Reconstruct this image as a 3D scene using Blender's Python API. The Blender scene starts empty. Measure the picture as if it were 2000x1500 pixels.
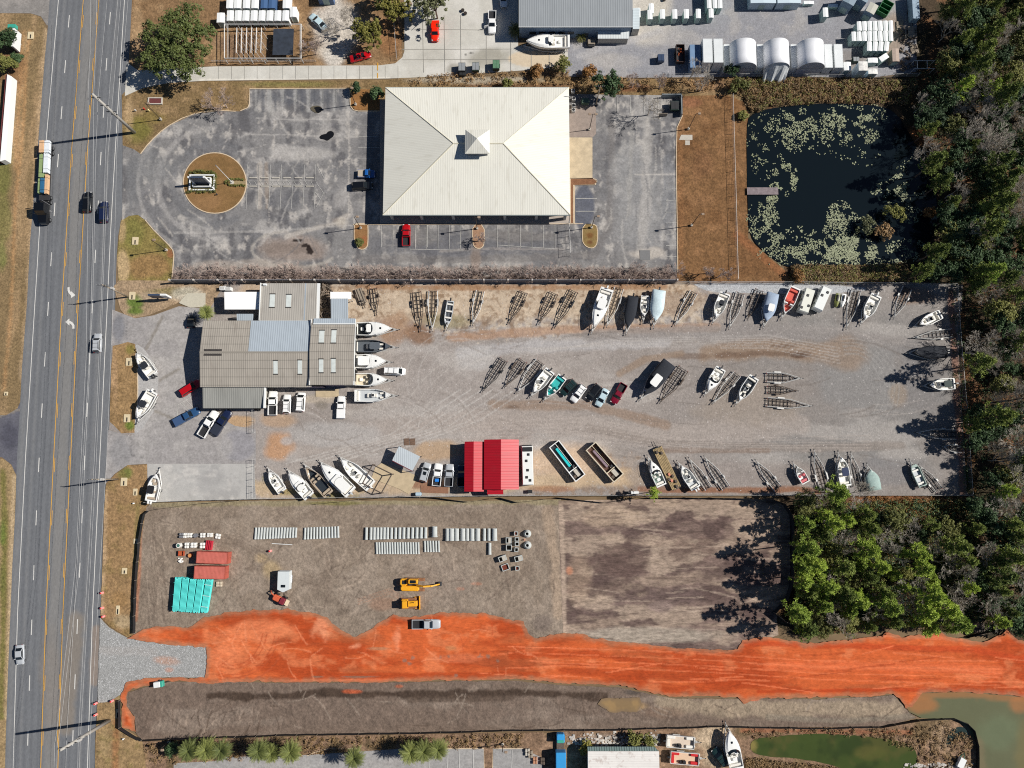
import bpy,math,random
import numpy as np
from mathutils import Vector,Matrix
from mathutils.geometry import delaunay_2d_cdt
R=math.radians
rnd=random.Random(7)
scene=bpy.context.scene
# ---------------------------------------------------------------- camera, sky, sun, exposure
CAM_H,TILT,FPX=181.0,R(6.85),1500.0
cam_d=bpy.data.cameras.new("camera");cam=bpy.data.objects.new("camera",cam_d)
scene.collection.objects.link(cam);scene.camera=cam
cam_d.sensor_fit='HORIZONTAL';cam_d.angle=2*math.atan(1000/FPX)
cam_d.clip_start=1.0;cam_d.clip_end=6000
cam.location=(0,0,CAM_H);cam.rotation_euler=(TILT,0,0)
SUN_EL,SUN_DIR=R(42),(-0.990,-0.139)      # shadows fall along SUN_DIR
w=bpy.data.worlds.new("World");scene.world=w;w.use_nodes=True
wn=w.node_tree.nodes;wl=w.node_tree.links
for n in list(wn):wn.remove(n)
wo=wn.new('ShaderNodeOutputWorld');wb=wn.new('ShaderNodeBackground');sk=wn.new('ShaderNodeTexSky')
sk.sky_type='NISHITA';sk.sun_disc=False;sk.sun_elevation=SUN_EL
sk.sun_rotation=math.atan2(-SUN_DIR[0],-SUN_DIR[1]);sk.air_density=0.7;sk.dust_density=0.1;sk.ozone_density=2.5
wb.inputs[1].default_value=0.05
wl.new(sk.outputs[0],wb.inputs[0]);wl.new(wb.outputs[0],wo.inputs[0])
sl=bpy.data.lights.new("sun",'SUN');sl.energy=5.0;sl.angle=R(0.5);sl.color=(1.0,0.955,0.89)
so=bpy.data.objects.new("sun",sl);scene.collection.objects.link(so)
so.rotation_euler=Vector((SUN_DIR[0]*math.cos(SUN_EL),SUN_DIR[1]*math.cos(SUN_EL),-math.sin(SUN_EL))).to_track_quat('-Z','Y').to_euler()
vs=scene.view_settings
scene.display_settings.display_device='sRGB'
vs.view_transform='Standard';vs.look='None';vs.gamma=1;vs.exposure=0.12;vs.use_curve_mapping=False
try:scene.cycles.max_bounces=5;scene.cycles.transparent_max_bounces=4;scene.cycles.use_denoising=False;scene.cycles.filter_width=1.1
except Exception:pass

# ---------------------------------------------------------------- helpers
CT,ST=math.cos(TILT),math.sin(TILT)
def P(px,py,z=0.0):
    """ground-plan position of a picture measurement taken at height z"""
    dx=(px-1000)/FPX;dy=(750-py)/FPX
    Y=dy*CT+ST;Z=dy*ST-CT
    t=(z-CAM_H)/Z
    return (t*dx,t*Y)
def P3(px,py,z=0.0):
    a=P(px,py,z); return Vector((a[0],a[1],z))
def C(r,g,b,k=1.0):
    f= lambda c:((c/255+0.055)/1.055)**2.4 if c>10.3 else c/255/12.92
    return (f(r)*k,f(g)*k,f(b)*k,1)

def _hash(ix,iy,seed):
    h=(ix.astype(np.int64)*374761393+iy.astype(np.int64)*668265263+seed*974634777)&0xffffffff
    h=((h^(h>>13))*1274126177)&0xffffffff
    return ((h^(h>>16))&0xffff)/65535.0
def vnoise(x,y,seed=0):
    xi=np.floor(x);yi=np.floor(y);fx=x-xi;fy=y-yi
    fx=fx*fx*(3-2*fx);fy=fy*fy*(3-2*fy)
    a=_hash(xi,yi,seed);b=_hash(xi+1,yi,seed);c=_hash(xi,yi+1,seed);d=_hash(xi+1,yi+1,seed)
    return (a*(1-fx)+b*fx)*(1-fy)+(c*(1-fx)+d*fx)*fy
def fbm(x,y,s,seed=0,o=4):
    v=0;a=0.5;t=0
    for i in range(o):
        v=v+a*vnoise(x/s,y/s,seed+i*17);t+=a;a*=0.55;s*=0.5
    return v/t

MATS={}
def mat(name,col,rough=0.6,metal=0.0,var=0.0,vscale=3.0,bump=0.0,bscale=8.0,spec=None,coat=0.0,trans=0.0,emit=None):
    if name in MATS: return MATS[name]
    m=bpy.data.materials.new(name);m.use_nodes=True;MATS[name]=m
    nt=m.node_tree;b=nt.nodes['Principled BSDF']
    b.inputs['Roughness'].default_value=rough;b.inputs['Metallic'].default_value=metal
    if spec is not None:b.inputs['Specular IOR Level'].default_value=spec
    if coat:b.inputs['Coat Weight'].default_value=coat
    col=tuple(col[:3])+(1,)
    b.inputs['Base Color'].default_value=col
    if var or bump:
        tc=nt.nodes.new('ShaderNodeTexCoord');nz=nt.nodes.new('ShaderNodeTexNoise')
        nz.inputs['Scale'].default_value=vscale;nz.inputs['Detail'].default_value=6;nz.inputs['Roughness'].default_value=0.65
        nt.links.new(tc.outputs['Object'],nz.inputs['Vector'])
        if var:
            mr=nt.nodes.new('ShaderNodeMapRange');mr.inputs[1].default_value=0.3;mr.inputs[2].default_value=0.7
            mr.inputs[3].default_value=1-var;mr.inputs[4].default_value=1+var*0.6
            mx=nt.nodes.new('ShaderNodeMix');mx.data_type='RGBA';mx.blend_type='MULTIPLY';mx.inputs[0].default_value=1
            mx.inputs[6].default_value=col
            nt.links.new(nz.outputs['Fac'],mr.inputs[0]);nt.links.new(mr.outputs[0],mx.inputs[7]);nt.links.new(mx.outputs[2],b.inputs['Base Color'])
        if bump:
            n2=nt.nodes.new('ShaderNodeTexNoise');n2.inputs['Scale'].default_value=bscale;n2.inputs['Detail'].default_value=4
            nt.links.new(tc.outputs['Object'],n2.inputs['Vector'])
            bp=nt.nodes.new('ShaderNodeBump');bp.inputs['Strength'].default_value=bump;bp.inputs['Distance'].default_value=0.1
            nt.links.new(n2.outputs['Fac'],bp.inputs['Height']);nt.links.new(bp.outputs[0],b.inputs['Normal'])
    return m
def rib_mat(name,col,axis=0,pitch=0.4,depth=0.25,rough=0.45,var=0.12,metal=0.0,stain=None,stain_amt=0.5,vstretch=(1,1),seam=0.0,cross=0.0):
    """ribbed sheet metal: ribs as relief plus a narrow darker seam, weathered by noise"""
    if name in MATS: return MATS[name]
    m=bpy.data.materials.new(name);m.use_nodes=True;MATS[name]=m
    nt=m.node_tree;N=nt.nodes;L=nt.links;b=N['Principled BSDF']
    b.inputs['Roughness'].default_value=rough;b.inputs['Metallic'].default_value=metal
    tc=N.new('ShaderNodeTexCoord');sp=N.new('ShaderNodeSeparateXYZ');L.new(tc.outputs['Object'],sp.inputs[0])
    mm=N.new('ShaderNodeMath');mm.operation='MULTIPLY';mm.inputs[1].default_value=1/pitch;L.new(sp.outputs[axis],mm.inputs[0])
    fr=N.new('ShaderNodeMath');fr.operation='PINGPONG';fr.inputs[1].default_value=0.5;L.new(mm.outputs[0],fr.inputs[0])
    cr=N.new('ShaderNodeMapRange');cr.inputs[1].default_value=0.12;cr.inputs[2].default_value=0.3;cr.interpolation_type='SMOOTHSTEP';L.new(fr.outputs[0],cr.inputs[0])
    mp=N.new('ShaderNodeMapping');mp.inputs['Scale'].default_value=(vstretch[0],vstretch[1],1);L.new(tc.outputs['Object'],mp.inputs[0])
    nz=N.new('ShaderNodeTexNoise');nz.inputs['Scale'].default_value=0.35;nz.inputs['Detail'].default_value=7;nz.inputs['Roughness'].default_value=0.7;L.new(mp.outputs[0],nz.inputs['Vector'])
    mr=N.new('ShaderNodeMapRange');mr.inputs[1].default_value=0.3;mr.inputs[2].default_value=0.7;mr.inputs[3].default_value=1-var;mr.inputs[4].default_value=1+var*0.5;L.new(nz.outputs['Fac'],mr.inputs[0])
    mx=N.new('ShaderNodeMix');mx.data_type='RGBA';mx.blend_type='MULTIPLY';mx.inputs[0].default_value=1;mx.inputs[6].default_value=tuple(col[:3])+(1,);L.new(mr.outputs[0],mx.inputs[7])
    last=mx.outputs[2]
    if seam:
        s2=N.new('ShaderNodeMapRange');s2.inputs[1].default_value=0.1;s2.inputs[2].default_value=0.22;s2.inputs[3].default_value=1-seam;s2.inputs[4].default_value=1;L.new(fr.outputs[0],s2.inputs[0])
        m4=N.new('ShaderNodeMix');m4.data_type='RGBA';m4.blend_type='MULTIPLY';m4.inputs[0].default_value=1;L.new(last,m4.inputs[6]);L.new(s2.outputs[0],m4.inputs[7]);last=m4.outputs[2]
    if cross:
        c1=N.new('ShaderNodeMath');c1.operation='MULTIPLY';c1.inputs[1].default_value=1/cross;L.new(sp.outputs[1-axis],c1.inputs[0])
        c2=N.new('ShaderNodeMath');c2.operation='PINGPONG';c2.inputs[1].default_value=0.5;L.new(c1.outputs[0],c2.inputs[0])
        c3=N.new('ShaderNodeMapRange');c3.inputs[1].default_value=0.02;c3.inputs[2].default_value=0.07;c3.inputs[3].default_value=.72;c3.inputs[4].default_value=1;L.new(c2.outputs[0],c3.inputs[0])
        c4=N.new('ShaderNodeMix');c4.data_type='RGBA';c4.blend_type='MULTIPLY';c4.inputs[0].default_value=1;L.new(last,c4.inputs[6]);L.new(c3.outputs[0],c4.inputs[7]);last=c4.outputs[2]
    if stain:
        n3=N.new('ShaderNodeTexNoise');n3.inputs['Scale'].default_value=0.9;n3.inputs['Detail'].default_value=6;L.new(mp.outputs[0],n3.inputs['Vector'])
        r3=N.new('ShaderNodeMapRange');r3.inputs[1].default_value=0.56;r3.inputs[2].default_value=0.72;r3.inputs[4].default_value=stain_amt;L.new(n3.outputs['Fac'],r3.inputs[0])
        m3=N.new('ShaderNodeMix');m3.data_type='RGBA';m3.inputs[7].default_value=tuple(stain[:3])+(1,);L.new(r3.outputs[0],m3.inputs[0]);L.new(last,m3.inputs[6]);last=m3.outputs[2]
    L.new(last,b.inputs['Base Color'])
    bp=N.new('ShaderNodeBump');bp.inputs['Strength'].default_value=depth;bp.inputs['Distance'].default_value=0.05;bp.invert=True
    L.new(cr.outputs[0],bp.inputs['Height']);L.new(bp.outputs[0],b.inputs['Normal'])
    return m
def soil_mat(name,fine=0.25,fscale=6.0,mid=0.18,mscale=0.9,bump=0.4,bscale=5.0,stretch=(1,1),speck=0.0,speck_col=(0.5,0.5,0.5),speck_scale=9.0,rough=0.95,wet=0.0):
    """ground shader: its own ground colour from the 'Col' attribute, broken up by fine noise and relief"""
    if name in MATS: return MATS[name]
    m=bpy.data.materials.new(name);m.use_nodes=True;MATS[name]=m
    nt=m.node_tree;N=nt.nodes;L=nt.links;b=N['Principled BSDF']
    b.inputs['Roughness'].default_value=rough;b.inputs['Specular IOR Level'].default_value=0.2
    at=N.new('ShaderNodeAttribute');at.attribute_name='Col'
    tc=N.new('ShaderNodeTexCoord');mp=N.new('ShaderNodeMapping');mp.inputs['Scale'].default_value=(stretch[0],stretch[1],1);L.new(tc.outputs['Object'],mp.inputs[0])
    last=at.outputs['Color'];nf=None
    for sc,amt,dt in ((fscale,fine,3),(mscale,mid,6)):
        nz=N.new('ShaderNodeTexNoise');nz.inputs['Scale'].default_value=sc;nz.inputs['Detail'].default_value=dt;nz.inputs['Roughness'].default_value=0.7
        L.new(mp.outputs[0],nz.inputs['Vector']);nf=nf or nz
        mr=N.new('ShaderNodeMapRange');mr.inputs[1].default_value=0.28;mr.inputs[2].default_value=0.72;mr.inputs[3].default_value=1-amt;mr.inputs[4].default_value=1+amt;L.new(nz.outputs['Fac'],mr.inputs[0])
        mx=N.new('ShaderNodeMix');mx.data_type='RGBA';mx.blend_type='MULTIPLY';mx.inputs[0].default_value=1
        L.new(last,mx.inputs[6]);L.new(mr.outputs[0],mx.inputs[7]);last=mx.outputs[2]
    if speck:
        vo=N.new('ShaderNodeTexVoronoi');vo.inputs['Scale'].default_value=speck_scale;L.new(tc.outputs['Object'],vo.inputs['Vector'])
        sx=N.new('ShaderNodeSeparateColor');L.new(vo.outputs['Color'],sx.inputs[0])
        r3=N.new('ShaderNodeMapRange');r3.inputs[1].default_value=1-speck;r3.inputs[2].default_value=1.0;r3.inputs[4].default_value=0.8;L.new(sx.outputs[0],r3.inputs[0])
        m3=N.new('ShaderNodeMix');m3.data_type='RGBA';m3.inputs[7].default_value=tuple(speck_col[:3])+(1,);L.new(r3.outputs[0],m3.inputs[0]);L.new(last,m3.inputs[6]);last=m3.outputs[2]
    L.new(last,b.inputs['Base Color'])
    if bump:
        n2=N.new('ShaderNodeTexNoise');n2.inputs['Scale'].default_value=bscale;n2.inputs['Detail'].default_value=5;n2.inputs['Roughness'].default_value=0.6;L.new(mp.outputs[0],n2.inputs['Vector'])
        bp=N.new('ShaderNodeBump');bp.inputs['Strength'].default_value=bump;bp.inputs['Distance'].default_value=0.15
        L.new(n2.outputs['Fac'],bp.inputs['Height']);L.new(bp.outputs[0],b.inputs['Normal'])
    return m

class MB:
    def __init__(s):s.v=[];s.f=[]
    def add(s,vs,fs):
        o=len(s.v);s.v+=[tuple(v) for v in vs];s.f+=[tuple(i+o for i in f) for f in fs]; return s
    def box(s,x0,x1,y0,y1,z0,z1,rot=0,c=None):
        vs=[(x,y,z) for z in (z0,z1) for x,y in ((x0,y0),(x1,y0),(x1,y1),(x0,y1))]
        if rot:
            cx,cy=c if c else ((x0+x1)/2,(y0+y1)/2);a,b=math.cos(rot),math.sin(rot)
            vs=[(cx+(x-cx)*a-(y-cy)*b,cy+(x-cx)*b+(y-cy)*a,z) for x,y,z in vs]
        return s.add(vs,[(3,2,1,0),(4,5,6,7),(0,1,5,4),(1,2,6,5),(2,3,7,6),(3,0,4,7)])
    def prism(s,poly,z0,z1,top=1.0):
        n=len(poly);cx=sum(p[0] for p in poly)/n;cy=sum(p[1] for p in poly)/n
        ar=sum(poly[i][0]*poly[(i+1)%n][1]-poly[(i+1)%n][0]*poly[i][1] for i in range(n))
        if ar<0:poly=poly[::-1]
        vs=[(p[0],p[1],z0) for p in poly]+[(cx+(p[0]-cx)*top,cy+(p[1]-cy)*top,z1) for p in poly]
        return s.add(vs,[tuple(range(n))[::-1],tuple(range(n,2*n))]+[(i,(i+1)%n,n+(i+1)%n,n+i) for i in range(n)])
    def rbox(s,x0,x1,y0,y1,z0,z1,r=0.1,t=0.05):
        """box with chamfered upright edges and a softened top"""
        def ring(d):
            a,b,c,e=x0+d,x1-d,y0+d,y1-d;q=max(r-d*.4,.01)
            return [(a+q,c),(b-q,c),(b,c+q),(b,e-q),(b-q,e),(a+q,e),(a,e-q),(a,c+q)]
        r=min(r,(x1-x0)*.45,(y1-y0)*.45);t=min(t,(x1-x0)*.3,(y1-y0)*.3)
        return s.loft([[(x,y,z0) for x,y in ring(0)],[(x,y,z1-t) for x,y in ring(0)],[(x,y,z1) for x,y in ring(t)]],True,True,True)
    def loft(s,rings,closed=True,cap0=False,cap1=False):
        n=len(rings[0]);vs=[p for r in rings for p in r];fs=[]
        for k in range(len(rings)-1):
            for i in range(n if closed else n-1):
                j=(i+1)%n;fs.append((k*n+i,k*n+j,(k+1)*n+j,(k+1)*n+i))
        if cap0:fs.append(tuple(range(n))[::-1])
        if cap1:fs.append(tuple((len(rings)-1)*n+i for i in range(n)))
        return s.add(vs,fs)
    def tube(s,pts,r,n=6,r1=None,caps=True):
        pts=[Vector(p) for p in pts];rings=[]
        for i,p in enumerate(pts):
            d=(pts[min(i+1,len(pts)-1)]-pts[max(i-1,0)]);d=d.normalized() if d.length>1e-6 else Vector((0,0,1))
            u=d.cross(Vector((0,0,1)) if abs(d.z)<.95 else Vector((1,0,0))).normalized();v=d.cross(u)
            rr=r if r1 is None else r+(r1-r)*i/max(1,len(pts)-1)
            rings.append([tuple(p+(u*math.cos(2*math.pi*k/n)+v*math.sin(2*math.pi*k/n))*rr) for k in range(n)])
        return s.loft(rings,True,caps,caps)
    def cyl(s,x,y,z0,z1,r,n=12,r1=None): return s.tube([(x,y,z0),(x,y,z1)],r,n,r1)
    def build(s,name,m,parent=None,smooth=False,loc=None,rotz=0):
        me=bpy.data.meshes.new(name);me.from_pydata(s.v,[],s.f);me.update()
        if smooth:
            me.polygons.foreach_set('use_smooth',[True]*len(me.polygons))
        o=bpy.data.objects.new(name,me);scene.collection.objects.link(o)
        me.materials.append(m)
        if parent:o.parent=parent
        if loc is not None:o.location=loc
        if rotz:o.rotation_euler=(0,0,rotz)
        return o
def thing(name,label,cat,loc=(0,0,0),rotz=0,group=None):
    o=bpy.data.objects.new(name,None);scene.collection.objects.link(o);o.empty_display_size=0.3
    o.location=loc if len(loc)==3 else (loc[0],loc[1],0);o.rotation_euler=(0,0,rotz)
    return tag(o,label,cat,group)
def tag(o,label,cat,group=None):
    o['label']=label;o['category']=cat
    if group:o['group']=group
    return o
def dup(root,loc,rotz=0,label=None,group=None,scale=None):
    r=root.copy();scene.collection.objects.link(r);r.location=loc if len(loc)==3 else (loc[0],loc[1],0);r.rotation_euler=(0,0,rotz)
    if scale:r.scale=scale
    if label:r['label']=label
    if group:r['group']=group
    for ch in list(root.children):
        c=ch.copy();scene.collection.objects.link(c);c.parent=r
        for g in list(ch.children):
            d=g.copy();scene.collection.objects.link(d);d.parent=c
    return r
def sharemesh(o,name,parent,loc=(0,0,0),rot=(0,0,0)):
    c=bpy.data.objects.new(name,o.data);scene.collection.objects.link(c);c.parent=parent;c.location=loc;c.rotation_euler=rot
    return c
def struct(o):o['kind']='structure'; return o

# shared materials
M_GLASS=mat('dark_glass',(0.012,0.016,0.02),0.08,spec=0.6)
M_BLACK=mat('black_rubber',(0.012,0.012,0.013),0.8)
M_BPLAST=mat('black_plastic',(0.02,0.02,0.022),0.45)
M_CHROME=mat('bright_metal',(0.6,0.6,0.62),0.3,metal=0.9)
M_GALV=mat('galvanised_steel',C(200,199,195),0.5,metal=0.2,var=0.2)
M_RUSTY=mat('dull_rusty_steel',C(96,84,74),0.8,var=0.4)
M_DSTEEL=mat('dark_painted_steel',C(52,52,54),0.6,var=0.3)
M_WOODP=mat('weathered_wood',C(150,138,122),0.9,var=0.3)
M_CONC=mat('pale_concrete',C(186,180,168),0.9,var=0.15,vscale=1.5)
M_WHITE=mat('white_gelcoat',C(236,236,232),0.3,var=0.04,coat=0.3)
M_LAMPR=mat('red_lamp_lens',(0.35,0.01,0.012),0.25)
M_LAMPW=mat('clear_lamp_lens',(0.6,0.6,0.58),0.15)
# ---------------------------------------------------------------- ground sheets
def proj(x,y,z=0.0):
    """picture measurement of a ground point (only used to look up where a stain or track was measured)"""
    X=x;Yc=y*CT+(z-CAM_H)*ST;Zc=-y*ST+(z-CAM_H)*CT
    return 1000+FPX*X/-Zc,750-FPX*Yc/-Zc
def sstep(a,b,x):
    t=np.clip((x-a)/(b-a),0,1); return t*t*(3-2*t)
def lerpc(c,col,m):
    return c+(np.array(col[:3])-c)*m[:,None]
def blob(cx,cy,rx,ry,col,st=1.0,rot=0.0,soft=0.5,nz=0.35,ns=5.0,seed=3):
    def f(k,c):
        a,b=math.cos(R(rot)),math.sin(R(rot));dx=k['px']-cx;dy=k['py']-cy
        d=np.sqrt(((dx*a+dy*b)/rx)**2+((-dx*b+dy*a)/ry)**2)
        near=d<1.6
        if near.any():
            d=d+(fbm(k['x'],k['y'],ns,seed)-0.5)*2*nz
            c=lerpc(c,col,sstep(1,1-soft,d)*st)
        return c
    return f
def stroke(pts,wd,col,st=1.0,soft=0.6,nz=0.3,ns=3.0,seed=5):
    def f(k,c):
        px,py=k['px'],k['py'];best=np.full(px.shape,1e9)
        for (ax,ay),(bx,by) in zip(pts,pts[1:]):
            dx,dy=bx-ax,by-ay;l2=dx*dx+dy*dy+1e-9
            t=np.clip(((px-ax)*dx+(py-ay)*dy)/l2,0,1)
            best=np.minimum(best,np.hypot(px-ax-t*dx,py-ay-t*dy))
        d=best/wd
        sel=d<2
        m=np.zeros(px.shape)
        if sel.any():
            m[sel]=sstep(1,1-soft,d[sel]+(fbm(k['x'][sel],k['y'][sel],ns,seed)-.5)*2*nz)*st
        return lerpc(c,col,m)
    return f
def arc(cx,cy,rx,ry,a0,a1,n=18):
    return [(cx+rx*math.cos(R(a0+(a1-a0)*i/n)),cy-ry*math.sin(R(a0+(a1-a0)*i/n))) for i in range(n+1)]
def noisecol(col,st,s,lo,hi,seed=9,sx=1.0,sy=1.0,o=4):
    def f(k,c):
        return lerpc(c,col,sstep(lo,hi,fbm(k['x']/sx,k['y']/sy,s,seed,o))*st)
    return f
def inside(x,y,poly):
    r=np.zeros(x.shape,bool);n=len(poly);j=n-1
    for i in range(n):
        xi,yi=poly[i];xj,yj=poly[j]
        if yi!=yj:
            r^=((yi>y)!=(yj>y))&(x<(xj-xi)*(y-yi)/(yj-yi)+xi)
        j=i
    return r
def edgedist(x,y,poly):
    d=np.full(x.shape,1e9);n=len(poly)
    for i in range(n):
        ax,ay=poly[i];bx,by=poly[(i+1)%n];dx,dy=bx-ax,by-ay
        t=np.clip(((x-ax)*dx+(y-ay)*dy)/(dx*dx+dy*dy+1e-12),0,1)
        d=np.minimum(d,np.hypot(x-ax-t*dx,y-ay-t*dy))
    return d
def chaikin(p,n=2):
    for _ in range(n):
        q=[]
        for i in range(len(p)):
            a,b=p[i],p[(i+1)%len(p)]
            q+=[(a[0]*.75+b[0]*.25,a[1]*.75+b[1]*.25),(a[0]*.25+b[0]*.75,a[1]*.25+b[1]*.75)]
        p=q
    return p
ZL=[0.0]
def sheet(name,poly,base,m,ops=(),step=0.6,rough=0.0,rs=2.0,smooth=0,relief=0.0,reliefs=4.0,z=None,edge=None,seed=1,ztop=None,var=0.0):
    """one ground surface: outline measured in the picture, laid on the ground, with its own colours per vertex"""
    if z is None:ZL[0]+=0.007;z=ZL[0]
    if smooth:poly=chaikin(poly,smooth)
    wp=[P(*p) for p in poly];out=[]
    for i in range(len(wp)):
        a,b=wp[i],wp[(i+1)%len(wp)];d=math.dist(a,b);n=max(1,int(d/max(step,.4)))
        for k in range(n):out.append((a[0]+(b[0]-a[0])*k/n,a[1]+(b[1]-a[1])*k/n))
    if rough:
        xs=np.array([p[0] for p in out]);ys=np.array([p[1] for p in out])
        ox=(fbm(xs,ys,rs,seed+40)-.5)*2*rough;oy=(fbm(xs,ys,rs,seed+60)-.5)*2*rough
        out=list(zip(xs+ox,ys+oy))
    xs=[p[0] for p in out];ys=[p[1] for p in out]
    gx,gy=np.meshgrid(np.arange(min(xs),max(xs),step),np.arange(min(ys),max(ys),step*.87))
    gx=gx+(np.arange(gx.shape[0])%2)[:,None]*step*.5
    gx=gx.ravel();gy=gy.ravel()
    rr=np.random.RandomState(seed);gx=gx+rr.uniform(-.15,.15,gx.shape)*step;gy=gy+rr.uniform(-.15,.15,gy.shape)*step
    ins=inside(gx,gy,out);gx,gy=gx[ins],gy[ins]
    if len(out)*len(gx)<6e7:
        ok=edgedist(gx,gy,out)>step*.4;gx,gy=gx[ok],gy[ok]
    V=[Vector(p) for p in out]+[Vector(p) for p in zip(gx,gy)]
    nb=len(out)
    r=delaunay_2d_cdt(V,[(i,(i+1)%nb) for i in range(nb)],[list(range(nb))],1,1e-6)
    vx=np.array([v[0] for v in r[0]]);vy=np.array([v[1] for v in r[0]])
    px,py=proj(vx,vy)
    k=dict(x=vx,y=vy,px=px,py=py)
    zz=np.full(vx.shape,z)
    if relief or edge:
        so=out[::max(1,len(out)//400)]
        k['ed']=edgedist(vx,vy,so)
    if relief:zz=zz+relief*fbm(vx,vy,reliefs,seed+5)*sstep(0.3,2.5,k['ed'])
    col=np.tile(np.array(base[:3]),(len(vx),1))
    if var:col=col*(1+(fbm(vx,vy,5,seed+2)-.5)[:,None]*2*var)
    for op in ops:col=op(k,col)
    if edge:
        col=lerpc(col,edge[0],sstep(edge[1],0,k['ed']+(fbm(vx,vy,1.5,4)-.5)*edge[1])*edge[2])
    me=bpy.data.meshes.new(name);me.from_pydata(np.stack([vx,vy,zz],1).tolist(),[],r[2]);me.update()
    ca=me.color_attributes.new('Col','FLOAT_COLOR','POINT')
    ca.data.foreach_set('color',np.concatenate([np.clip(col,0,1),np.ones((len(vx),1))],1).astype(np.float32).ravel())
    if me.polygons and me.polygons[0].normal.z<0:me.flip_normals()
    o=bpy.data.objects.new(name,me);scene.collection.objects.link(o);me.materials.append(m)
    return struct(o)

S_ASPH=soil_mat('asphalt_road',.13,3,.08,.5,.12,8,(1,.35))
S_LOT=soil_mat('worn_asphalt',.2,2.2,.2,.6,.15,8)
S_GRASS=soil_mat('dry_grass',.42,2.0,.3,.6,.8,2.6)
S_GRAV=soil_mat('crushed_gravel',.19,2.4,.14,.8,.5,3,speck=.012,speck_col=C(196,190,186),speck_scale=5)
S_ROCK=soil_mat('coarse_grey_stone',.4,4.5,.12,1.0,.7,4.5,speck=.16,speck_col=C(200,200,200),speck_scale=5)
S_SOIL=soil_mat('graded_soil',.25,2.0,.2,.5,.9,1.6)
S_CLEAR=soil_mat('cleared_soil',.4,2.0,.24,.7,.9,2.2,(.4,1.2))
S_CLAY=soil_mat('red_clay',.2,2.2,.18,.7,.7,2.0,(.4,1.2))
S_CONC=soil_mat('concrete_slab',.08,3,.1,.5,.05,6)
S_LITTER=soil_mat('leaf_litter',.5,2,.35,.6,.8,2.5)

M_MUDW=soil_mat('muddy_water',.02,2,.06,.2,.02,2,rough=.12)
# one ground sheet out to the horizon
g=MB().add([(-2500,-2500,0),(2500,-2500,0),(2500,2500,0),(-2500,2500,0)],[(0,1,2,3)]).build('ground',mat('dry_field',C(120,100,74),.95,var=.3,vscale=.15))
struct(g)

BR=C(128,108,78);BRL=C(168,140,106);GR=C(108,110,58);DKB=C(92,72,52);GRN=C(88,112,44)
# left verge of the highway
sheet('roadside_verge',[(-150,27),(62,27),(80,34),(93,60),(90,110),(81,210),(74,300),(67,390),(60,470),(54,590),(44,720),(40,785),(33,800),(10,812),(-150,815)],BR,S_GRASS,
      [noisecol(BRL,.55,4,.5,.7,sx=.6,sy=3),blob(20,130,40,60,C(128,92,62),.6),blob(5,330,26,55,GR,.75),blob(8,430,20,60,GR,.6),blob(3,500,14,40,GRN,.5),
       stroke([(60,60),(52,110),(45,250),(30,400),(22,600),(8,760)],4,C(172,132,90),.6),stroke([(46,60),(38,200),(30,330)],4,C(165,125,84),.45),stroke([(92,60),(78,240),(68,385),(56,590),(44,740)],9,C(186,160,128),.55,nz=.5)],.7,.25,seed=2)
sheet('roadside_verge',[(-150,896),(6,896),(24,910),(32,930),(30,1000),(25,1100),(21,1200),(16,1320),(12,1460),(9,1600),(-150,1600)],C(150,128,94),S_GRASS,
      [stroke([(6,920),(9,1030),(7,1200),(2,1400)],7,C(106,104,52),.8,nz=.5),blob(5,1040,8,30,GRN,.6),blob(4,1130,9,40,C(96,100,50),.6),stroke([(28,930),(22,1100),(14,1400)],5,C(190,168,136),.7)],.6,.2,seed=3)
sheet('side_street',[(-150,-90),(110,-90),(110,40),(92,50),(80,32),(60,26),(-150,25)],C(134,130,126),S_LOT,[noisecol(C(160,154,148),.5,4,.5,.7)],.8)
sheet('driveway',[(-150,810),(12,811),(34,798),(42,780),(60,780),(45,940),(31,926),(22,907),(4,893),(-150,892)],C(96,96,104),S_LOT,[blob(20,850,26,40,C(76,76,86),.8),stroke([(0,812),(38,800)],3,C(150,140,124),.6)],.6)
# highway
LE=[(118,-110),(97,0),(93,60),(88,110),(80,210),(73,300),(66,390),(59,470),(53,590),(43,720),(39,800),(33,900),(30,1000),(24.5,1100),(20.5,1200),(15.5,1320),(11,1460),(8,1620)]
RE=[(276,-110),(258,0),(254,80),(250,150),(246,190),(242,280),(239,420),(231,460),(228,500),(225,600),(221,680),(217,740),(214,830),(208,945),(204,1000),(200,1130),(196.5,1200),(192,1320),(189,1400),(186,1500),(184,1620)]
LW=[(122,-110),(114.4,0),(90.5,274),(78,440),(68,600),(49.8,900),(34.6,1200),(26,1500),(22,1620)]
RW=[(255,-110),(243.4,0),(225,300),(217,440),(209.6,600),(195,900),(181,1200),(171,1500),(166,1620)]
LY=[(173,-110),(163,0),(140,296),(121,596),(105,896),(90,1196),(80,1496),(75,1620)]
RY=[(206,-110),(193.6,0),(171,298),(153,598),(138,898),(123.2,1198),(113.4,1498),(109,1620)]
LD=[(139,-6),(131,85),(117,265),(104,450),(95,590),(85,750),(76,910),(66,1120),(58,1330),(54.6,1450),(52,1560)]
RD=[(222,-70),(215.5,30),(208,126),(197,310),(186.5,500),(175,700),(166,890),(156,1112),(146.6,1332),(142.6,1440),(140,1560)]
def xat(pl,y):
    for (xa,ya),(xb,yb) in zip(pl,pl[1:]):
        if ya<=y<=yb: return xa+(xb-xa)*(y-ya)/(yb-ya)
    return pl[-1][0]
AS=C(111,113,116);ASL=C(124,124,124);ASD=C(96,98,102)
def lane(a,b,t): return [(xat(a,y)+(xat(b,y)-xat(a,y))*t,y) for y in range(-100,1601,100)]
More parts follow.
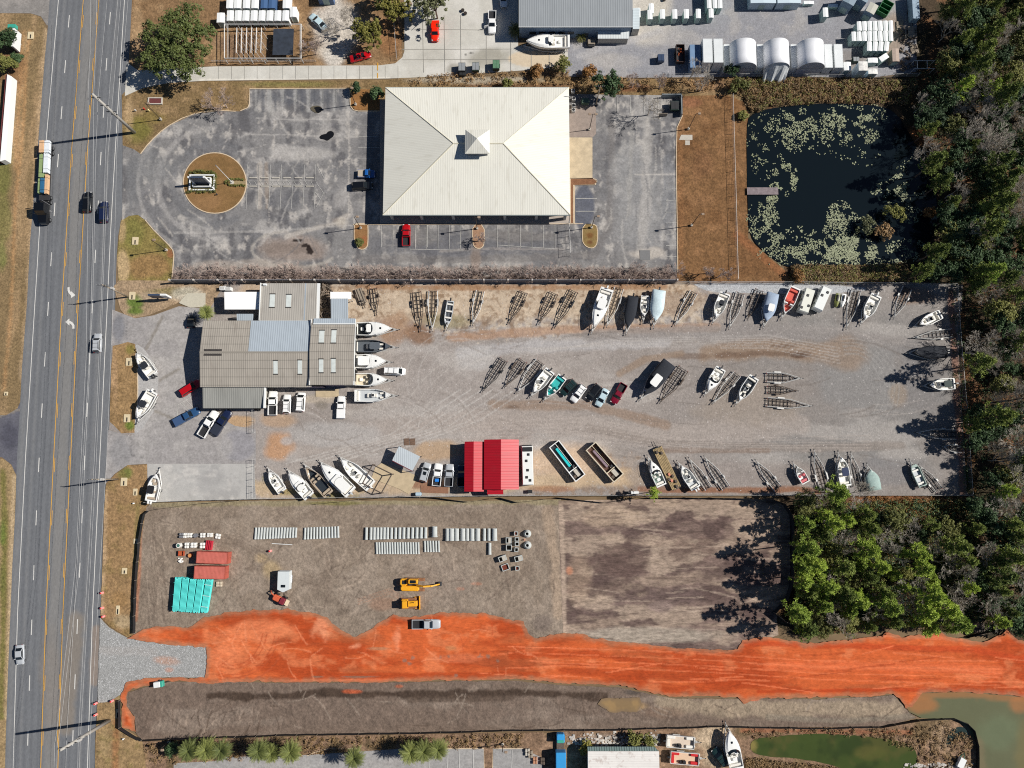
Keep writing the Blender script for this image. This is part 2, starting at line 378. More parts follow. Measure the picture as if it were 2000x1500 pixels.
sheet('highway',LE+RE[::-1],AS,S_ASPH,
      [stroke(lane(LY,RY,.5),15,C(128,126,123),.75,nz=.1)]+[stroke(lane(a,b,t),3.2,ASD,.6,nz=.15) for a,b,t in ((LW,LD,.28),(LW,LD,.75),(LD,LY,.25),(LD,LY,.72),(RY,RD,.27),(RY,RD,.75),(RD,RW,.25),(RD,RW,.72))]
      +[stroke(lane(LW,LD,.5),2.5,ASL,.5),stroke(lane(RD,RW,.5),2.5,ASL,.5),stroke(lane(LE,LW,.5),5,C(124,124,124),.6),stroke([(150,1210),(140,1300),(128,1420)],22,C(134,124,112),.7),stroke([(190,1230),(184,1330)],12,C(146,128,112),.6),blob(100,1330,30,120,C(130,122,114),.5)],.45,seed=4)
M_PW=mat('white_road_paint',C(214,212,206),.7,var=.12,vscale=2);M_PY=mat('yellow_road_paint',C(214,162,66),.7,var=.12,vscale=2)
def strip(mb,pts,wd,z):
    w2=[Vector(P(*p)) for p in pts];L=[];Rr=[]
    for i,p in enumerate(w2):
        d=(w2[min(i+1,len(w2)-1)]-w2[max(i-1,0)]).normalized();n=Vector((-d.y,d.x))*wd/2
        L.append((p.x+n.x,p.y+n.y,z));Rr.append((p.x-n.x,p.y-n.y,z))
    n=len(L);mb.add(L+Rr,[(i,n+i,n+i+1,i+1) for i in range(n-1)]); return mb
def fine(pl,y0=-100,y1=1600,s=20): return [(xat(pl,y),y) for y in range(y0,y1,s)]
ZM=0.075
for pl in (LW,RW):struct(strip(MB(),fine(pl),.16,ZM).build('lane_marking',M_PW))
for pl in (LY,RY):struct(strip(MB(),fine(pl),.16,ZM).build('lane_marking',M_PY))
dl=[(30,54),(118,143),(208,233),(301,327),(396,422),(493,520),(590,617),(688,716),(788,816),(894,922),(997,1026),(1104,1133),(1210,1240),(1319,1349),(1427,1456),(1535,1564),(-56,-32)]
dr=[(24,48),(114,138),(205,230),(297,323),(392,417),(488,514),(586,612),(686,712),(787,814),(890,918),(994,1022),(1099,1128),(1209,1238),(1317,1346),(1426,1456),(1535,1564),(-62,-38)]
mb=MB();mr_=MB();my=MB()
for a,b in dl:
    strip(mb,[(xat(LD,a),a),(xat(LD,b),b)],.2,ZM);strip(my,[(xat(LY,a)+2.6,a),(xat(LY,b)+2.6,b)],.14,ZM)
for a,b in dr:
    strip(mr_,[(xat(RD,a),a),(xat(RD,b),b)],.2,ZM);strip(my,[(xat(RY,a)-2.6,a),(xat(RY,b)-2.6,b)],.14,ZM)
struct(mb.build('lane_marking',M_PW));struct(mr_.build('lane_marking',M_PW));struct(my.build('lane_marking',M_PY))
def arrowpx(cv,head):
    m=MB();strip(m,cv,.55,ZM)
    m.add([(*P(*p),ZM+.003) for p in head],[(0,1,2)]); return struct(m.build('turn_arrow_marking',M_PW))
arrowpx([(134,561),(134,566),(136,571),(139.5,575),(142,576.5)],[(147.5,576.5),(139,568.5),(139,582.5)])
arrowpx([(144,642),(143.6,636),(141,632),(137.5,629.5),(134.5,629)],[(127.8,629),(136,622),(136,636)])
# forest floor and undergrowth ground, right side and behind
LIT=C(74,62,48)
sheet('forest_floor',[(1430,150),(1790,150),(1790,-110),(2300,-110),(2300,1340),(1990,1270),(1900,1235),(1800,1225),(1640,1235),(1550,1240),(1505,1215),(1520,1120),(1540,1010),(1515,960),(1880,970),(1850,560),(1540,552),(1440,190)],LIT,S_LITTER,
      [noisecol(C(126,88,58),.6,3,.55,.7),noisecol(C(52,50,34),.6,5,.5,.65,seed=31),blob(1560,175,160,28,C(150,118,82),.85),blob(1740,985,110,26,C(134,88,58),.9),blob(1640,540,110,22,C(150,104,66),.85),blob(1800,260,40,30,C(150,96,60),.5),blob(1890,790,20,160,C(128,90,64),.7),blob(1900,1228,60,14,C(120,110,104),.8)],.9,seed=6)
# top left gardens and verge
sheet('roadside_verge',[(276,-110),(258,0),(254,80),(251,130),(270,160),(330,175),(400,130),(640,130),(780,128),(785,110),(790,-110)],C(130,103,74),S_GRASS,
      [noisecol(BRL,.5,3,.5,.7),blob(268,60,14,70,BRL,.6),blob(660,60,60,75,C(192,184,172),.9),blob(640,40,40,40,C(186,178,168),.8),blob(655,110,26,24,C(196,190,180),.8),blob(760,70,30,50,C(140,100,66),.7),blob(470,85,60,30,C(128,104,84),.7)],.7,seed=7)
sheet('roadside_verge',[(238,186),(262,160),(380,160),(420,158),(600,158),(760,156),(800,150),(1130,150),(1450,150),(1450,200),(1330,190),(1115,185),(760,222),(500,180),(488,210),(470,222),(380,225),(330,250),(290,290),(275,305),(240,300)],C(124,103,72),S_GRASS,
      [blob(270,255,34,30,C(112,108,52),.8),blob(290,230,40,16,C(120,106,56),.6),noisecol(BRL,.4,3,.5,.7),blob(252,230,10,50,C(176,150,114),.7),blob(560,165,110,6,C(124,116,68),.8),blob(930,156,160,10,C(170,160,142),.8),blob(1000,168,160,6,C(110,78,56),.8),blob(1230,172,60,10,C(124,84,58),.8),blob(1380,165,60,22,C(132,102,78),.7)],.7,seed=8)
sheet('storage_yard',[(1080,-110),(1790,-110),(1790,140),(1700,152),(1500,150),(1240,152),(1100,150),(1100,100)],C(142,142,146),S_GRAV,
      [noisecol(C(164,160,156),.6,4,.5,.72),blob(1260,20,60,90,C(196,188,174),.85),blob(1200,120,70,20,C(170,166,162),.6),blob(1290,60,50,40,C(172,168,164),.6),blob(1740,70,40,50,C(150,130,110),.7),blob(1640,120,60,30,C(120,112,104),.6),stroke([(1130,110),(1230,80),(1290,60)],8,C(172,170,170),.6)],.7,seed=9)
CON=C(190,187,178)
sheet('concrete_apron',[(790,-110),(1012,-110),(1012,90),(1108,90),(1110,122),(1060,135),(960,142),(880,148),(800,152),(784,150),(786,112),(790,100)],CON,S_CONC,
      [noisecol(C(206,203,196),.6,5,.45,.7),blob(950,112,50,22,C(152,148,136),.85,nz=.5),blob(890,135,24,12,C(150,146,136),.8),blob(850,110,40,20,C(172,168,158),.5),blob(1050,115,60,18,C(200,184,160),1,soft=.1,nz=.02),blob(845,48,60,30,C(178,174,166),.5),blob(920,104,6,3,C(40,40,38),.9,rot=20,nz=.6,ns=1),blob(911,107,4,2,C(60,58,54),.8,nz=.8,ns=.8)],.5,seed=10)
sheet('driveway',[(248,122),(270,138),(380,132),(420,130),(600,128.5),(740,128),(772,124),(786,112),(800,152),(760,153.5),(600,155.5),(400,158),(330,162),(280,172),(244,188)],CON,S_CONC,[noisecol(C(204,202,194),.6,4,.45,.7),stroke([(390,157),(760,153)],2,C(226,220,208),.7)],.5,seed=11)
JT=mat('concrete_joint',C(172,168,158),.9)
mb=MB()
for x in list(range(428,790,25)):strip(mb,[(x,129),(x,155)],.06,.16)
for y in (97,117):strip(mb,[(786,y),(1000,y-1)],.1,.16)
for y in (57,):strip(mb,[(800,y),(950,y+2)],.1,.16)
for x in (826,868,900,950,998):strip(mb,[(x,30),(x+(x-1000)*-.01,142)],.1,.16)
for x in (1038,1073):strip(mb,[(x,106),(x,136)],.1,.16)
struct(mb.build('concrete_joints',JT))
# office parking lot
LOTP=[(240,284),(262,292),(275,301),(300,271),(330,246),(380,223),(430,217),(470,218),(486,208),(488,174),(682,173),(684,210),(694,217),(760,217),(1110,217),(1112,184),(1250,186),(1333,186),(1333,226),(1322,250),(1321,360),(1323,532),(1322,548),(900,552),(600,552),(330,550),(339,510),(338,491),(330,480),(300,450),(284,430),(270,420),(250,424),(239,432)]
L1,L2,L3,L4=C(126,124,123),C(100,100,103),C(172,168,163),C(150,138,130)
def scratches(n,x0,y0,x1,y1,cols,seed,lmin=20,lmax=70,wd=1.4,st=.5,ang=None,curv=.8):
    q=random.Random(seed);o=[]
    for _ in range(n):
        x,y=q.uniform(x0,x1),q.uniform(y0,y1);a=q.uniform(0,6.28) if ang is None else ang+q.gauss(0,.09);L=q.uniform(lmin,lmax);c=q.uniform(-curv,curv);pl=[]
        for k in range(7):pl.append((x,y));x+=L/6*math.cos(a);y+=L/6*math.sin(a);a+=c/6
        o.append(stroke(pl,wd*q.uniform(.7,1.3),q.choice(cols),st,nz=.5,seed=q.randint(0,99)))
    return o
sheet('parking_lot',LOTP,L1,S_LOT,
      [noisecol(C(112,111,112),.85,8,.44,.6,seed=12),noisecol(L3,.6,4,.54,.66,seed=13,o=7,sx=1.6),noisecol(C(84,83,86),.7,2.2,.54,.66,seed=15,o=6,sy=2.2),noisecol(C(188,182,174),.6,1.2,.6,.72,seed=16,sy=2),
       blob(262,360,22,70,C(112,112,113),.9),stroke(arc(420,358,84,80,60,300),9,C(106,106,108),.6,nz=.5),stroke(arc(420,358,112,108,90,280),6,C(168,164,160),.45,nz=.7),stroke(arc(420,358,150,140,120,250),5,C(172,168,163),.4,nz=.7),
       blob(560,330,62,22,C(98,98,101),.75,nz=.3),blob(552,385,66,24,C(100,100,103),.75,nz=.3),blob(590,300,90,16,L3,.7,nz=.6),stroke([(508,320),(507,405)],7,C(176,168,158),.6,nz=.5),stroke([(520,320),(522,405)],5,C(140,126,112),.6,nz=.5),blob(670,380,26,34,C(166,162,158),.6,nz=.6),blob(716,300,20,120,C(108,107,108),.8),stroke([(682,240),(681,420)],2,C(184,178,170),.6,nz=.5),
       blob(580,190,100,20,C(98,99,103),.8,nz=.3)]+[stroke([(500+i*12.7,176),(500+i*12.7+(i%3),216)],3.2+i%3,C(84,86,92) if i%2 else C(164,162,158),.6,nz=.7) for i in range(15)]+[
       blob(576,487,78,32,C(144,131,122),.9),stroke(arc(576,487,84,36,100,330,30),4,C(190,182,170),.4,nz=.8),blob(560,486,60,12,C(118,106,98),.6,nz=.6),blob(587,470,15,2.6,C(40,34,32),.95,nz=.8,ns=1.2,soft=.2),blob(598,480,9,3,C(40,32,30),.95,nz=.7,ns=1,soft=.2),blob(605,489,6,9,C(36,28,27),.95,rot=-30,nz=.6,ns=1,soft=.2),
       blob(640,265,26,18,C(150,146,142),.6),stroke([(560,462),(600,450),(650,438),(680,422)],7,C(186,178,168),.6,nz=.5),blob(668,436,18,14,C(180,172,160),.75,nz=.5),blob(655,430,10,6,C(128,118,110),.5),
       blob(900,478,230,36,C(100,100,104),.8,nz=.2),blob(820,465,50,20,C(118,116,114),.7),blob(1010,462,100,14,C(122,118,115),.7),stroke([(860,490),(940,486),(1100,487)],3,C(152,145,140),.6,nz=.6),stroke([(700,505),(900,508),(1160,500),(1190,440),(1195,250)],10,C(112,108,106),.6,nz=.5),stroke([(930,490),(928,540)],12,C(140,122,108),.5,nz=.6),
       blob(1140,405,24,50,C(90,93,103),.95,soft=.25,nz=.08),blob(1250,380,66,150,C(142,141,140),.8),stroke([(1265,250),(1260,400),(1250,490)],14,C(164,160,155),.7,nz=.7),stroke([(1235,230),(1228,420)],6,C(158,155,150),.5,nz=.7),blob(1305,380,16,130,C(116,117,120),.7),blob(1262,496,46,14,C(182,174,164),.8,nz=.6),stroke([(1240,342),(1320,340)],2.5,C(190,184,176),.6,nz=.6),
       blob(500,520,150,14,C(166,156,146),.6,nz=.6),stroke([(340,545),(600,541),(900,546),(1320,540)],13,C(132,114,102),.9,nz=.5),stroke([(345,528),(700,526),(1300,528)],8,C(140,128,119),.6,nz=.7),blob(300,330,44,50,C(122,122,122),.6),
       stroke([(500,232),(680,234)],2,L3,.6,nz=.6),stroke([(480,262),(700,268)],2,L3,.6,nz=.6),stroke([(340,455),(520,452),(690,440)],2.5,L3,.5,nz=.6)]
      +scratches(46,300,190,700,520,[L3,C(96,95,97),C(182,176,168)],5,20,90,1.5,.5)+scratches(26,1180,200,1310,520,[C(172,168,162),C(108,108,110)],6,20,80,1.5,.5,1.5)+scratches(20,720,450,1130,520,[C(140,136,132),C(84,84,88)],7,20,80,1.4,.5,0),.38,seed=14)
M_PUD=mat('puddle_water',(0.01,0.01,0.011),.05,spec=.6)
def flat(name,poly,m,z=.17,smooth=2):
    p=chaikin(poly,smooth) if smooth else poly
    return struct(MB().add([(*P(*q),z) for q in p],[tuple(range(len(p)))]).build(name,m))
flat('puddle',[(605,212),(612,207),(625,207),(631,213),(628,219),(620,222),(612,219)],mat('silty_puddle',C(96,90,76),.2))
flat('puddle',[(612,211),(622,208),(630,212),(629,218),(622,222),(617,219),(616,214)],M_PUD,.178)
flat('puddle',[(624,267),(630,263),(638,262),(641,257),(648,256),(653,260),(652,267),(645,272),(640,276),(632,272),(626,272)],M_PUD,.178)
flat('patched_asphalt',[(1249,489),(1269,489),(1270,508),(1250,508)],mat('patch_asphalt',C(118,118,118),.9,var=.1),.16,0)
# painted bays
mb=MB();Z2=.165
def ln(a,b,w_=.1):strip(mb,[a,b],w_,Z2)
for i in range(7):x=484+i*22.1;ln((x,322),(x,353));ln((x-1,363),(x-3,408))
ln((484,354),(618,354));ln((483,362),(617,362))
for i in range(12):x=486+i*11;ln((x,354),(x+5,362))
ln((617,340),(617,354));ln((620,324),(634,350));ln((618,357),(634,380));ln((634,375),(618,404));ln((616,376),(627,391))
for i in range(7):x=529+i*25.5;ln((x,176),(x,200))
for i in range(5):x=745+i*22.5;ln((x,440),(x,483))
for i in range(5):x=812+i*22;ln((x,440),(x-.5,486))
for i in range(6):x=971+i*22.5;ln((x,440),(x+.5,484))
ln((972,479),(1094,487));ln((800,487),(905,489))
for y in (388,413):ln((1124,y),(1166,y),.13)
for y in (370,392,415,436,458,480,502):ln((1300,y),(1321,y-.5))
for i in range(4):y=245+i*22;ln((700,y),(741,y),.09)
for x in (1205,1231,1258,1285):ln((x,190),(x,222))
struct(mb.build('parking_bay_lines',mat('worn_white_paint',C(186,184,178),.8,var=.3,vscale=3)))
KERB=mat('kerb_concrete',C(206,186,158),.9,var=.15,vscale=2)
def kerb(pts,name='kerb',w_=.18,h=.13,z0=0.0):
    p2=[Vector(P(*p)) for p in pts];A=[];B=[]
    for i,p in enumerate(p2):
        d=(p2[min(i+1,len(p2)-1)]-p2[max(i-1,0)]).normalized();n=Vector((-d.y,d.x))*w_/2
        A.append(p+n);B.append(p-n)
    rings=[[(a.x,a.y,z0),(a.x,a.y,z0+.08+h),(b.x,b.y,z0+.08+h),(b.x,b.y,z0)] for a,b in zip(A,B)]
    return struct(MB().loft(rings,True,True,True).build(name,KERB))
kerb([(275,301),(287,285),(300,271),(315,257),(330,246),(355,232),(380,223),(405,218),(430,216.5),(460,218)])
kerb([(470,217),(484,211),(487,204),(488,174),(683,173)]);kerb([(683,174),(684.5,207),(690,215),(700,217.5),(742,217.5)])
kerb([(284,430),(300,449),(330,479),(338,489),(340,498),(338.5,520),(336,547)])
kerb([(1333,226),(1322,250),(1320.5,300),(1321,360),(1322.5,450),(1323.5,532)])
kerb([(690,439),(745,439),(900,438.5),(1139,437.5)]);kerb([(1122,437),(1122,362),(1160,361.5),(1165,357),(1165,352),(1160,349.5)])
# islands
ISL=soil_mat('planted_island',.3,5,.2,1,.4,6)
def island(poly,base,ops=(),smooth=2):
    o=sheet('planted_island',poly,base,ISL,ops,.5,z=.19,smooth=smooth,seed=21)
    q=chaikin(poly,smooth);kerb(q+q[:2]); return o
circ=arc(420,358,61.5,59,0,360,48)[:-1]
o=sheet('grass_roundabout',circ,C(132,102,66),ISL,[noisecol(C(112,88,54),.5,2,.5,.7,sx=3),blob(394,357,34,26,C(96,92,48),.8,soft=.3),blob(400,395,40,20,C(146,112,78),.5)],.5,z=.19,seed=22)
kerb(circ+circ[:1],w_=.22);kerb(arc(420,358,65,62.5,0,360,60),w_=.5,h=.0)
flat('garden_path',[(452,353.5),(481,353.5),(481,360.5),(452,360.5)],mat('path_paving',C(150,132,98),.9,var=.2),.2,0)
island([(692,439),(696,437),(717,437),(719,440),(719,477),(716,484),(708,488),(699,485),(692,474)],C(140,104,68),[blob(712,470,8,12,C(150,92,60),.7),blob(700,474,7,8,C(96,92,46),.8)],1)
island([(923,439),(946,439),(946,478),(940,485),(933,486),(926,482),(923,472)],C(154,122,98),[],1)
island([(1138,438),(1160,438),(1167,444),(1167,474),(1161,484),(1152,485),(1142,480),(1137,470)],C(134,112,72),[blob(1152,460,9,8,C(110,72,40),.8),blob(1152,474,7,5,C(100,62,40),.8)],1)
island([(1114,349),(1158,349),(1166,354),(1163,361),(1120,362),(1120,436),(1114,436)],C(128,92,68),[],0)
sheet('planted_island',[(686,175),(742,175),(742,216),(694,215),(686,205)],C(142,102,62),ISL,[noisecol(C(120,92,60),.5,2,.5,.7)],.5,z=.15,seed=23)
# paving by the office's east side
flat('paved_terrace',[(1112,206),(1160,206),(1164,212),(1164,262),(1158,268),(1112,268)],mat('brick_paving',C(150,136,126),.9,var=.2,vscale=1.5,bump=.2),.19,0)
flat('paved_terrace',[(1112,269),(1157,269),(1157,348),(1112,348)],mat('tan_slab',C(196,178,148),.9,var=.22,vscale=.6),.18,0)
flat('front_walk',[(742,195),(770,195),(770,420),(1112,420),(1112,437),(742,437)],mat('walk_concrete',C(168,158,148),.9,var=.1),.2,0)
# verge patches along the road
sheet('roadside_verge',[(236,432),(252,422),(270,420),(284,431),(300,450),(330,480),(339,492),(340,515),(335,548),(232,550),(229,500)],C(130,116,68),S_GRASS,
      [blob(262,460,26,40,C(112,112,58),.6),blob(290,520,50,30,C(146,112,78),.7),blob(240,520,16,40,C(184,158,122),.8),blob(238,450,10,30,C(176,150,112),.7),blob(315,482,12,12,C(96,90,54),.8),blob(334,495,10,12,C(140,90,64),.8)],.5,.1,seed=16)
sheet('roadside_verge',[(222,560),(232,548),(340,548),(420,552),(440,560),(440,600),(410,604),(350,590),(330,600),(290,616),(264,621),(245,616),(236,606)],C(156,134,108),S_GRASS,
      [blob(265,590,20,18,C(88,112,44),.9),blob(265,608,20,9,C(94,116,48),.9),blob(330,570,60,10,C(112,106,60),.6),blob(300,580,40,14,C(170,152,128),.6),blob(370,575,40,18,C(188,182,166),.7)],.5,.1,seed=17)
flat('driveway_slab',[(350,592),(366,573),(402,573),(402,600),(372,601)],mat('old_slab',C(190,184,166),.9,var=.12),.18,0)
# boat yard
YP=[(221,605),(264,622),(300,616),(350,598),(410,604),(440,552),(1320,551),(1880,556),(1872,690),(1888,960),(1892,968),(1300,966),(900,970),(500,975),(290,980),(287,906),(250,908),(225,925),(206,946),(214,828),(217,740)]
Y0,Y1,Y2,Y3=C(152,144,138),C(140,120,102),C(172,166,160),C(108,88,74)
def tracks(cx,cy,rx,ry,a0,a1,col,n=5,w_=1.6,st=.5,sp=9):
    return [stroke(arc(cx,cy,rx+i*sp,ry+i*sp*.8,a0,a1),w_,col,st,nz=.5,seed=50+i) for i in range(n)]
sheet('boat_yard',YP,Y0,S_GRAV,
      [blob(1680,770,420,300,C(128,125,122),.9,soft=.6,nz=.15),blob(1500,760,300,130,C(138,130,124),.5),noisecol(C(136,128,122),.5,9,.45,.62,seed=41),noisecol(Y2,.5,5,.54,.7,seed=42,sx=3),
       stroke([(500,572),(700,590),(1000,590),(1330,580)],46,C(180,158,133),.8,nz=.35),stroke([(690,575),(1000,600),(1330,575)],50,C(146,122,98),.55,nz=1.4,ns=2.2,soft=.9),stroke([(690,600),(1000,585),(1200,600)],40,C(198,180,158),.5,nz=1.5,ns=1.5,soft=.9),stroke([(690,590),(1000,592),(1340,585)],44,C(122,98,76),.55,nz=2.2,ns=1.1,soft=.6,seed=8),stroke([(690,590),(1000,592),(1340,585)],44,C(206,190,168),.5,nz=2.2,ns=.9,soft=.6,seed=28),stroke([(1060,930),(1240,930)],30,C(130,104,80),.5,nz=2.2,ns=1.1,soft=.6,seed=9),stroke([(510,950),(700,955)],14,C(126,120,76),.5,nz=2.0,ns=1.1,soft=.6,seed=10),stroke([(700,560),(1000,562),(1300,560)],8,C(146,108,76),.7,nz=.6),blob(870,630,55,20,C(128,120,84),.55),blob(820,655,35,26,C(128,98,76),.85),blob(770,640,40,40,C(150,118,92),.7),
       stroke([(880,660),(1000,650),(1150,642),(1400,640)],12,C(164,130,104),.7),stroke([(900,690),(1000,680),(1150,672),(1300,668)],17,C(168,165,164),.7),blob(930,700,50,30,C(178,174,170),.7),
       stroke([(1150,655),(1350,650),(1600,650),(1800,680)],20,C(138,132,128),.75),stroke([(1380,690),(1500,680),(1600,690)],26,Y1,.85),stroke([(1400,695),(1480,690),(1580,692)],8,Y3,.75,nz=.6),blob(1560,695,24,7,C(90,70,58),.85),blob(1530,676,40,5,Y3,.7),blob(1350,696,40,8,Y3,.6),stroke([(1210,730),(1260,702),(1330,690)],10,Y1,.7),
       stroke([(600,870),(800,830),(1000,815),(1300,850),(1560,830)],30,C(160,150,142),.7),stroke([(960,790),(1150,792),(1300,830)],13,C(140,120,104),.75),blob(1002,795,14,5,Y3,.7),stroke([(1150,835),(1300,870),(1560,876),(1760,870)],12,C(134,124,116),.6),stroke([(1290,880),(1500,880)],7,C(122,102,88),.6),
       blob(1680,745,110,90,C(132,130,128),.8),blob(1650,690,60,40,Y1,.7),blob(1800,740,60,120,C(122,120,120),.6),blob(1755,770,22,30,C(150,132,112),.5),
       blob(640,850,120,30,C(166,163,160),.6),blob(545,872,42,36,C(180,136,98),.8,nz=.5),blob(560,862,16,12,C(168,162,158),.8),blob(545,820,46,20,C(176,144,112),.6),blob(460,825,46,16,C(176,146,112),.9,soft=.25),blob(625,780,50,10,C(168,156,140),.7),blob(640,772,24,7,C(196,178,152),.8),blob(628,792,14,10,C(128,120,110),.7,nz=.6),
       stroke([(500,955),(700,950),(860,950),(1060,940),(1260,930)],22,C(182,160,132),.85,nz=.4),blob(860,880,70,26,C(176,146,112),.7),blob(1110,900,130,40,C(192,166,140),.8),blob(840,945,50,14,C(138,100,78),.85),blob(560,960,40,10,C(132,120,74),.7),blob(640,968,60,8,C(120,112,66),.7),blob(1080,955,60,10,C(150,108,78),.7),
       stroke([(1250,955),(1420,958),(1560,955),(1600,962)],8,C(134,92,66),.85,nz=.5),stroke([(1250,930),(1500,925),(1800,930)],30,C(140,130,124),.6),blob(1730,920,110,40,C(126,124,124),.7),
       stroke([(1390,562),(1560,562),(1640,566)],13,C(178,178,178),.9,nz=.3),blob(1780,580,60,20,C(134,112,96),.7),stroke([(1856,570),(1864,700),(1880,960)],9,C(150,110,92),.75,nz=.5),blob(1310,590,90,30,C(150,132,116),.7),blob(1460,790,130,60,C(150,138,126),.6)]
      +tracks(1660,760,60,70,-100,100,C(150,147,143),5)+tracks(900,740,60,60,70,200,C(182,177,171),3,sp=23,st=.35)+tracks(1050,880,240,200,110,170,C(182,176,168),3,sp=19,st=.35)
      +[stroke([(560+30*i,905-2*i),(760+30*i,850-5*i),(900+20*i,760+i)],1.5,C(188,184,178),.5,nz=.5) for i in range(7)]+[stroke([(1000,700-4*i),(1200,662+3*i),(1500,655+5*i),(1640,680+6*i)],1.4,C(174,168,162),.5,nz=.5) for i in range(6)]
      +[stroke([(900,830+6*i),(1150,815+9*i),(1350,860+4*i),(1700,850+6*i)],1.4,C(170,160,152),.5,nz=.5) for i in range(6)]+scratches(50,520,640,1000,880,[C(176,170,164),C(128,118,110)],21,30,120,1.6,.45,.3,1.2)+scratches(50,1000,640,1800,900,[C(160,153,147),C(112,104,98)],22,40,160,1.6,.45,0,.6),.3,seed=18)
sheet('stone_ballast',[(1355,556),(1560,556),(1690,562),(1690,567),(1640,572),(1600,576),(1480,572),(1420,572),(1380,568)],C(168,170,172),S_ROCK,[],.5,.3,seed=19)
AF=C(150,146,144)
sheet('forecourt',[(219,605),(264,622),(300,617),(350,599),(410,605),(410,640),(398,640),(398,800),(460,832),(500,838),(500,906),(288,906),(250,908),(225,925),(205,946),(212,840),(255,852),(268,840),(280,800),(290,770),(300,740),(296,700),(272,672),(218,674)],AF,S_LOT,
      [noisecol(C(164,160,156),.6,6,.5,.7,seed=44),blob(232,640,16,34,C(122,122,126),.9),blob(235,880,26,40,C(138,136,136),.8),blob(465,870,38,34,C(140,138,142),.8,soft=.2,nz=.05),blob(440,870,20,30,C(160,156,152),.6),stroke([(318,618),(286,682)],4,C(128,122,114),.8,nz=.2),stroke([(312,743),(350,721)],3.5,C(128,122,114),.8,nz=.2),stroke([(304,803),(342,819)],3.5,C(128,122,114),.8,nz=.2),stroke([(248,620),(248,665)],1.5,C(96,96,98),.6),stroke([(256,850),(257,890),(285,895)],1.5,C(100,98,98),.6)],.45,seed=20)
sheet('boat_display_pad',[(268,672),(280,680),(300,705),(310,735),(308,775),(300,805),(280,835),(266,848),(262,840),(262,815),(270,790),(270,735),(264,700),(262,680)],C(168,166,164),S_GRAV,[],.5,seed=24)
sheet('roadside_verge',[(221,676),(250,668),(264,672),(270,700),(270,790),(264,820),(263,845),(238,846),(215,824),(217,740)],C(150,122,86),S_GRASS,[blob(256,682,12,14,C(120,112,56),.8),blob(254,832,14,14,C(96,116,46),.9),blob(224,750,8,70,C(178,146,112),.6),noisecol(C(120,96,64),.5,1.2,.5,.7)],.5,.1,seed=25)
kerb([(269,720),(269.5,760),(269,800)],w_=.2)
sheet('concrete_pad',[(288,906),(497,906),(500,975),(290,981)],C(172,170,166),S_CONC,[noisecol(C(150,148,146),.6,5,.45,.7),noisecol(C(192,188,182),.6,2,.55,.7,seed=33)]+tracks(390,960,60,30,20,160,C(150,148,146),3,sp=12),.5,seed=26)
SLAB=mat('shed_slab',C(186,168,138),.9,var=.15,vscale=.8)
flat('concrete_slab',[(746,904),(797,922),(812,928),(812,940),(798,965),(780,955),(726,934),(733,913)],SLAB,.2,0)
flat('concrete_slab',[(617,760),(662,760),(662,775),(617,775)],SLAB,.2,0)
flat('packed_clay',[(822,948),(876,952),(876,964),(822,962)],mat('brown_clay',C(138,100,78),.95,var=.25),.2,0)
# brown meadow and pond
sheet('dry_meadow',[(1333,188),(1420,186),(1452,200),(1462,225),(1458,245),(1458,370),(1461,465),(1500,502),(1535,530),(1545,552),(1322,552),(1323,500),(1321,360),(1322,250),(1333,228)],C(121,90,60),S_GRASS,
      [noisecol(C(150,112,78),.5,3,.5,.7),noisecol(C(108,76,48),.5,5,.5,.65,seed=35),blob(1370,320,30,40,C(108,76,52),.5),stroke([(1440,460),(1530,535)],12,C(138,92,60),.7,nz=.1),blob(1350,200,30,12,C(140,96,70),.7),stroke([(1330,280),(1330,500)],6,C(140,100,66),.4)],.6,seed=27)
flat('concrete_pad',[(1326,274),(1330,264),(1352,264),(1352,274)],M_CONC,.2,0);flat('concrete_pad',[(1338,275),(1347,275),(1347,284),(1338,284)],M_CONC,.21,0)
POND=[(1457,245),(1466,224),(1500,212),(1600,202),(1690,204),(1745,214),(1775,260),(1800,310),(1828,370),(1832,440),(1800,500),(1720,522),(1600,524),(1540,526),(1502,500),(1462,465),(1459,370)]
M_WATER=mat('dark_pond_water',(0.006,0.010,0.013),.08,spec=.28,bump=.02,bscale=1.5)
def water(name,poly,m,z=.22,smooth=2):
    p=chaikin(poly,smooth); return struct(MB().add([(*P(*q),z) for q in p],[tuple(range(len(p)))]).build(name,m))
water('pond_water',POND,M_WATER)
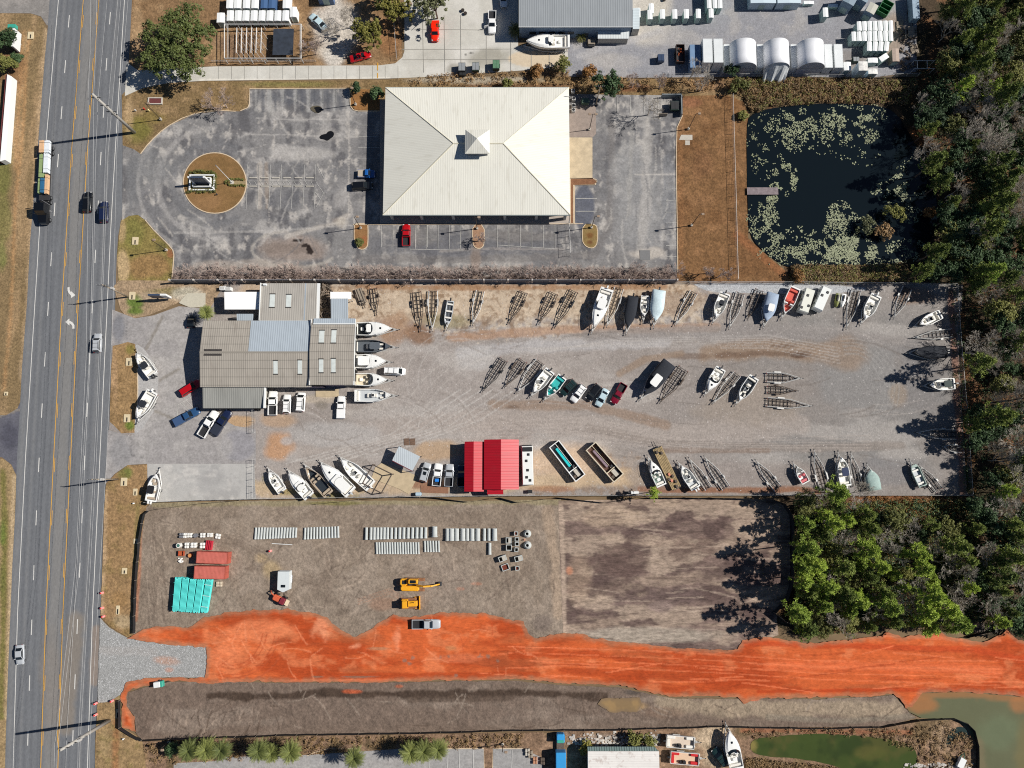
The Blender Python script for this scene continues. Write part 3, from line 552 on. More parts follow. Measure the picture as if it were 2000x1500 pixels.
# construction lot
MUD=C(134,120,106)
sheet('graded_lot',[(287,990),(300,982),(500,978),(900,978),(1095,976),(1100,1245),(1000,1260),(700,1260),(400,1240),(262,1245),(268,1150),(276,1050)],MUD,S_SOIL,
      [noisecol(C(150,136,122),.6,6,.48,.66,seed=51),noisecol(C(116,102,90),.5,3,.55,.7,seed=52),stroke([(1070,1000),(1085,1100),(1090,1200)],14,C(162,142,122),.7,nz=.5),stroke([(300,985),(600,981),(1090,979)],8,C(140,130,100),.7,nz=.5),blob(660,983,80,5,C(112,108,62),.7),blob(530,1110,26,26,C(170,148,110),.6),blob(510,1090,20,14,C(168,146,112),.6),stroke([(275,1030),(272,1120),(266,1210)],5,C(170,110,80),.6),blob(900,1150,10,4,C(196,118,84),.6),blob(930,1140,14,4,C(176,116,90),.5),blob(750,1180,40,16,C(150,118,98),.6),blob(1060,1215,26,20,C(112,100,92),.7),blob(850,1140,90,60,C(140,126,114),.5)]
      +[stroke([(830+14*i,1070+3*i),(832+14*i,1190)],1.4,C(150,136,122),.5,nz=.6) for i in range(14)]+[stroke([(400,1040+5*i),(470,1048+6*i),(520,1075+8*i)],1.5,C(112,98,86),.5) for i in range(4)]+[stroke([(700,1170+5*i),(760,1150+5*i),(790,1165+4*i)],1.5,C(160,120,98),.5) for i in range(3)]+scratches(110,300,1000,1080,1200,[C(160,144,128),C(108,95,84),C(104,90,80)],11,12,60,1.7,.6)+scratches(26,284,1010,320,1200,[C(160,144,128),C(108,95,84),C(104,90,80)],12,30,90,1.7,.6,1.5,.2),.27,.2,relief=.14,reliefs=2.0,seed=28)
sheet('cleared_lot',[(1090,978),(1300,974),(1510,974),(1532,988),(1543,1010),(1543,1120),(1538,1160),(1516,1195),(1520,1240),(1440,1272),(1300,1268),(1200,1256),(1100,1248)],C(152,134,119),S_CLEAR,
      [noisecol(C(108,90,84),.85,4,.46,.56,seed=53,sx=2.4,o=6),noisecol(C(88,72,68),.85,2.4,.53,.62,seed=63,sx=2.4),noisecol(C(170,150,131),.5,3,.55,.7,seed=54,sx=3),blob(1210,1095,70,30,C(98,80,74),.8,nz=.9,ns=3),blob(1340,1070,60,26,C(104,86,78),.75,nz=.9,ns=3),blob(1400,1120,70,18,C(98,82,76),.8,nz=.9,ns=3),blob(1280,1165,110,22,C(98,82,78),.85,nz=.9,ns=3),blob(1180,1150,50,20,C(92,76,70),.8,nz=.9,ns=3),blob(1430,1180,40,16,C(100,84,78),.7,nz=.9,ns=3),blob(1130,1130,30,70,C(160,138,118),.5),blob(1200,1010,90,24,C(166,146,126),.7),blob(1260,1240,160,18,C(160,148,134),.9),blob(1460,1060,60,30,C(160,140,122),.5),blob(1290,1185,34,14,C(134,116,108),.9),blob(1112,1115,10,12,C(190,128,96),.6)]+scratches(70,1110,985,1530,1250,[C(168,150,134),C(92,76,70)],31,30,110,1.7,.55,0,.15)+[blob(1112,1116,6,7,C(190,128,96),.3),stroke([(1095,990),(1100,1100),(1102,1240)],7,C(176,156,138),.7,nz=.4)],.3,.15,relief=.14,seed=29)
CL,CLD,CLL=C(196,94,50),C(166,66,30),C(218,130,86)
sheet('red_clay_road',[(250,1244),(300,1222),(370,1224),(402,1205),(440,1196),(480,1191),(560,1189),(610,1196),(640,1206),(664,1228),(690,1243),(716,1236),(740,1215),(768,1201),(800,1206),(860,1196),(960,1199),(1000,1212),(1024,1213),(1030,1236),(1050,1247),(1075,1238),(1140,1237),(1155,1246),(1200,1251),(1300,1262),(1370,1268),(1440,1269),(1450,1250),(1500,1243),(1540,1250),(1600,1256),(1640,1250),(1720,1240),(1730,1232),(1760,1244),(1810,1238),(1830,1233),(1860,1246),(1920,1252),(1955,1240),(1962,1226),(1985,1250),(2130,1262),(2130,1372),(1990,1362),(1960,1356),(1880,1351),(1800,1352),(1782,1380),(1768,1382),(1756,1366),(1742,1352),(1700,1358),(1600,1362),(1490,1362),(1450,1374),(1440,1360),(1360,1358),(1320,1361),(1270,1350),(1210,1338),(1100,1333),(1010,1326),(900,1327),(740,1331),(560,1331),(480,1330),(410,1334),(330,1328),(262,1345),(250,1352),(250,1380),(264,1400),(266,1428),(240,1418),(238,1350),(250,1330),(290,1324),(402,1322),(405,1262),(330,1258),(290,1252)],CL,S_CLAY,
      [noisecol(CLD,.8,6,.47,.6,seed=55,sx=4),noisecol(CLL,.5,3,.56,.72,seed=56,sx=1.5),noisecol(C(152,82,50),.5,4,.56,.68,seed=66,sx=4),stroke([(1000,1280),(1150,1275),(1300,1300),(1500,1320)],10,CLD,.8,nz=.5),stroke([(1100,1310),(1300,1318),(1500,1340),(1560,1345)],12,CLD,.75,nz=.5),stroke([(650,1320),(900,1318),(1050,1316)],8,CLD,.8,nz=.4),stroke([(1450,1255),(1700,1262),(1900,1268),(2010,1290)],8,C(182,72,36),.85,nz=.3),stroke([(1480,1350),(1750,1346),(1900,1348),(2010,1356)],5,C(176,66,30),.85,nz=.3),stroke([(430,1330),(760,1327)],3,C(226,110,66),.8),stroke([(1450,1246),(1700,1240),(1950,1250)],5,C(226,128,88),.6),blob(500,1230,90,26,C(226,136,92),.6,nz=.5),blob(630,1226,26,26,C(232,156,116),.6,nz=.9,ns=2,soft=.9),blob(690,1262,20,9,C(236,164,126),.6,nz=.9,ns=2,soft=.9),blob(776,1250,12,26,C(232,150,112),.6,nz=.9,ns=2,soft=.9),blob(740,1266,26,4,C(172,122,90),.8),blob(440,1280,40,30,C(222,130,88),.5),blob(880,1265,16,7,C(186,126,84),.7),blob(890,1285,60,12,C(200,112,76),.6),blob(620,1321,18,3,C(120,100,84),.8),blob(700,1321,44,2.5,C(120,100,86),.8),stroke([(1500,1300),(1700,1300),(1950,1308)],12,C(216,112,70),.6)]
      +[stroke(arc(455,1225,60+8*i,74+6*i,-110,-10),1.7,C(176,82,48),.75,nz=.3) for i in (0,1,3,4,6)]+[stroke([(960+30*i,1205+4*i),(962+28*i,1240+3*i)],1.4,C(176,74,40),.6) for i in range(5)]+[stroke([(1000+12*i,1262+6*i),(1300+20*i,1272+7*i),(1600,1290+6*i),(1950,1290+8*i)],1.5,C(190,84,46) if i%2 else C(228,126,84),.5,nz=.6) for i in range(7)]+scratches(60,420,1215,1050,1320,[C(168,76,44),C(236,148,106)],15,14,60,1.5,.4)+scratches(44,900,1262,1990,1345,[C(160,64,32),C(226,124,82)],16,40,160,1.5,.6,0,.1)
      +[blob(x,y,5,4,C(122,112,100),.6,nz=1.0,ns=.8) for x,y in ((790,1290),(806,1284),(860,1283),(876,1281),(937,1281),(955,1281),(972,1290),(891,1318),(800,1296))],.27,.5,1.6,relief=.2,reliefs=3,seed=30,z=.34,edge=(C(158,112,84),1.3,.75))
sheet('stone_entrance',[(196,1206),(214,1226),(250,1246),(290,1254),(372,1254),(405,1259),(408,1290),(409,1324),(330,1322),(290,1324),(262,1332),(246,1342),(236,1356),(216,1370),(191,1376)],C(150,150,148),S_ROCK,[blob(320,1290,30,14,C(190,140,112),.5,nz=.5),blob(330,1308,12,6,C(200,130,96),.5),stroke([(200,1270),(300,1272)],12,C(160,156,152),.6),blob(205,1375,12,8,C(176,172,166),.7)],.4,.15,seed=31)
sheet('dirt_bank',[(250,1352),(270,1346),(306,1336),(330,1332),(400,1331),(560,1333),(740,1333),(900,1330),(1010,1330),(1100,1338),(1210,1342),(1270,1356),(1320,1364),(1440,1364),(1500,1364),(1600,1365),(1700,1361),(1745,1357),(1758,1372),(1775,1390),(1790,1402),(1720,1419),(1600,1421),(1400,1419),(1200,1424),(1000,1428),(800,1431),(640,1434),(400,1441),(280,1446),(266,1430),(264,1398),(248,1380),(246,1362)],C(113,98,87),S_SOIL,
      [noisecol(C(136,122,110),.6,5,.5,.68,seed=57,sx=3),stroke([(410,1358),(520,1360),(620,1352),(800,1356),(1000,1352),(1180,1358)],10,C(70,57,48),.95,nz=.8),stroke([(800,1366),(1000,1362)],8,C(84,70,60),.7),blob(690,1350,24,5,C(190,92,56),.7,nz=.6),blob(780,1340,10,4,C(180,92,58),.6),stroke([(1290,1375),(1500,1385),(1750,1385)],22,C(152,136,116),.85,nz=.5),blob(1290,1390,60,16,C(118,98,84),.7),blob(1235,1352,24,8,C(84,76,70),.9),blob(1470,1365,20,6,C(206,104,66),.9),stroke([(1500,1400),(1650,1408),(1780,1398)],8,C(130,120,106),.7),blob(1240,1378,38,13,C(172,142,100),.6)]+scratches(70,260,1345,1750,1430,[C(144,130,117),C(92,78,68),C(88,74,64)],13,12,60,1.7,.6)+scratches(24,300,1370,520,1425,[C(84,70,60),C(146,130,116)],14,14,36,1.8,.7,2.0),.27,.2,relief=.35,reliefs=2.2,seed=32)
sheet('puddle',[(1168,1372),(1176,1362),(1200,1361),(1246,1363),(1252,1374),(1244,1386),(1220,1390),(1190,1386)],C(148,122,86),M_MUDW,[noisecol(C(126,106,80),.7,2,.5,.66)],.4,.7,2.5,z=.5,seed=45,edge=(C(122,104,84),.8,.8))
# lower right ponds and bank
sheet('scrub_bank',[(230,1450),(280,1448),(640,1436),(1000,1431),(1400,1420),(1720,1419),(1790,1406),(1862,1403),(1892,1422),(1906,1452),(1908,1620),(200,1620),(205,1480)],C(128,104,84),S_LITTER,
      [noisecol(C(156,128,104),.6,2,.5,.7,seed=58),noisecol(C(96,84,56),.6,4,.55,.7,seed=59),blob(260,1480,40,26,C(142,116,80),.8),blob(1390,1440,46,40,C(186,166,140),.9),blob(1400,1480,40,30,C(180,160,134),.8),blob(1840,1440,40,40,C(150,128,104),.7),stroke([(1450,1426),(1600,1428),(1780,1430)],7,C(140,92,66),.8),blob(1180,1440,40,10,C(150,140,130),.6)],.6,seed=33)
sheet('roadside_verge',[(208,944),(226,926),(250,909),(288,907),(290,980),(286,994),(276,1050),(268,1150),(262,1240),(250,1244),(214,1222),(197,1204),(200,1130),(204,1000)],C(146,118,84),S_GRASS,
      [blob(246,925,20,16,C(94,114,48),.7),stroke([(205,960),(203,1100),(200,1200)],7,C(180,152,118),.7,nz=.5),stroke([(270,990),(266,1100)],7,C(120,110,66),.6),blob(235,1170,20,20,C(150,118,78),.6),blob(240,1215,24,18,C(166,148,118),.7),noisecol(C(124,106,66),.5,2.4,.52,.7)],.5,.1,seed=34)
sheet('roadside_verge',[(191,1372),(216,1370),(236,1356),(240,1420),(266,1436),(280,1450),(300,1620),(184,1620),(187,1460)],C(146,122,88),S_GRASS,[stroke([(228,1410),(226,1500)],9,C(150,108,72),.8,nz=.2),blob(206,1450,12,40,C(156,134,98),.7),noisecol(C(116,104,62),.5,1.4,.56,.7)],.5,.1,seed=35)
sheet('muddy_pond',[(1762,1372),(1790,1353),(1880,1351),(1990,1361),(2140,1372),(2140,1620),(1910,1620),(1908,1480),(1902,1446),(1884,1418),(1862,1402),(1800,1402),(1775,1390)],C(100,102,78),M_MUDW,[stroke([(1790,1356),(1900,1353),(2010,1364)],12,C(158,110,72),.7,nz=.3),blob(1800,1375,36,20,C(164,112,72),.75),blob(1990,1375,30,26,C(168,112,72),.6),blob(1950,1430,60,50,C(106,116,90),.6),stroke([(1915,1500),(1908,1450)],14,C(122,110,86),.6),blob(2010,1460,40,90,C(122,110,74),.5)],.8,.15,z=.26,seed=36)
sheet('algae_pond',[(1464,1450),(1480,1440),(1580,1431),(1700,1438),(1760,1448),(1784,1460),(1790,1480),(1788,1520),(1740,1530),(1640,1498),(1560,1480),(1490,1476),(1466,1466)],C(64,76,40),M_MUDW,[noisecol(C(86,82,48),.6,4,.5,.68,seed=61),noisecol(C(46,58,34),.6,5,.5,.66,seed=62),blob(1470,1456,14,16,C(140,126,74),.7),blob(1700,1470,50,18,C(96,92,50),.5)],.6,.25,z=.24,smooth=1,seed=37)
water('pond_water',[(1845,1450),(1856,1424),(1880,1416),(1894,1436),(1886,1442),(1864,1444),(1850,1456)],mat('teal_water',C(44,58,56),.1),.24)
GP=C(150,148,146)
sheet('parking_lot',[(340,1490),(420,1486),(440,1478),(600,1474),(780,1462),(860,1462),(945,1462),(945,1620),(340,1620)],GP,S_LOT,[noisecol(C(164,160,156),.6,4,.5,.7)],.6,seed=38)
sheet('parking_lot',[(963,1462),(1022,1462),(1060,1480),(1060,1620),(963,1620)],GP,S_LOT,[],.6,seed=39)
kerb([(600,1476),(612,1470),(640,1462),(700,1462)],w_=.15);kerb([(780,1462),(945,1461.5),(946,1510)]);kerb([(962,1510),(963,1461.5),(1022,1461)])
mb=MB()
for x in (840,875,898,925,1000):strip(mb,[(x,1464),(x-1,1510)],.1,.3)
struct(mb.build('parking_bay_lines',M_PW))
# water lilies
def lilies(cl):
    m=MB()
    for cx,cy,rx,ry,n in cl:
        for _ in range(int(n*2.3)):
            a=rnd.random()*6.283;r=math.sqrt(rnd.random())
            x,y=P(cx+rx*r*math.cos(a)*1.1,cy+ry*r*math.sin(a)*1.1,.24)
            if fbm(np.array([x]),np.array([y]),1.6,71,3)[0]<.475:continue
            q=rnd.uniform(.08,.175);a0=rnd.random()*6;z=.232+rnd.random()*.05
            tx,ty=rnd.uniform(-.12,.12),rnd.uniform(-.12,.12)
            m.add([(x+q*math.cos(a0+k*.98),y+q*math.sin(a0+k*.98),z+q*(tx*math.cos(a0+k*.98)+ty*math.sin(a0+k*.98))+.03) for k in range(6)],[tuple(range(6))])
    return m
CLU=[(1560,255,34,42,420),(1490,270,30,44,110),(1530,240,40,26,120),(1655,230,45,24,260),(1680,255,40,26,240),(1640,280,50,30,160),(1620,245,30,30,120),(1700,225,30,20,90),(1500,320,30,30,90),(1535,345,22,24,240),(1528,370,26,14,120),(1510,390,14,7,60),(1480,430,20,34,150),(1505,440,16,40,200),(1520,490,40,26,200),(1560,470,40,26,230),(1600,490,60,24,200),(1650,460,40,46,420),(1660,490,50,26,500),(1640,420,24,26,160),(1740,375,36,20,320),(1755,355,20,14,130),(1770,490,40,22,200),(1720,505,40,14,120),(1780,350,30,40,60),(1780,420,20,16,70),(1690,310,30,14,40),(1585,505,40,14,90)]
lp=lilies(CLU).build('water_lilies',mat('lily_pad_leaf',C(142,148,114),.6,var=.35,vscale=.6))
lp['kind']='stuff';lp['label']='pale green lily pads floating in patches on the dark pond';lp['category']='water lilies'
# ---------------------------------------------------------------- buildings
def rect(x0,y0,x1,y1,z):
    a=P(x0,y0,z);b=P(x1,y1,z); return min(a[0],b[0]),max(a[0],b[0]),min(a[1],b[1]),max(a[1],b[1])
def slab(mb,quad,t=.12):
    """sloping sheet with thickness, quad counter-clockwise from above"""
    n=len(quad); return mb.add([tuple(q) for q in quad]+[(q[0],q[1],q[2]-t) for q in quad],[tuple(range(n)),tuple(range(n,2*n))[::-1]]+[(i,n+i,n+(i+1)%n,(i+1)%n) for i in range(n)])
def wallbox(x0,x1,y0,y1,h,peak=0,axis='x',z0=0):
    m=MB()
    if not peak: return m.box(x0,x1,y0,y1,z0,h)
    if axis=='x':
        ym=(y0+y1)/2;prof=[(y0,z0),(y1,z0),(y1,h),(ym,h+peak),(y0,h)]; return m.loft([[(x,y,z) for y,z in prof] for x in (x0,x1)][::-1],True,True,True)
    xm=(x0+x1)/2;prof=[(x0,z0),(x1,z0),(x1,h),(xm,h+peak),(x0,h)]; return m.loft([[(x,y,z) for x,z in prof] for y in (y0,y1)],True,True,True)
def gable(t,X,ze,rise,axis,m,name='roof',tk=.14,split=None):
    x0,x1,y0,y1=X;mb=MB();r=[]
    if axis=='x':
        ym=split if split is not None else (y0+y1)/2
        q=[[(x0,y0,ze),(x1,y0,ze),(x1,ym,ze+rise),(x0,ym,ze+rise)],[(x0,ym+.002,ze+rise),(x1,ym+.002,ze+rise),(x1,y1,ze),(x0,y1,ze)]]
    else:
        xm=split if split is not None else (x0+x1)/2
        q=[[(x0,y0,ze),(xm,y0,ze+rise),(xm,y1,ze+rise),(x0,y1,ze)],[(xm+.002,y0,ze+rise),(x1,y0,ze),(x1,y1,ze),(xm+.002,y1,ze+rise)]]
    for k in q:slab(mb,k,tk)
    return mb.build(name,m,t)
M_DOOR=mat('grey_door',C(92,96,102),.5);M_WIN=mat('window_pane',(0.02,0.03,0.04),.08,spec=.6)
def panel(t,name,x,y,z,w_,h,face,m,d=.04):
    b=MB()
    if face=='s':b.box(x-w_/2,x+w_/2,y-d,y+.01,z,z+h)
    elif face=='n':b.box(x-w_/2,x+w_/2,y-.01,y+d,z,z+h)
    elif face=='w':b.box(x-d,x+.01,y-w_/2,y+w_/2,z,z+h)
    else:b.box(x-.01,x+d,y-w_/2,y+w_/2,z,z+h)
    return b.build(name,m,t)
# --- office with cream hipped roof
CREAM=C(224,222,210)
MR_NS=rib_mat('cream_standing_seam',CREAM,0,.42,.2,.45,.05,seam=.11,stain=C(196,192,178),stain_amt=.5,vstretch=(1,.15));MR_EW=rib_mat('cream_standing_seam_side',CREAM,1,.42,.2,.45,.05,seam=.11,stain=C(196,192,178),stain_amt=.5,vstretch=(.15,1))
ze=4.8;x0,x1,y0,y1=rect(753,171,1113.5,419.5,ze);xa,xb=P(886,285,8.7)[0],P(983,285,8.7)[0];ym=(y0+y1)/2;zr=8.7
t=thing('office_building','large office building with cream hipped metal roof and small square cupola','office building')
M_STUC=mat('pale_stucco',C(196,190,178),.9,var=.08)
MB().box(x0+.9,x1-.9,y0+1.6,y1-.9,0,ze-.35).build('wall',M_STUC,t)
rf=MB();slab(rf,[(x0,y0,ze),(x1,y0,ze),(xb,ym,zr),(xa,ym,zr)],.25);slab(rf,[(x1,y1,ze),(x0,y1,ze),(xa,ym+.002,zr),(xb,ym+.002,zr)],.25)
rf.build('roof',MR_NS,t)
re_=MB();slab(re_,[(x0-.003,y1,ze),(x0-.003,y0,ze),(xa-.003,ym,zr)],.25);slab(re_,[(x1+.003,y0,ze),(x1+.003,y1,ze),(xb+.003,ym,zr)],.25)
re_.build('roof_end',MR_EW,t)
cap=MB()
for a,b in (((x0,y0),(xa,ym)),((x0,y1),(xa,ym)),((x1,y0),(xb,ym)),((x1,y1),(xb,ym))):cap.tube([(a[0],a[1],ze+.02),(b[0],b[1],zr+.03)],.13,5)
cap.tube([(xa,ym,zr+.04),(xb,ym,zr+.04)],.13,5);cap.build('ridge_cap',mat('cream_trim',C(214,208,186),.5),t)
for ya,yb in ((y0-.14,y0-.02),(y1+.02,y1+.14)):MB().box(x0-.1,x1+.1,ya,yb,ze-.3,ze-.05).build('gutter',mat('gutter_metal',C(150,160,158),.5),t)
for i,px in enumerate((823,885,935.5,986,1047.5,765,1104)):
    x=P(px,430,2)[0];MB().rbox(x-.35,x+.35,y0+.25,y0+1.0,0,ze-.3,.1).build('column',M_STUC,t)
for px in (854,910,961,1016,790,1075):panel(t,'window',P(px,430,2)[0],y0+1.6,.9,2.4,1.9,'s',M_WIN)
panel(t,'door',P(870,430,2)[0]+1.5,y0+1.6,0,1.1,2.2,'s',M_DOOR)
for k in range(5):panel(t,'window',x0+.9,y0+4+k*5.6,.9,1.8,1.7,'w',M_WIN)
cx0,cx1,cy0,cy1=rect(908.5,253,956,300,zr+1.6)
cu=MB().box(cx0+.5,cx1-.5,cy0+.5,cy1-.5,zr-2.2,zr+1.45).build('cupola',mat('cupola_wall',C(120,124,128),.7),t)
cxm,cym=(cx0+cx1)/2,(cy0+cy1)/2;cr_=MB();cz=zr+1.6
for a,b in (((cx0,cy0),(cx1,cy0)),((cx1,cy0),(cx1,cy1)),((cx1,cy1),(cx0,cy1)),((cx0,cy1),(cx0,cy0))):slab(cr_,[(*a,cz),(*b,cz),(cxm,cym,cz+1.7)],.12)
c2=cr_.build('cupola_roof',MR_NS,cu)
for d in (-1.2,1.2):panel(cu,'louvre',cxm+d,cy0+.5,cz-1.5,1.4,1.0,'s',M_DOOR)
MB().tube([(x1-1.2,y1-2.4,5.2),(x1+.3,y1-2.4,5.1)],.06,6).build('flue_pipe',M_GALV,t)
# --- workshop complex of the boat yard
TAN=C(168,161,150);GALV=C(172,182,190)
MT=rib_mat('tan_ribbed_roof',TAN,0,.5,.35,.5,.16,seam=.26,cross=1.9,stain=C(128,118,108),stain_amt=.35,vstretch=(1,.25))
MG=rib_mat('pale_ribbed_roof',GALV,0,.5,.35,.4,.12,seam=.2,vstretch=(1,.3))
MC=rib_mat('grey_ribbed_roof',C(174,169,160),0,.5,.35,.5,.16,seam=.2,stain=C(134,126,118),stain_amt=.4,vstretch=(1,.25))
M_SKY=mat('translucent_skylight',C(206,212,208),.3,var=.12,vscale=1.2);M_SKF=mat('skylight_flashing',C(58,56,54),.7)
M_WALLB=mat('workshop_siding',C(176,172,162),.8,var=.1);M_WTRIM=mat('white_trim',C(222,224,222),.6)
def skylight(t,px0,py0,px1,py1,zf,lift=.05):
    a=P(px0,py0,zf((px0+px1)/2,py0));b=P(px1,py1,zf(px0,py1));za,zb=zf(px0,py0)+lift,zf(px0,py1)+lift
    o=slab(MB(),[(a[0],b[1],zb),(b[0],b[1],zb),(b[0],a[1],za),(a[0],a[1],za)],.04).build('skylight',M_SKY,t)
    for y,z in ((a[1],za),(b[1],zb)):MB().box(a[0]-.1,b[0]+.1,y-.12,y+.12,z-.05,z+.03).build('flashing',M_SKF,o)
X=rect(397,626,608,756,4.6);zA=4.6;ymA=P(500,688,5.8)[1]
def zroof(X,ze,rise,split): return lambda px,py:ze+rise*max(0,1-abs(P(px,py,ze+rise*.6)[1]-split)/((X[3]-X[2])/2))
t=thing('boat_workshop','long boat workshop with tan ribbed gable roof and one pale blue roof panel','workshop')
wallbox(X[0]+.3,X[1]-.3,X[2]+.3,X[3]-.3,zA-.1,1.0).build('wall',M_WALLB,t)
gable(t,X,zA,1.2,'x',MT,split=ymA)
a=P(490,627,4.9);b=P(606.5,686,5.75);zt,zb=4.6+.03,5.78
slab(MB(),[(a[0],ymA+.1,zb+.04),(b[0],ymA+.1,zb+.04),(b[0],X[3]-.05,zt+.05),(a[0],X[3]-.05,zt+.05)],.04).build('roof_panel',MG,t)
MB().box(X[0],X[1],ymA-.2,ymA+.2,zA+1.14,zA+1.24).build('ridge_cap',mat('tan_trim',C(140,134,124),.6),t)
zf=zroof(X,zA,1.2,ymA)
for r in ((534,704,542.5,731),(581.5,703,590,731)):skylight(t,*r,zf)
tp=MB();a=P(398,684.5,5.8);b=P(433,687,5.8);tp.box(a[0],b[0],ymA+.25,ymA+.75,5.62,5.78);tp.box(a[0],b[0],ymA-.8,ymA-.3,5.6,5.76);tp.build('tar_patch',mat('roof_tar',C(62,58,56),.9,var=.4,vscale=2),t)
X2=rect(397,756,515,797,3.7);slab(MB(),[(X2[0],X2[2],3.3),(X2[1],X2[2],3.3),(X2[1],X2[3]+.3,4.15),(X2[0],X2[3]+.3,4.15)],.14).build('lean_to_roof',rib_mat('lean_to_ribs',C(152,152,146),0,.5,.35,.5,.22,seam=.2,vstretch=(1,.2)),t)
MB().box(X2[0]+.3,X2[1]-.3,X2[2]+.3,X2[3]+.2,0,3.1).build('lean_to_wall',M_WALLB,t)
MB().box(X2[1]+.02,X2[1]+.3,X2[2],X2[3]+.2,3.2,4.1).build('barge_board',M_WTRIM,t)
panel(t,'loading_door',X[0]+26,X[2]+.3,0,4.2,3.4,'s',mat('rolling_door',C(96,92,120),.6));panel(t,'door',X[0]+20,X[2]+.3,0,1.1,2.2,'s',M_DOOR)
for k in range(3):panel(t,'window',X[0]+.3,X[2]+3+k*4.5,1.1,1.6,1.3,'w',M_WIN)
panel(t,'door',X2[0]+6,X2[2]+.3,0,1.1,2.2,'s',M_DOOR)
Xb=rect(608.5,623,691,752,5.3);ymb=P(650,686,6.2)[1]
t=thing('repair_hall','taller repair hall with four skylights and white trim behind the row of boats','workshop')
wallbox(Xb[0]+.3,Xb[1]-.3,Xb[2]+.3,Xb[3]-.3,5.2,.9).build('wall',M_WALLB,t)
gable(t,Xb,5.3,1.0,'x',MT,split=ymb);zf=zroof(Xb,5.3,1.0,ymb)
for r in ((624,645,632.5,670),(648,644,656,670),(623,701,631.5,728),(647,700,655.5,728)):skylight(t,*r,zf)
MB().box(Xb[0]-.12,Xb[0]+.1,Xb[2],Xb[3],5.25,5.42).build('barge_board',M_WTRIM,t);MB().box(Xb[1]-.1,Xb[1]+.12,Xb[2],Xb[3],5.25,5.42).build('barge_board',M_WTRIM,t)
a=P(612,632.5,5.6);MB().box(a[0],Xb[1],a[1]-.12,a[1]+.1,5.5,5.72).build('parapet',M_WTRIM,t)
slab(MB(),[(a[0],a[1]+.1,5.66),(Xb[1],a[1]+.1,5.66),(Xb[1],Xb[3]+.1,5.42),(a[0],Xb[3]+.1,5.42)],.05).build('roof_panel',MG,t)
panel(t,'loading_door',Xb[0]+4.6,Xb[2]+.3,0,5,3.6,'s',mat('rolling_door',C(96,92,120),.6))
for k in range(4):panel(t,'bay_opening',Xb[1]-.3,Xb[2]+2.6+k*3.4,0,2.8,3.8,'e',mat('open_bay',(.01,.01,.01),.9))  # black panels painted for the dark inside of open bays
Xc=rect(510,553,617,626,4.2)
t=thing('parts_store','grey ribbed parts store with two skylights beside the long garden wall','workshop')
MB().box(Xc[0]+.3,Xc[1]-.3,Xc[2]+.3,Xc[3]-.3,0,3.9).build('wall',M_WALLB,t)
slab(MB(),[(Xc[0],Xc[2],4.5),(Xc[1],Xc[2],4.5),(Xc[1],Xc[3],4.1),(Xc[0],Xc[3],4.1)],.14).build('roof',MC,t)
zf= lambda px,py:4.5-.4*(626-py)/73
for r in ((527.5,574,536,600.5),(559.5,575,568,600.5)):skylight(t,*r,zf)
a=P(593,626,4.4);b=P(598.5,553,4.1);slab(MB(),[(a[0],Xc[2]+.02,4.53),(b[0],Xc[2]+.02,4.53),(b[0],Xc[3],4.13),(a[0],Xc[3],4.13)],.02).build('roof_panel',MG,t)
MB().box(Xc[1]+.02,Xc[1]+.7,Xc[2],Xc[3],3.9,4.1).build('barge_board',M_WTRIM,t);MB().box(Xc[0]-.12,Xc[0]+.05,Xc[2],Xc[3],4.1,4.55).build('barge_board',M_WTRIM,t)
MB().box(Xc[0],Xc[1],Xc[2]-.14,Xc[2]-.02,4.3,4.5).build('gutter',M_WTRIM,t)
a=P(517,555.5,4.6);MB().rbox(a[0]-.4,a[0]+.4,a[1]-.25,a[1]+.25,4.1,4.7).build('roof_vent',M_WTRIM,t);panel(t,'door',Xc[0]+.3,Xc[2]+4,0,1.1,2.2,'w',M_DOOR)
def canopy(label,x0,y0,x1,y1,z,m,drop=.3,name='canopy',rot=0,cat='canopy',tk=.1,walls=False,postm=None):
    a,b,c,d=[P(*q,z) for q in ((x0,y1),(x1,y1),(x1,y0),(x0,y0))]
    t=thing(name,label,cat);slab(MB(),[(*a,z-drop),(*b,z-drop),(*c,z),(*d,z)],tk).build('roof',m,t)
    for q in (a,b,c,d):
        cx=(a[0]+c[0])/2;cy=(a[1]+c[1])/2;px=cx+(q[0]-cx)*.93;py=cy+(q[1]-cy)*.93
        MB().box(px-.06,px+.06,py-.06,py+.06,0,z-drop-.02).build('post',postm or M_GALV,t)
    if walls:MB().box(min(a[0],d[0])+.2,max(b[0],c[0])-.2,min(a[1],b[1])+.2,max(c[1],d[1])-.2,0,z-drop-tk-.05).build('wall',M_WALLB,t)
    return t
M_WR=mat('white_sheet_roof',C(246,246,242),.5,var=.03)
canopy('white flat roofed canopy west of the grey parts store',438,570,507.5,604,3.6,M_WR,.2)
canopy('small pale ribbed porch roof on the north side of the workshop',462,613,494.5,626,3.0,MG,.25)
canopy('pale ribbed awning running north from the repair hall',646,583,679.5,623,3.3,MG,.3)
t=canopy('rounded white tarpaulin cover at the head of the ribbed awning',645,570,686,584,3.0,M_WR,.1)
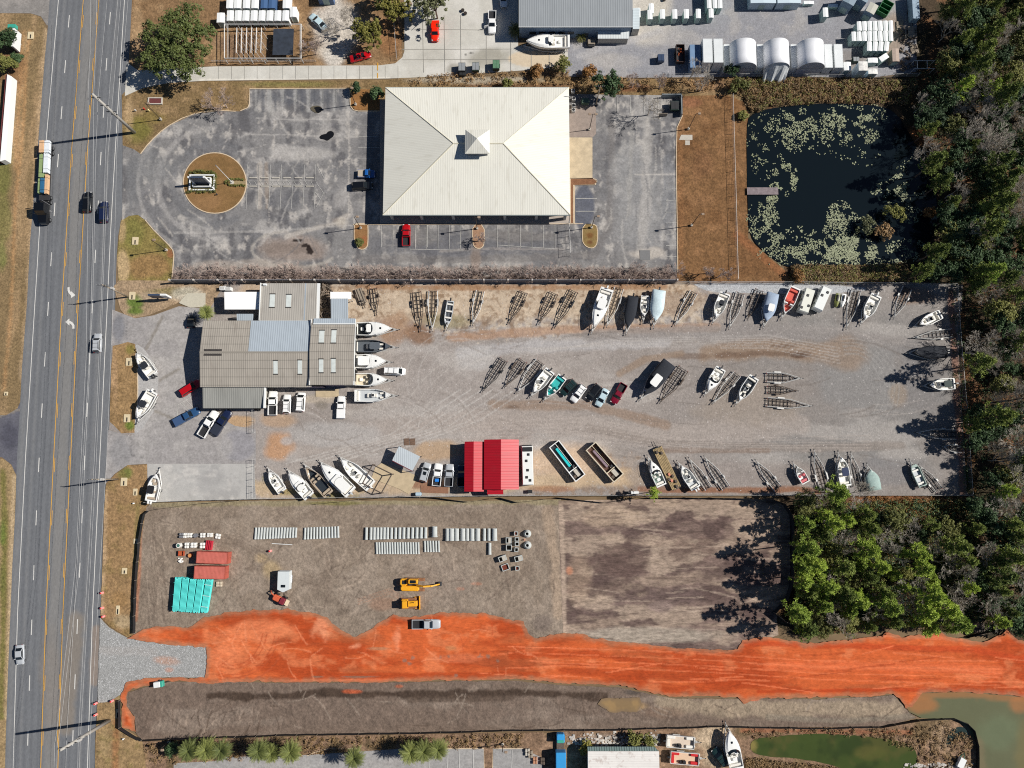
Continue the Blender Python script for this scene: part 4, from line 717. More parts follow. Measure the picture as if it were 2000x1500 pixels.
# white boxes beside the canopy
# --- red roofed sheds
RED=C(196,24,40)
MRD=rib_mat('red_ribbed_roof',C(188,26,42),1,.6,.3,.42,.12,seam=.18,stain=C(170,40,48),stain_amt=.6,vstretch=(.2,1))
def redshed(label,x0,y0,x1,y1,z,rise,split):
    X=rect(x0,y0,x1,y1,z);s=P(split,900,z+rise)[0]
    t=thing('red_shed',label,'shed');gable(t,X,z,rise,'y',MRD,split=s,tk=.1)
    for k in range(4):
        for xx in (X[0]+.25,X[1]-.25):
            y=X[2]+.4+(X[3]-X[2]-.8)*k/3;MB().box(xx-.08,xx+.08,y-.08,y+.08,0,z).build('post',M_DSTEEL,t)
    w_=MB();w_.box(X[0]+.2,X[1]-.2,X[3]-.35,X[3]-.25,0,z-.12);w_.box(X[1]-.12,X[1]-.04,X[2]+.3,X[3]-.3,0,z-.12);w_.build('wall',mat('red_siding',C(150,26,38),.6),t)
    return t,X
redshed('narrow red roofed shed, the smaller of the two red sheds',907.5,862.5,945,960,3.4,.7,925)
t,X=redshed('wide bright red roofed shed standing beside the white coach',945.5,858.5,1013.5,956,3.9,1.3,978.5)
a=P(951.5,957,3.6);b=P(983,965.5,3.2);slab(MB(),[(a[0],b[1],3.3),(b[0],b[1],3.3),(b[0],X[2]-.02,3.8),(a[0],X[2]-.02,3.8)],.08).build('porch_roof',MRD,t)
# --- metal building at the top
MTB=rib_mat('grey_warehouse_ribs',C(150,155,158),0,.55,.3,.45,.1,seam=.2,vstretch=(1,.3))
X=rect(1013,-60,1236,52,5.4);t=thing('warehouse','grey ribbed metal warehouse with blue trim behind the long white cruiser','warehouse')
wallbox(X[0]+.2,X[1]-.2,X[2]+.3,X[3]-.2,5.2).build('wall',mat('blue_grey_siding',C(110,132,156),.6,var=.08),t)
slab(MB(),[(X[0],X[2],5.4),(X[1],X[2],5.4),(X[1],X[3],6.4),(X[0],X[3],6.4)],.16).build('roof',MTB,t)
MB().box(X[0],X[1],X[2]-.12,X[2]-.02,5.2,5.42).build('gutter',M_WTRIM,t)
for px in (1040,1059,1078,1097,1115):panel(t,'window',P(px,60,2)[0],X[2]+.3,1.6,1.6,1.2,'s',M_WIN)
panel(t,'door',P(1145,60,2)[0],X[2]+.3,0,1.1,2.2,'s',M_DOOR)
canopy('low white ribbed lean-to against the warehouse front',1168,59.5,1229,74,3.0,rib_mat('white_ribs',C(214,220,220),0,.4,.3,.4,.05,seam=.2),.3,'lean_to',cat='lean-to',walls=True)
canopy('small white side annex on the east end of the warehouse',1236.5,16,1249.5,55,3.4,rib_mat('white_ribs_side',C(206,216,218),1,.4,.3,.4,.05,seam=.2),.3,'annex',cat='annex',walls=True)
# --- storage cabins and sheds
M_CABW=mat('white_cabin_panel',C(240,242,240),.45,var=.03);M_CABG=mat('pale_green_cabin_panel',C(178,202,194),.55,var=.05);M_CABB=mat('pale_blue_cabin_panel',C(170,190,202),.5,var=.06)
def cabin(label,x0,y0,x1,y1,z,wm,rm,group=None,rot=0,name='storage_cabin',cat='cabin',pitch=.12,door='s'):
    a=P(x0,y0,z);b=P(x1,y1,z);cx,cy=(a[0]+b[0])/2,(a[1]+b[1])/2;W_,D_=abs(b[0]-a[0])/2,abs(a[1]-b[1])/2
    t=thing(name,label,cat,(cx,cy,0),R(rot),group)
    MB().box(-W_+.08,W_-.08,-D_+.08,D_-.08,.1,z-.05).build('wall',wm,t)
    r=MB()
    prof=[(-W_,z-.06),(0,z-.06),(W_,z-.06),(W_,z),(0,z+pitch),(-W_,z)]
    r.loft([[(x,y,q) for x,q in prof] for y in (-D_,D_)],True,True,True).build('roof',rm,t)
    if door=='s':panel(t,'door',0,-D_+.08,.15,min(1.6,W_*1.4),min(2.0,z-.5),'s',mat('cabin_door',C(150,172,168),.5))
    else:panel(t,'door',-W_+.08,0,.15,min(1.6,D_*1.4),min(2.0,z-.5),'w',mat('cabin_door',C(150,172,168),.5))
    return t
gl='white storage cabin in the closer row beside the framed pergola'
for i,px in enumerate((443.5,459,474,490,505.5,521,536.5,552)):cabin(gl,px,20.5,px+12.3,40.5,2.5,M_CABW,M_CABW,'white cabins in two rows')
cabin('white storage cabin set slightly forward at the end of the closer row',567,13.5,579,33,2.6,M_CABW,M_CABW,'white cabins in two rows')
for i,px in enumerate((443,458,475.5,492,553)):cabin('white storage cabin in the farther row, partly cut by the picture edge',px,-12,px+12.3,16,2.5,M_CABW,M_CABW,'white cabins in two rows')
for i,px in enumerate((510,525)):cabin('dark blue storage cabin among white ones in the farther row',px,-12,px+12.5,16,2.5,mat('blue_cabin',C(70,100,140),.5),mat('blue_cabin',C(70,100,140),.5),'white cabins in two rows')
cabin('white storage cabin under the oak branches west of the pergola',424,25,438,44,2.4,M_CABW,M_CABW)
gl='small white utility shed in the evenly spaced row on the gravel'
for i,(px,py) in enumerate(((1220,18),(1241,15.5),(1264.5,19.5),(1289,18.5),(1313,18.5),(1335.5,18),(1359,17.5),(1384,16.5))):cabin(gl,px,py,px+10,py+18,2.6,M_CABG,M_CABW,'white sheds spaced across the gravel')
cabin(gl,1607,15,1618,33,2.6,M_CABG,M_CABW,'white sheds spaced across the gravel')
for i,px in enumerate((1380,1391,1401)):cabin('white cabin in the tight trio at the top edge of the gravel',px,-20,px+10,16,2.8,M_CABG,M_CABW,'trio of white cabins')
cabin('white cabin standing alone east of the warehouse annex',1267,7,1277,25.5,2.6,M_CABG,M_CABW)
cabin('pale blue long cabin, western one of the joined pair',1465,-24,1516,6,3.0,M_CABB,mat('pale_blue_roof',C(196,212,220),.5),'pair of pale blue cabins');cabin('pale blue long cabin, eastern one of the joined pair',1517.5,-24,1565,6,3.0,M_CABB,mat('pale_blue_roof',C(196,212,220),.5),'pair of pale blue cabins')
cabin('low white locker lying just east of the blue cabins',1570,2,1590,8,1.2,M_CABG,M_CABW);cabin('low white locker lying near the tilted grey shed',1618,8,1637,14,1.2,M_CABG,M_CABW)
gw='white cabin in the shorter of two packed rows by the wood'
for i in range(7):cabin(gw,1673.5+i*10.3,42-i*.3,1683.2+i*10.3,60,2.7,M_CABG,M_CABW,'packed rows of white cabins')
gw='white cabin in the longer of two packed rows by the wood'
for i in range(8):cabin(gw,1663+i*10.3,62-i*.3,1672.8+i*10.3,80,2.7,M_CABG,M_CABW,'packed rows of white cabins')
for i in range(4):cabin('white cabin in the slanting group of four below the packed rows',1693+i*11.2,81,1703.2+i*11.2,99.5,2.6,M_CABG,M_CABW,'packed rows of white cabins',rot=-4-2*i)
cabin('white low cabin turned at an angle near the brown crate lid',1717,107,1736,117,2.2,M_CABG,M_CABW,rot=33);cabin('white low cabin lying lengthwise behind the rusty topped cabin',1695,113,1715,122.5,2.0,M_CABG,M_CABW)
MRS=mat('rust_streaked_white',C(226,224,218),.7,var=.5,vscale=.9)
cabin('white cabin with rust blotches on its roof near the wood',1676.5,120,1695.5,138,4.2,M_CABB,MRS);cabin('smaller white cabin with rusty roof patch next to the tall blotched one',1695.5,134,1714.5,144.5,2.4,M_CABB,MRS)
cabin('narrow white cabin pair at the end of the arched shelters',1648,121,1662.5,137.5,2.6,M_CABW,M_CABW)
cabin('grey wooden crate shed with tan roof by the wood',1742,95,1757,120,2.4,M_WOODP,mat('tan_board_roof',C(178,160,146),.8,var=.15));
for q in ((1664,-2,30),(1690,-8,28)):cabin('tilted grey shed in its own shadow at the top right',q[0]-14,q[1]-12,q[0]+10,q[1]+10,4.2,mat('slate_cabin',C(120,140,158),.6),mat('slate_roof',C(128,146,158),.6,var=.1),'tilted grey sheds',rot=-q[2])
cabin('tilted grey shed with tan roof strip beside the green skip',1694,6,1713,26,3.6,mat('slate_cabin',C(120,140,158),.6),mat('beige_roof',C(186,184,172),.7),rot=-30)
cabin('small blue garden shed beneath the leaning trees at the top left',620,-20,650,-2,2.6,mat('blue_cabin',C(70,100,140),.5),mat('blue_cabin',C(70,100,140),.5))
# --- containers with arched shelters
M_FAB=mat('white_shelter_fabric',C(240,241,243),.5,var=.05,vscale=.8);M_CTW=rib_mat('white_container_ribs',C(222,226,226),1,.3,.3,.5,.1)
def container(label,x0,y0,x1,y1,z,m,group=None,rot=0,pt=None,name='shipping_container'):
    a=P(x0,y0,z);b=P(x1,y1,z);cx,cy=(a[0]+b[0])/2,(a[1]+b[1])/2;W_,D_=abs(b[0]-a[0])/2,abs(a[1]-b[1])/2
    t=thing(name,label,'container',(cx,cy,0),R(rot),group)
    MB().box(-W_+.05,W_-.05,-D_+.05,D_-.05,.12,z-.06).build('side_panel',m,t);MB().box(-W_+.12,W_-.12,-D_+.12,D_-.12,z-.06,z).build('roof',pt or m,t)
    f=MB()
    for x in (-W_,W_-.12):
        for y in (-D_,D_-.12):f.box(x,x+.12,y,y+.12,0,z+.01)
    f.box(-W_,W_,-D_,-D_+.1,z-.11,z+.004);f.box(-W_,W_,D_-.1,D_,z-.11,z+.004);f.box(-W_,-W_+.1,-D_+.1,D_-.1,z-.11,z+.004);f.box(W_-.1,W_,-D_+.1,D_-.1,z-.11,z+.004);f.build('frame',m,t)
    dm=MB()
    if W_>D_:dm.box(W_,W_+.03,-D_+.15,-.03,.2,z-.2);dm.box(W_,W_+.03,.03,D_-.15,.2,z-.2)
    else:dm.box(-W_+.15,-.03,-D_-.03,-D_,.2,z-.2);dm.box(.03,W_-.15,-D_-.03,-D_,.2,z-.2)
    dm.build('door',m,t); return t
CG='containers carrying the arched shelters'
M_CT_SHADED=rib_mat('shaded_container_ribs',C(112,140,172),1,.3,.3,.5,.12)  # white container standing in shadow: the shade is put into this blue grey colour
container('blue grey container at the western end of the arched shelters',1347,87,1370,132,2.9,M_CT_SHADED,CG)
container('white container with joined roof standing higher than its blue neighbour',1372.5,75.5,1392.5,122,4.4,M_CTW,CG);container('white container, second of the higher pair before the first arch',1393.5,75.5,1413,122,4.4,M_CTW,CG)
for x0,x1,l in ((1413.5,1426,'white container tucked against the first arch'),(1478,1491.5,'white container between first and second arch'),(1544,1557.5,'white container between second and third arch'),(1609.5,1627,'white container right after the third arch'),(1628.5,1647.5,'white container closing the eastern end of the arches')):container(l,x0,86.5 if x0<1600 else 86,x1,132,2.9,M_CTW,CG)
for i,(x0,x1,l,tarp) in enumerate(((1426,1477,'white arched shelter with a flat grey end curtain, nearest the bare trees',1),(1492,1541,'white arched shelter with a gathered silvery tarpaulin hanging from its end',2),(1558,1609,'white arched shelter with smooth grey end beside the eastern containers',1))):
    a=P(x0,132,3.2);b=P(x1,132,3.2);W_=(b[0]-a[0])/2;cx=(a[0]+b[0])/2;yn=P(1500,77,5.5)[1];ys=P(1500,125,5.5)[1];hz=3.4
    t=thing('arched_shelter',l,'shelter',(cx,ys,0),0,'arched shelters');L_=yn-ys
    n=14;ring=[(W_*math.cos(math.pi*k/n),2.9+hz*math.sin(math.pi*k/n)**.9) for k in range(n+1)];inn=[(p[0]*.985,2.9+(p[1]-2.9)*.985) for p in ring]
    MB().loft([[(x,y,z) for x,z in ring]+[(x,y,z) for x,z in inn[::-1]] for y in (L_,L_*.66,L_*.33,0)],True,True,True).build('canopy_cover',M_FAB,t,True)
    for k in range(5):
        y=L_*k/4;MB().tube([(x*.97,min(max(y,.1),L_-.1),2.9+(z-2.9)*.97) for x,z in ring],.05,5).build('hoop',M_GALV,t)
    em=mat('grey_end_curtain',C(176,180,190),.6) if tarp==1 else mat('silver_tarpaulin',C(206,210,212),.4,var=.25,vscale=1.2,bump=.6,bscale=2)
    e=MB()
    if tarp==1:e.add([(x*.96,.25,.3+(z-.3)*.97) for x,z in ring]+[(x*.96,.35,.3+(z-.3)*.97) for x,z in ring],[tuple(range(n+1)),tuple(range(n+1,2*n+2))[::-1]]);e.box(-W_*.96,W_*.96,.25,.33,.3,2.9)
    else:
        R2=[]
        for s in range(6):
            f=s/5;R2.append([(x*(1-.12*f)+.15*math.sin(k*2.3)*f,.3-2.2*f-.3*math.sin(k*1.7)*f,(2.9+(z-2.9)*.97)*(1-.88*f)) for k,(x,z) in enumerate(ring)])
        e.loft(R2,False)
    e.build('end_curtain',em,t)
# rusty red containers on the building site
MRC=rib_mat('rusty_red_container_ribs',C(178,86,70),0,.28,.35,.7,.22,stain=C(120,70,58),stain_amt=.6);MRR=rib_mat('rusty_red_container_roof',C(196,104,90),0,.3,.25,.7,.2,stain=C(150,84,64),stain_amt=.5)
container('faded red shipping container, upper one of the two',384,1078,443.5,1101,2.7,MRC,None,-2,MRR);container('faded red shipping container with white spots, beside the turquoise pipes',379.5,1106,438.5,1131,2.7,MRC,None,-1,MRR)
# pergola frame in the garden
t=thing('pergola','open grey framed pergola with slatted beams and a dark shade net','pergola');
def pb(m,p,q,z,w_=.12):a=P3(*p,z);b=P3(*q,z);m.tube([a,b],w_,4); return m
pg=MB()
for y in (47,113.5):pb(pg,(438,y),(588,y),2.6)
for x in (438,588):pb(pg,(x,47),(x,113.5),2.6)
for x in (445,586):pb(pg,(x,47),(x,113.5),2.6,.07)
pg.build('top_frame',M_GALV,t)
sl_=MB()
for i in range(6):x=462.5+i*9.6;pb(sl_,(x,54),(x-1.5,103),2.4,.12)
sl_.build('slat_rack',M_GALV,t)
for i in range(6):
    for y in (58,80,102):x=462+i*9.6;a=P(x,y,2.4);MB().tube([(a[0],a[1],2.35),(a[0]+1.0,a[1]-1.2,.15)],.05,4).build('strut',M_GALV,t)
for x in (438,463,488,513,538,563,588):
    for y in (47,113.5):a=P(x,y,2.6);MB().box(a[0]-.07,a[0]+.07,a[1]-.07,a[1]+.07,0,2.6).build('post',M_GALV,t)
a=P(534,56,2.2);b=P(572,107,2.2);MB().box(a[0],b[0],b[1],a[1],2.1,2.14).build('shade_net',mat('black_shade_net',C(48,56,68),.9,var=.4,vscale=.8),t)
# steel frame workshop skeleton with small roof
t=thing('shed_skeleton','bare brown steel frame standing on a concrete slab by the parked pickups','frame');pts=[(720,915),(728,907),(765,925),(745,962),(696,934)]
fr=MB();zz=2.6
A,B,D,E_=P3(728,907.5,zz),P3(765.5,926,zz),P3(745,963,zz),P3(708,944,zz)
for a,b in ((A,B),(B,D),(D,E_),(E_,A)):fr.tube([a,b],.14,4)
fr.build('top_frame',M_RUSTY,t)
for q in (A,B,D,E_):MB().box(q.x-.12,q.x+.12,q.y-.12,q.y+.12,.2,zz).build('post',M_RUSTY,t)
t=thing('shelter_roof','small pale ribbed roof on posts with dark red edge beside the steel frame','shelter');q=[P3(766,899,2.9),P3(805.5,919.5,2.9),P3(820.5,891.5,3.3),P3(779,871.5,3.3)]
slab(MB(),[tuple(v) for v in q],.08).build('roof',rib_mat('shelter_ribs',C(196,204,208),0,.45,.3,.4,.06,seam=.14),t)
MB().tube([q[0]-Vector((0,.1,.05)),q[1]-Vector((0,.1,.05))],.09,4).build('edge_beam',mat('maroon_steel',C(120,34,48),.6),t)
for v in q:MB().box(v.x-.08,v.x+.08,v.y-.08,v.y+.08,.2,v.z-.1).build('post',M_DSTEEL,t)
# building at bottom with stained white roof, blue truck body next to it
t=thing('stained_roof_building','building with stained white roof and green ribbed edge at the bottom of the picture','building');X=rect(1148,1467,1290,1600,4)
MB().box(X[0]+.2,X[1]-.2,X[2],X[3]-.2,0,3.9).build('wall',M_WALLB,t);MB().box(X[0],X[1],X[2],X[3],3.9,4.1).build('roof',rib_mat('stained_white_ribs',C(226,222,216),1,.5,.2,.6,.1,stain=C(160,140,130),stain_amt=.7,seam=.1),t)
a=P(1148,1459,3.6);b=P(1283,1459,3.6);slab(MB(),[(X[0],X[3]+.02,3.98),(X[1],X[3]+.02,3.98),(X[1]-1,a[1],3.4),(X[0],a[1],3.4)],.08).build('eave_sheet',rib_mat('green_ribs',C(120,140,136),0,.55,.5,.5,.1,seam=.6),t)
# white walled building and pylon sign across the highway
t=thing('long_white_wall','long white topped wall with maroon back across the highway','wall');q=[P3(14,145,2.2),P3(22.5,149,2.2),P3(10,312,2.2),P3(0,315,2.2)]
MB().prism([(v.x,v.y) for v in q],0,2.1).build('wall',M_WTRIM,t);slab(MB(),[tuple(v) for v in q[::-1]],.1).build('coping',M_WR,t)
q=[P3(11.5,146,1.8),P3(14,146,1.8),P3(-1,315,1.8),P3(-4,315,1.8)];MB().prism([(v.x-.05,v.y) for v in q],0,1.8).build('back_panel',mat('maroon_brick',C(104,52,52),.9,var=.2),t)
t=thing('pylon_sign','teal and white frame of a roadside sign by the left bushes','sign');q=P3(25,74,3)
MB().box(q.x-.25,q.x+.25,q.y-2.2,q.y+2.6,.3,3).build('sign_face',M_WTRIM,t);MB().box(q.x-1.4,q.x+.5,q.y+2.6,q.y+3.5,2.2,3.2).build('sign_cap',mat('teal_paint',C(60,160,140),.5),t);MB().box(q.x-.2,q.x+.2,q.y-.2,q.y+.2,0,.3).build('post',M_GALV,t);MB().box(q.x-.5,q.x-.26,q.y-2.0,q.y+2.4,.3,2.6).build('sign_back',mat('maroon_brick',C(104,52,52),.9,var=.2),t)
# monument sign on the roundabout
t=thing('monument_sign','slanted dark monument sign inside white planter walls on the roundabout','sign');pl=MB()
def frame(m,x0,y0,x1,y1,z,w_=.25):
    a=P(x0,y0,z);b=P(x1,y1,z);m.box(a[0],b[0],a[1]-w_,a[1],.2,z);m.box(a[0],b[0],b[1],b[1]+w_,.2,z);m.box(a[0],a[0]+w_,b[1]+w_,a[1]-w_,.2,z);m.box(b[0]-w_,b[0],b[1]+w_,a[1]-w_,.2,z)
frame(pl,370,340.5,418,371.5,.7,.3);pl.build('planter_wall',M_WTRIM,t);p2_=MB();frame(p2_,376,346,410.5,364.5,1.1,.22);p2_.build('inner_wall',M_WTRIM,t)
q=[P3(368,342,5),P3(395,342,5)];MB().box(q[0].x,q[1].x,q[0].y-.5,q[0].y-.15,.2,4.6).build('sign_face',mat('slate_blue_sign',C(60,74,96),.4),t);MB().box(q[1].x,q[1].x+.5,q[0].y-.5,q[0].y-.1,.2,4.65).build('sign_pillar',M_WTRIM,t);MB().box(q[0].x-.4,q[0].x,q[0].y-.5,q[0].y-.1,.2,4.6).build('sign_pillar',M_WTRIM,t)
t=thing('entrance_sign','dark slanted shop sign with white end on the verge north of the boat yard','sign');q=[P3(288,571,4.5),P3(324,571,4.5),P3(302,584,0)]
MB().box(q[0].x,q[1].x-1.4,q[2].y-.2,q[2].y+.2,1.6,4.4).build('sign_face',mat('slate_blue_sign',C(60,74,96),.4),t);MB().box(q[1].x-1.4,q[1].x,q[2].y-.22,q[2].y+.22,1.4,4.5).build('sign_end',M_WTRIM,t)
for d in (.6,3.0):MB().cyl(q[0].x+d,q[2].y,0,1.7,.1).build('post',M_DSTEEL,t)
# dock in the pond
t=thing('wooden_dock','weathered plank dock reaching into the dark pond','dock');a=P(1459,366,.6);b=P(1520.5,380,.6)
dk=MB();n=26
for i in range(n):xx=a[0]+(b[0]-a[0])*i/n;dk.box(xx,xx+(b[0]-a[0])/n*.9,b[1],a[1],.52,.6)
dk.build('deck_boards',mat('grey_deck_wood',C(138,126,128),.9,var=.3,vscale=1.6),t)
for xx in (a[0]+.4,(a[0]+b[0])/2,b[0]-.3):
    for yy in (a[1]-.15,b[1]+.15):MB().cyl(xx,yy,0,.52,.1,8).build('pile',M_WOODP,t)
# ---------------------------------------------------------------- walls and fences
M_PANEL=mat('grey_wall_panel',C(112,116,124),.85,var=.2);M_POST=mat('wall_post',C(196,190,182),.85,var=.1)
t=thing('garden_wall','long grey panel wall with pale posts between parking lot and boat yard','wall')
xs=[340+46.6*i for i in range(22)];wp=[P(x,552) for x in xs]
mb=MB()
for a,b in zip(wp,wp[1:]):mb.box(a[0]+.16,b[0]-.16,(a[1]+b[1])/2-.07,(a[1]+b[1])/2+.07,0,2.7)
mb.build('panel',M_PANEL,t)
for a in wp:MB().box(a[0]-.16,a[0]+.16,a[1]-.2,a[1]+.2,0,2.95).build('post',M_POST,t)
M_WIRE=mat('fence_wire',C(150,152,152),.5,metal=.3)
def fence(label,pts,h=1.8,sp=3.0,name='chain_link_fence',wires=5):
    w3=[Vector((*P(*p),0)) for p in pts];t=thing(name,label,'fence');rail=MB();mesh=MB();k=0
    for a,b in zip(w3,w3[1:]):
        n=max(1,round((b-a).length/sp));rail.tube([a+Vector((0,0,h)),b+Vector((0,0,h))],.035,5)
        for j in range(1,wires):z=h*j/wires;mesh.tube([a+Vector((0,0,z)),b+Vector((0,0,z))],.012,3)
        m2=max(2,int((b-a).length/.6))
        for j in range(m2):
            f=j/m2;g=(j+1)/m2;p=a.lerp(b,f);q=a.lerp(b,g);mesh.tube([p+Vector((0,0,.05)),q+Vector((0,0,h-.05))],.01,3,caps=False)
        for j in range(n+(b==w3[-1])):
            p=a.lerp(b,j/n);k+=1
            if k<=99:MB().cyl(p.x,p.y,0,h+.08,.045,6).build('post',M_GALV,t)
    rail.build('top_rail',M_GALV,t);mesh.build('wire_mesh',M_WIRE,t); return t
fence('chain link fence between the brown meadow and the pond',[(1428,190),(1433,360),(1438,548)])
fence('chain link fence along the north edge of the boat yard',[(1320,553),(1560,554),(1862,557)])
fence('chain link fence in front of the wood on the east edge',[(1862,557),(1872,700),(1881,800),(1892,965)])
fence('chain link fence along the south edge of the boat yard',[(288,981),(400,976),(700,971),(1000,967.5),(1300,967),(1600,967),(1892,967)],sp=3.4)
fence('sliding chain link gate between the concrete pad and the moored boats',[(498,898),(498.5,936),(499,974)],2.0,1.6)
fence('chain link fence leaning along the apron beside the boat trailers',[(497,800),(497.5,845)],1.8)
fence('chain link fence between the gravel yard and the brown scrub',[(1240,152),(1500,151),(1700,153),(1790,150)],1.8)
fence('white picket rail along the concrete drive under the oak',[(415,121.5),(520,121.3),(617,121)],.9,2.5,'picket_fence')
fence('leaning board fence at the corner of the drive under the yellow trees',[(770,40),(776,118)],1.6,2.0,'board_fence')
fence('concrete ladder-like railing across the parking bays of the office',[(1110,437),(1113,500)],2.6,1.6,'metal_railing',3)
M_SILT=mat('black_silt_fabric',(0.012,0.012,0.014),.8)
def silt(label,pts,h=1.35):
    pts=[(x+rnd.uniform(-.6,.6),y+rnd.uniform(-.6,.6)) for x,y in pts]
    w3=[P(*p) for p in pts];t=thing('silt_fence',label,'silt fence')
    rings=[[(a[0],a[1]-.02,0),(a[0]+.05,a[1]+.02,h+rnd.uniform(-.1,.08)),(a[0]+.09,a[1]+.05,h),(a[0]+.06,a[1]+.06,0)] for a in w3]
    MB().loft(rings,True,True,True).build('fabric',M_SILT,t)
    for a in w3[::2]:MB().box(a[0]+.1,a[0]+.16,a[1]+.06,a[1]+.12,0,h+.2).build('stake',M_WOODP,t)
def dens(pts,d=16):
    o=[]
    for a,b in zip(pts,pts[1:]):
        n=max(1,int(math.dist(a,b)/d));o+=[(a[0]+(b[0]-a[0])*k/n,a[1]+(b[1]-a[1])*k/n) for k in range(n)]
    return o+[pts[-1]]
silt('black silt fence around the west corner of the graded lot',dens([(264,1236),(267,1150),(272,1080),(276,1040),(283,1004),(293,997),(330,992),(400,983),(470,977)]))
silt('sagging black silt fence behind the red sheds and moored boats',dens([(620,985),(700,976),(780,970),(860,973),(915,981),(975,972),(1010,982),(1085,972),(1180,982),(1260,970)],20))
silt('tall black silt fence bounding the cleared lot before the trees',dens([(1262,972),(1420,973),(1505,976),(1527,984),(1541,1005),(1545,1040),(1544,1110),(1541,1140),(1532,1170),(1508,1196),(1530,1212),(1560,1222)],12),2.3)
silt('black silt fence along the south edge of the dirt strip',dens([(236,1366),(237,1420),(262,1436),(278,1445),(310,1443),(400,1439),(560,1434),(800,1430),(1000,1425),(1200,1423),(1340,1419),(1400,1417),(1500,1419),(1600,1421),(1720,1418),(1790,1405),(1862,1402),(1885,1412),(1898,1424),(1905,1455),(1906,1520)],20))
silt('short black silt fence beside the puddle under the eastern pines',dens([(1880,1245),(1950,1228),(1975,1222)],14))
# ---------------------------------------------------------------- poles, lamps and wires
M_PCON=mat('grey_pole',C(168,164,156),.8,var=.12)
def pole(label,base,top,h,arms,m=M_PCON,r=.32,tank=False,name='utility_pole'):
    b=P(*base);t=thing(name,label,'utility pole',(b[0],b[1],0));MB().tube([(0,0,0),(0,0,h)],r,10,r*.62).build('shaft',m,t,True)
    for z,w_ in arms:
        c=MB().box(-w_,w_,-.06,.06,z-.07,z+.07).build('crossarm',M_DSTEEL,t)
        for d in (-w_*.95,-w_*.45,w_*.45,w_*.95):MB().cyl(d,0,z+.07,z+.32,.06,6).build('insulator',mat('grey_insulator',C(150,152,150),.3),c)
    if tank:MB().cyl(.55,0,h*.66,h*.66+1.1,.3,10).build('transformer',M_GALV,t)
    return t
pole('tall grey utility pole leaning over the lanes at the office entrance',(263,259),None,19.3,((17.8,1.1),(14,1.0),(11.0,1.2),(9.6,.7)),r=.42)
pole('tall grey utility pole by the traffic drums at the stone entrance',(214,1407),None,19.0,((17.6,1.1),(14.6,1.0),(10.6,.9)),r=.42,tank=True)
pole('slim brown utility pole beside the shop sign',(251,580),None,12.0,((11.6,1.4),(10.4,.6)),M_WOODP,.2,True);pole('slim brown utility pole on the verge by the small display boat',(231,936),None,11.5,((11.1,1.0),),M_WOODP,.2,True)
pole('short wooden utility pole behind the office terrace',(1164,205),None,9.5,((9.1,1.0),),M_WOODP,.16)
def wire(pts,z):
    m=MB();w_=[P3(px,py,z) for px,py in pts];m.tube(w_,.024,4)
    return tag(m.build('power_line',mat('bright_wire',C(176,176,174),.5)),'thin bright power line strung along the highway','power line','power lines along the highway')
for pts,z in (([(213,-60),(209,0),(191,200),(187,300),(181,600),(163,880),(145,1196),(130,1440),(127,1560)],11),([(232,-60),(230,0),(215,160),(206,300),(197.5,600),(184,900),(166,1200),(153,1440),(150,1560)],11),([(240,-60),(236,0),(221,180),(211,300),(200,600),(188,900),(171,1200),(157,1440),(153,1560)],10),([(254,-60),(250,0),(235,180),(228,300),(221,590),(208,900),(190,1200),(176,1440),(173,1560)],9.6),([(178,-60),(176,100),(172,180),(172,400),(168,700),(148,1100),(112,1420),(107,1452),(104,1560)],17.6),([(190,-60),(187,100),(183,184),(182,400),(176,700),(156,1100),(118,1420),(112,1454),(109,1560)],17.6)):wire(pts,z)
M_BRZ=mat('dark_bronze',C(60,50,44),.5)
def lamp(label,base,h=8.4,two=False,group='parking lot lamps'):
    b=P(*base);t=thing('parking_lamp',label,'street lamp',(b[0],b[1],0),0,group)
    MB().cyl(0,0,.1,.75,.3,10).build('plinth',M_CONC,t);MB().tube([(0,0,.7),(0,0,h)],.1,8,.07).build('shaft',M_BRZ,t)
    for s in ((-1,1) if two else (1,)):
        MB().tube([(0,0,h-.1),(s*.5,0,h)],.05,6).build('arm',M_BRZ,t);hd=MB().rbox(s*.75-.35,s*.75+.35,-.25,.25,h-.08,h+.16,.08).build('lamp_head',mat('lamp_housing',C(150,130,110),.5),t);MB().box(s*.75-.25,s*.75+.25,-.18,.18,h-.11,h-.085).build('lens',M_LAMPW,hd)
for b,l in (((315,234),'parking lamp on the green verge beside the entrance curve'),((695,205),'parking lamp in the grass bed north of the parking bays'),((705,446),'parking lamp in the end island west of the red pickup'),((932,447),'parking lamp in the middle parking island'),((1155,445),'parking lamp in the eastern parking island'),((1350,441),'parking lamp on the brown meadow, southern one'),((1344,253),'parking lamp on the brown meadow, northern one'),((1151,254),'parking lamp on the paved terrace beside the office'),((326,489),'parking lamp on the verge at the lot exit'),((805,47),'lamp post at the planted corner of the concrete apron')):lamp(l,b,two='terrace' in l)
b=P(454,357);t=thing('flagpole','white flagpole without a flag at the end of the garden path','flagpole',(b[0],b[1],0));MB().tube([(0,0,.1),(0,0,10.5)],.09,8,.05).build('shaft',M_WTRIM,t);MB().cyl(0,0,.1,.35,.5,14).build('base',M_CONC,t);MB().cyl(0,0,10.5,10.75,.12,8).build('finial',M_CHROME,t)
for q,l in (((332,1448),'slim lamp post by the dark bush at the bottom left'),((982,1452),'slim lamp post at the corner of the lower parking lot')):lamp(l,q,5.5,group='lower lot lamps')
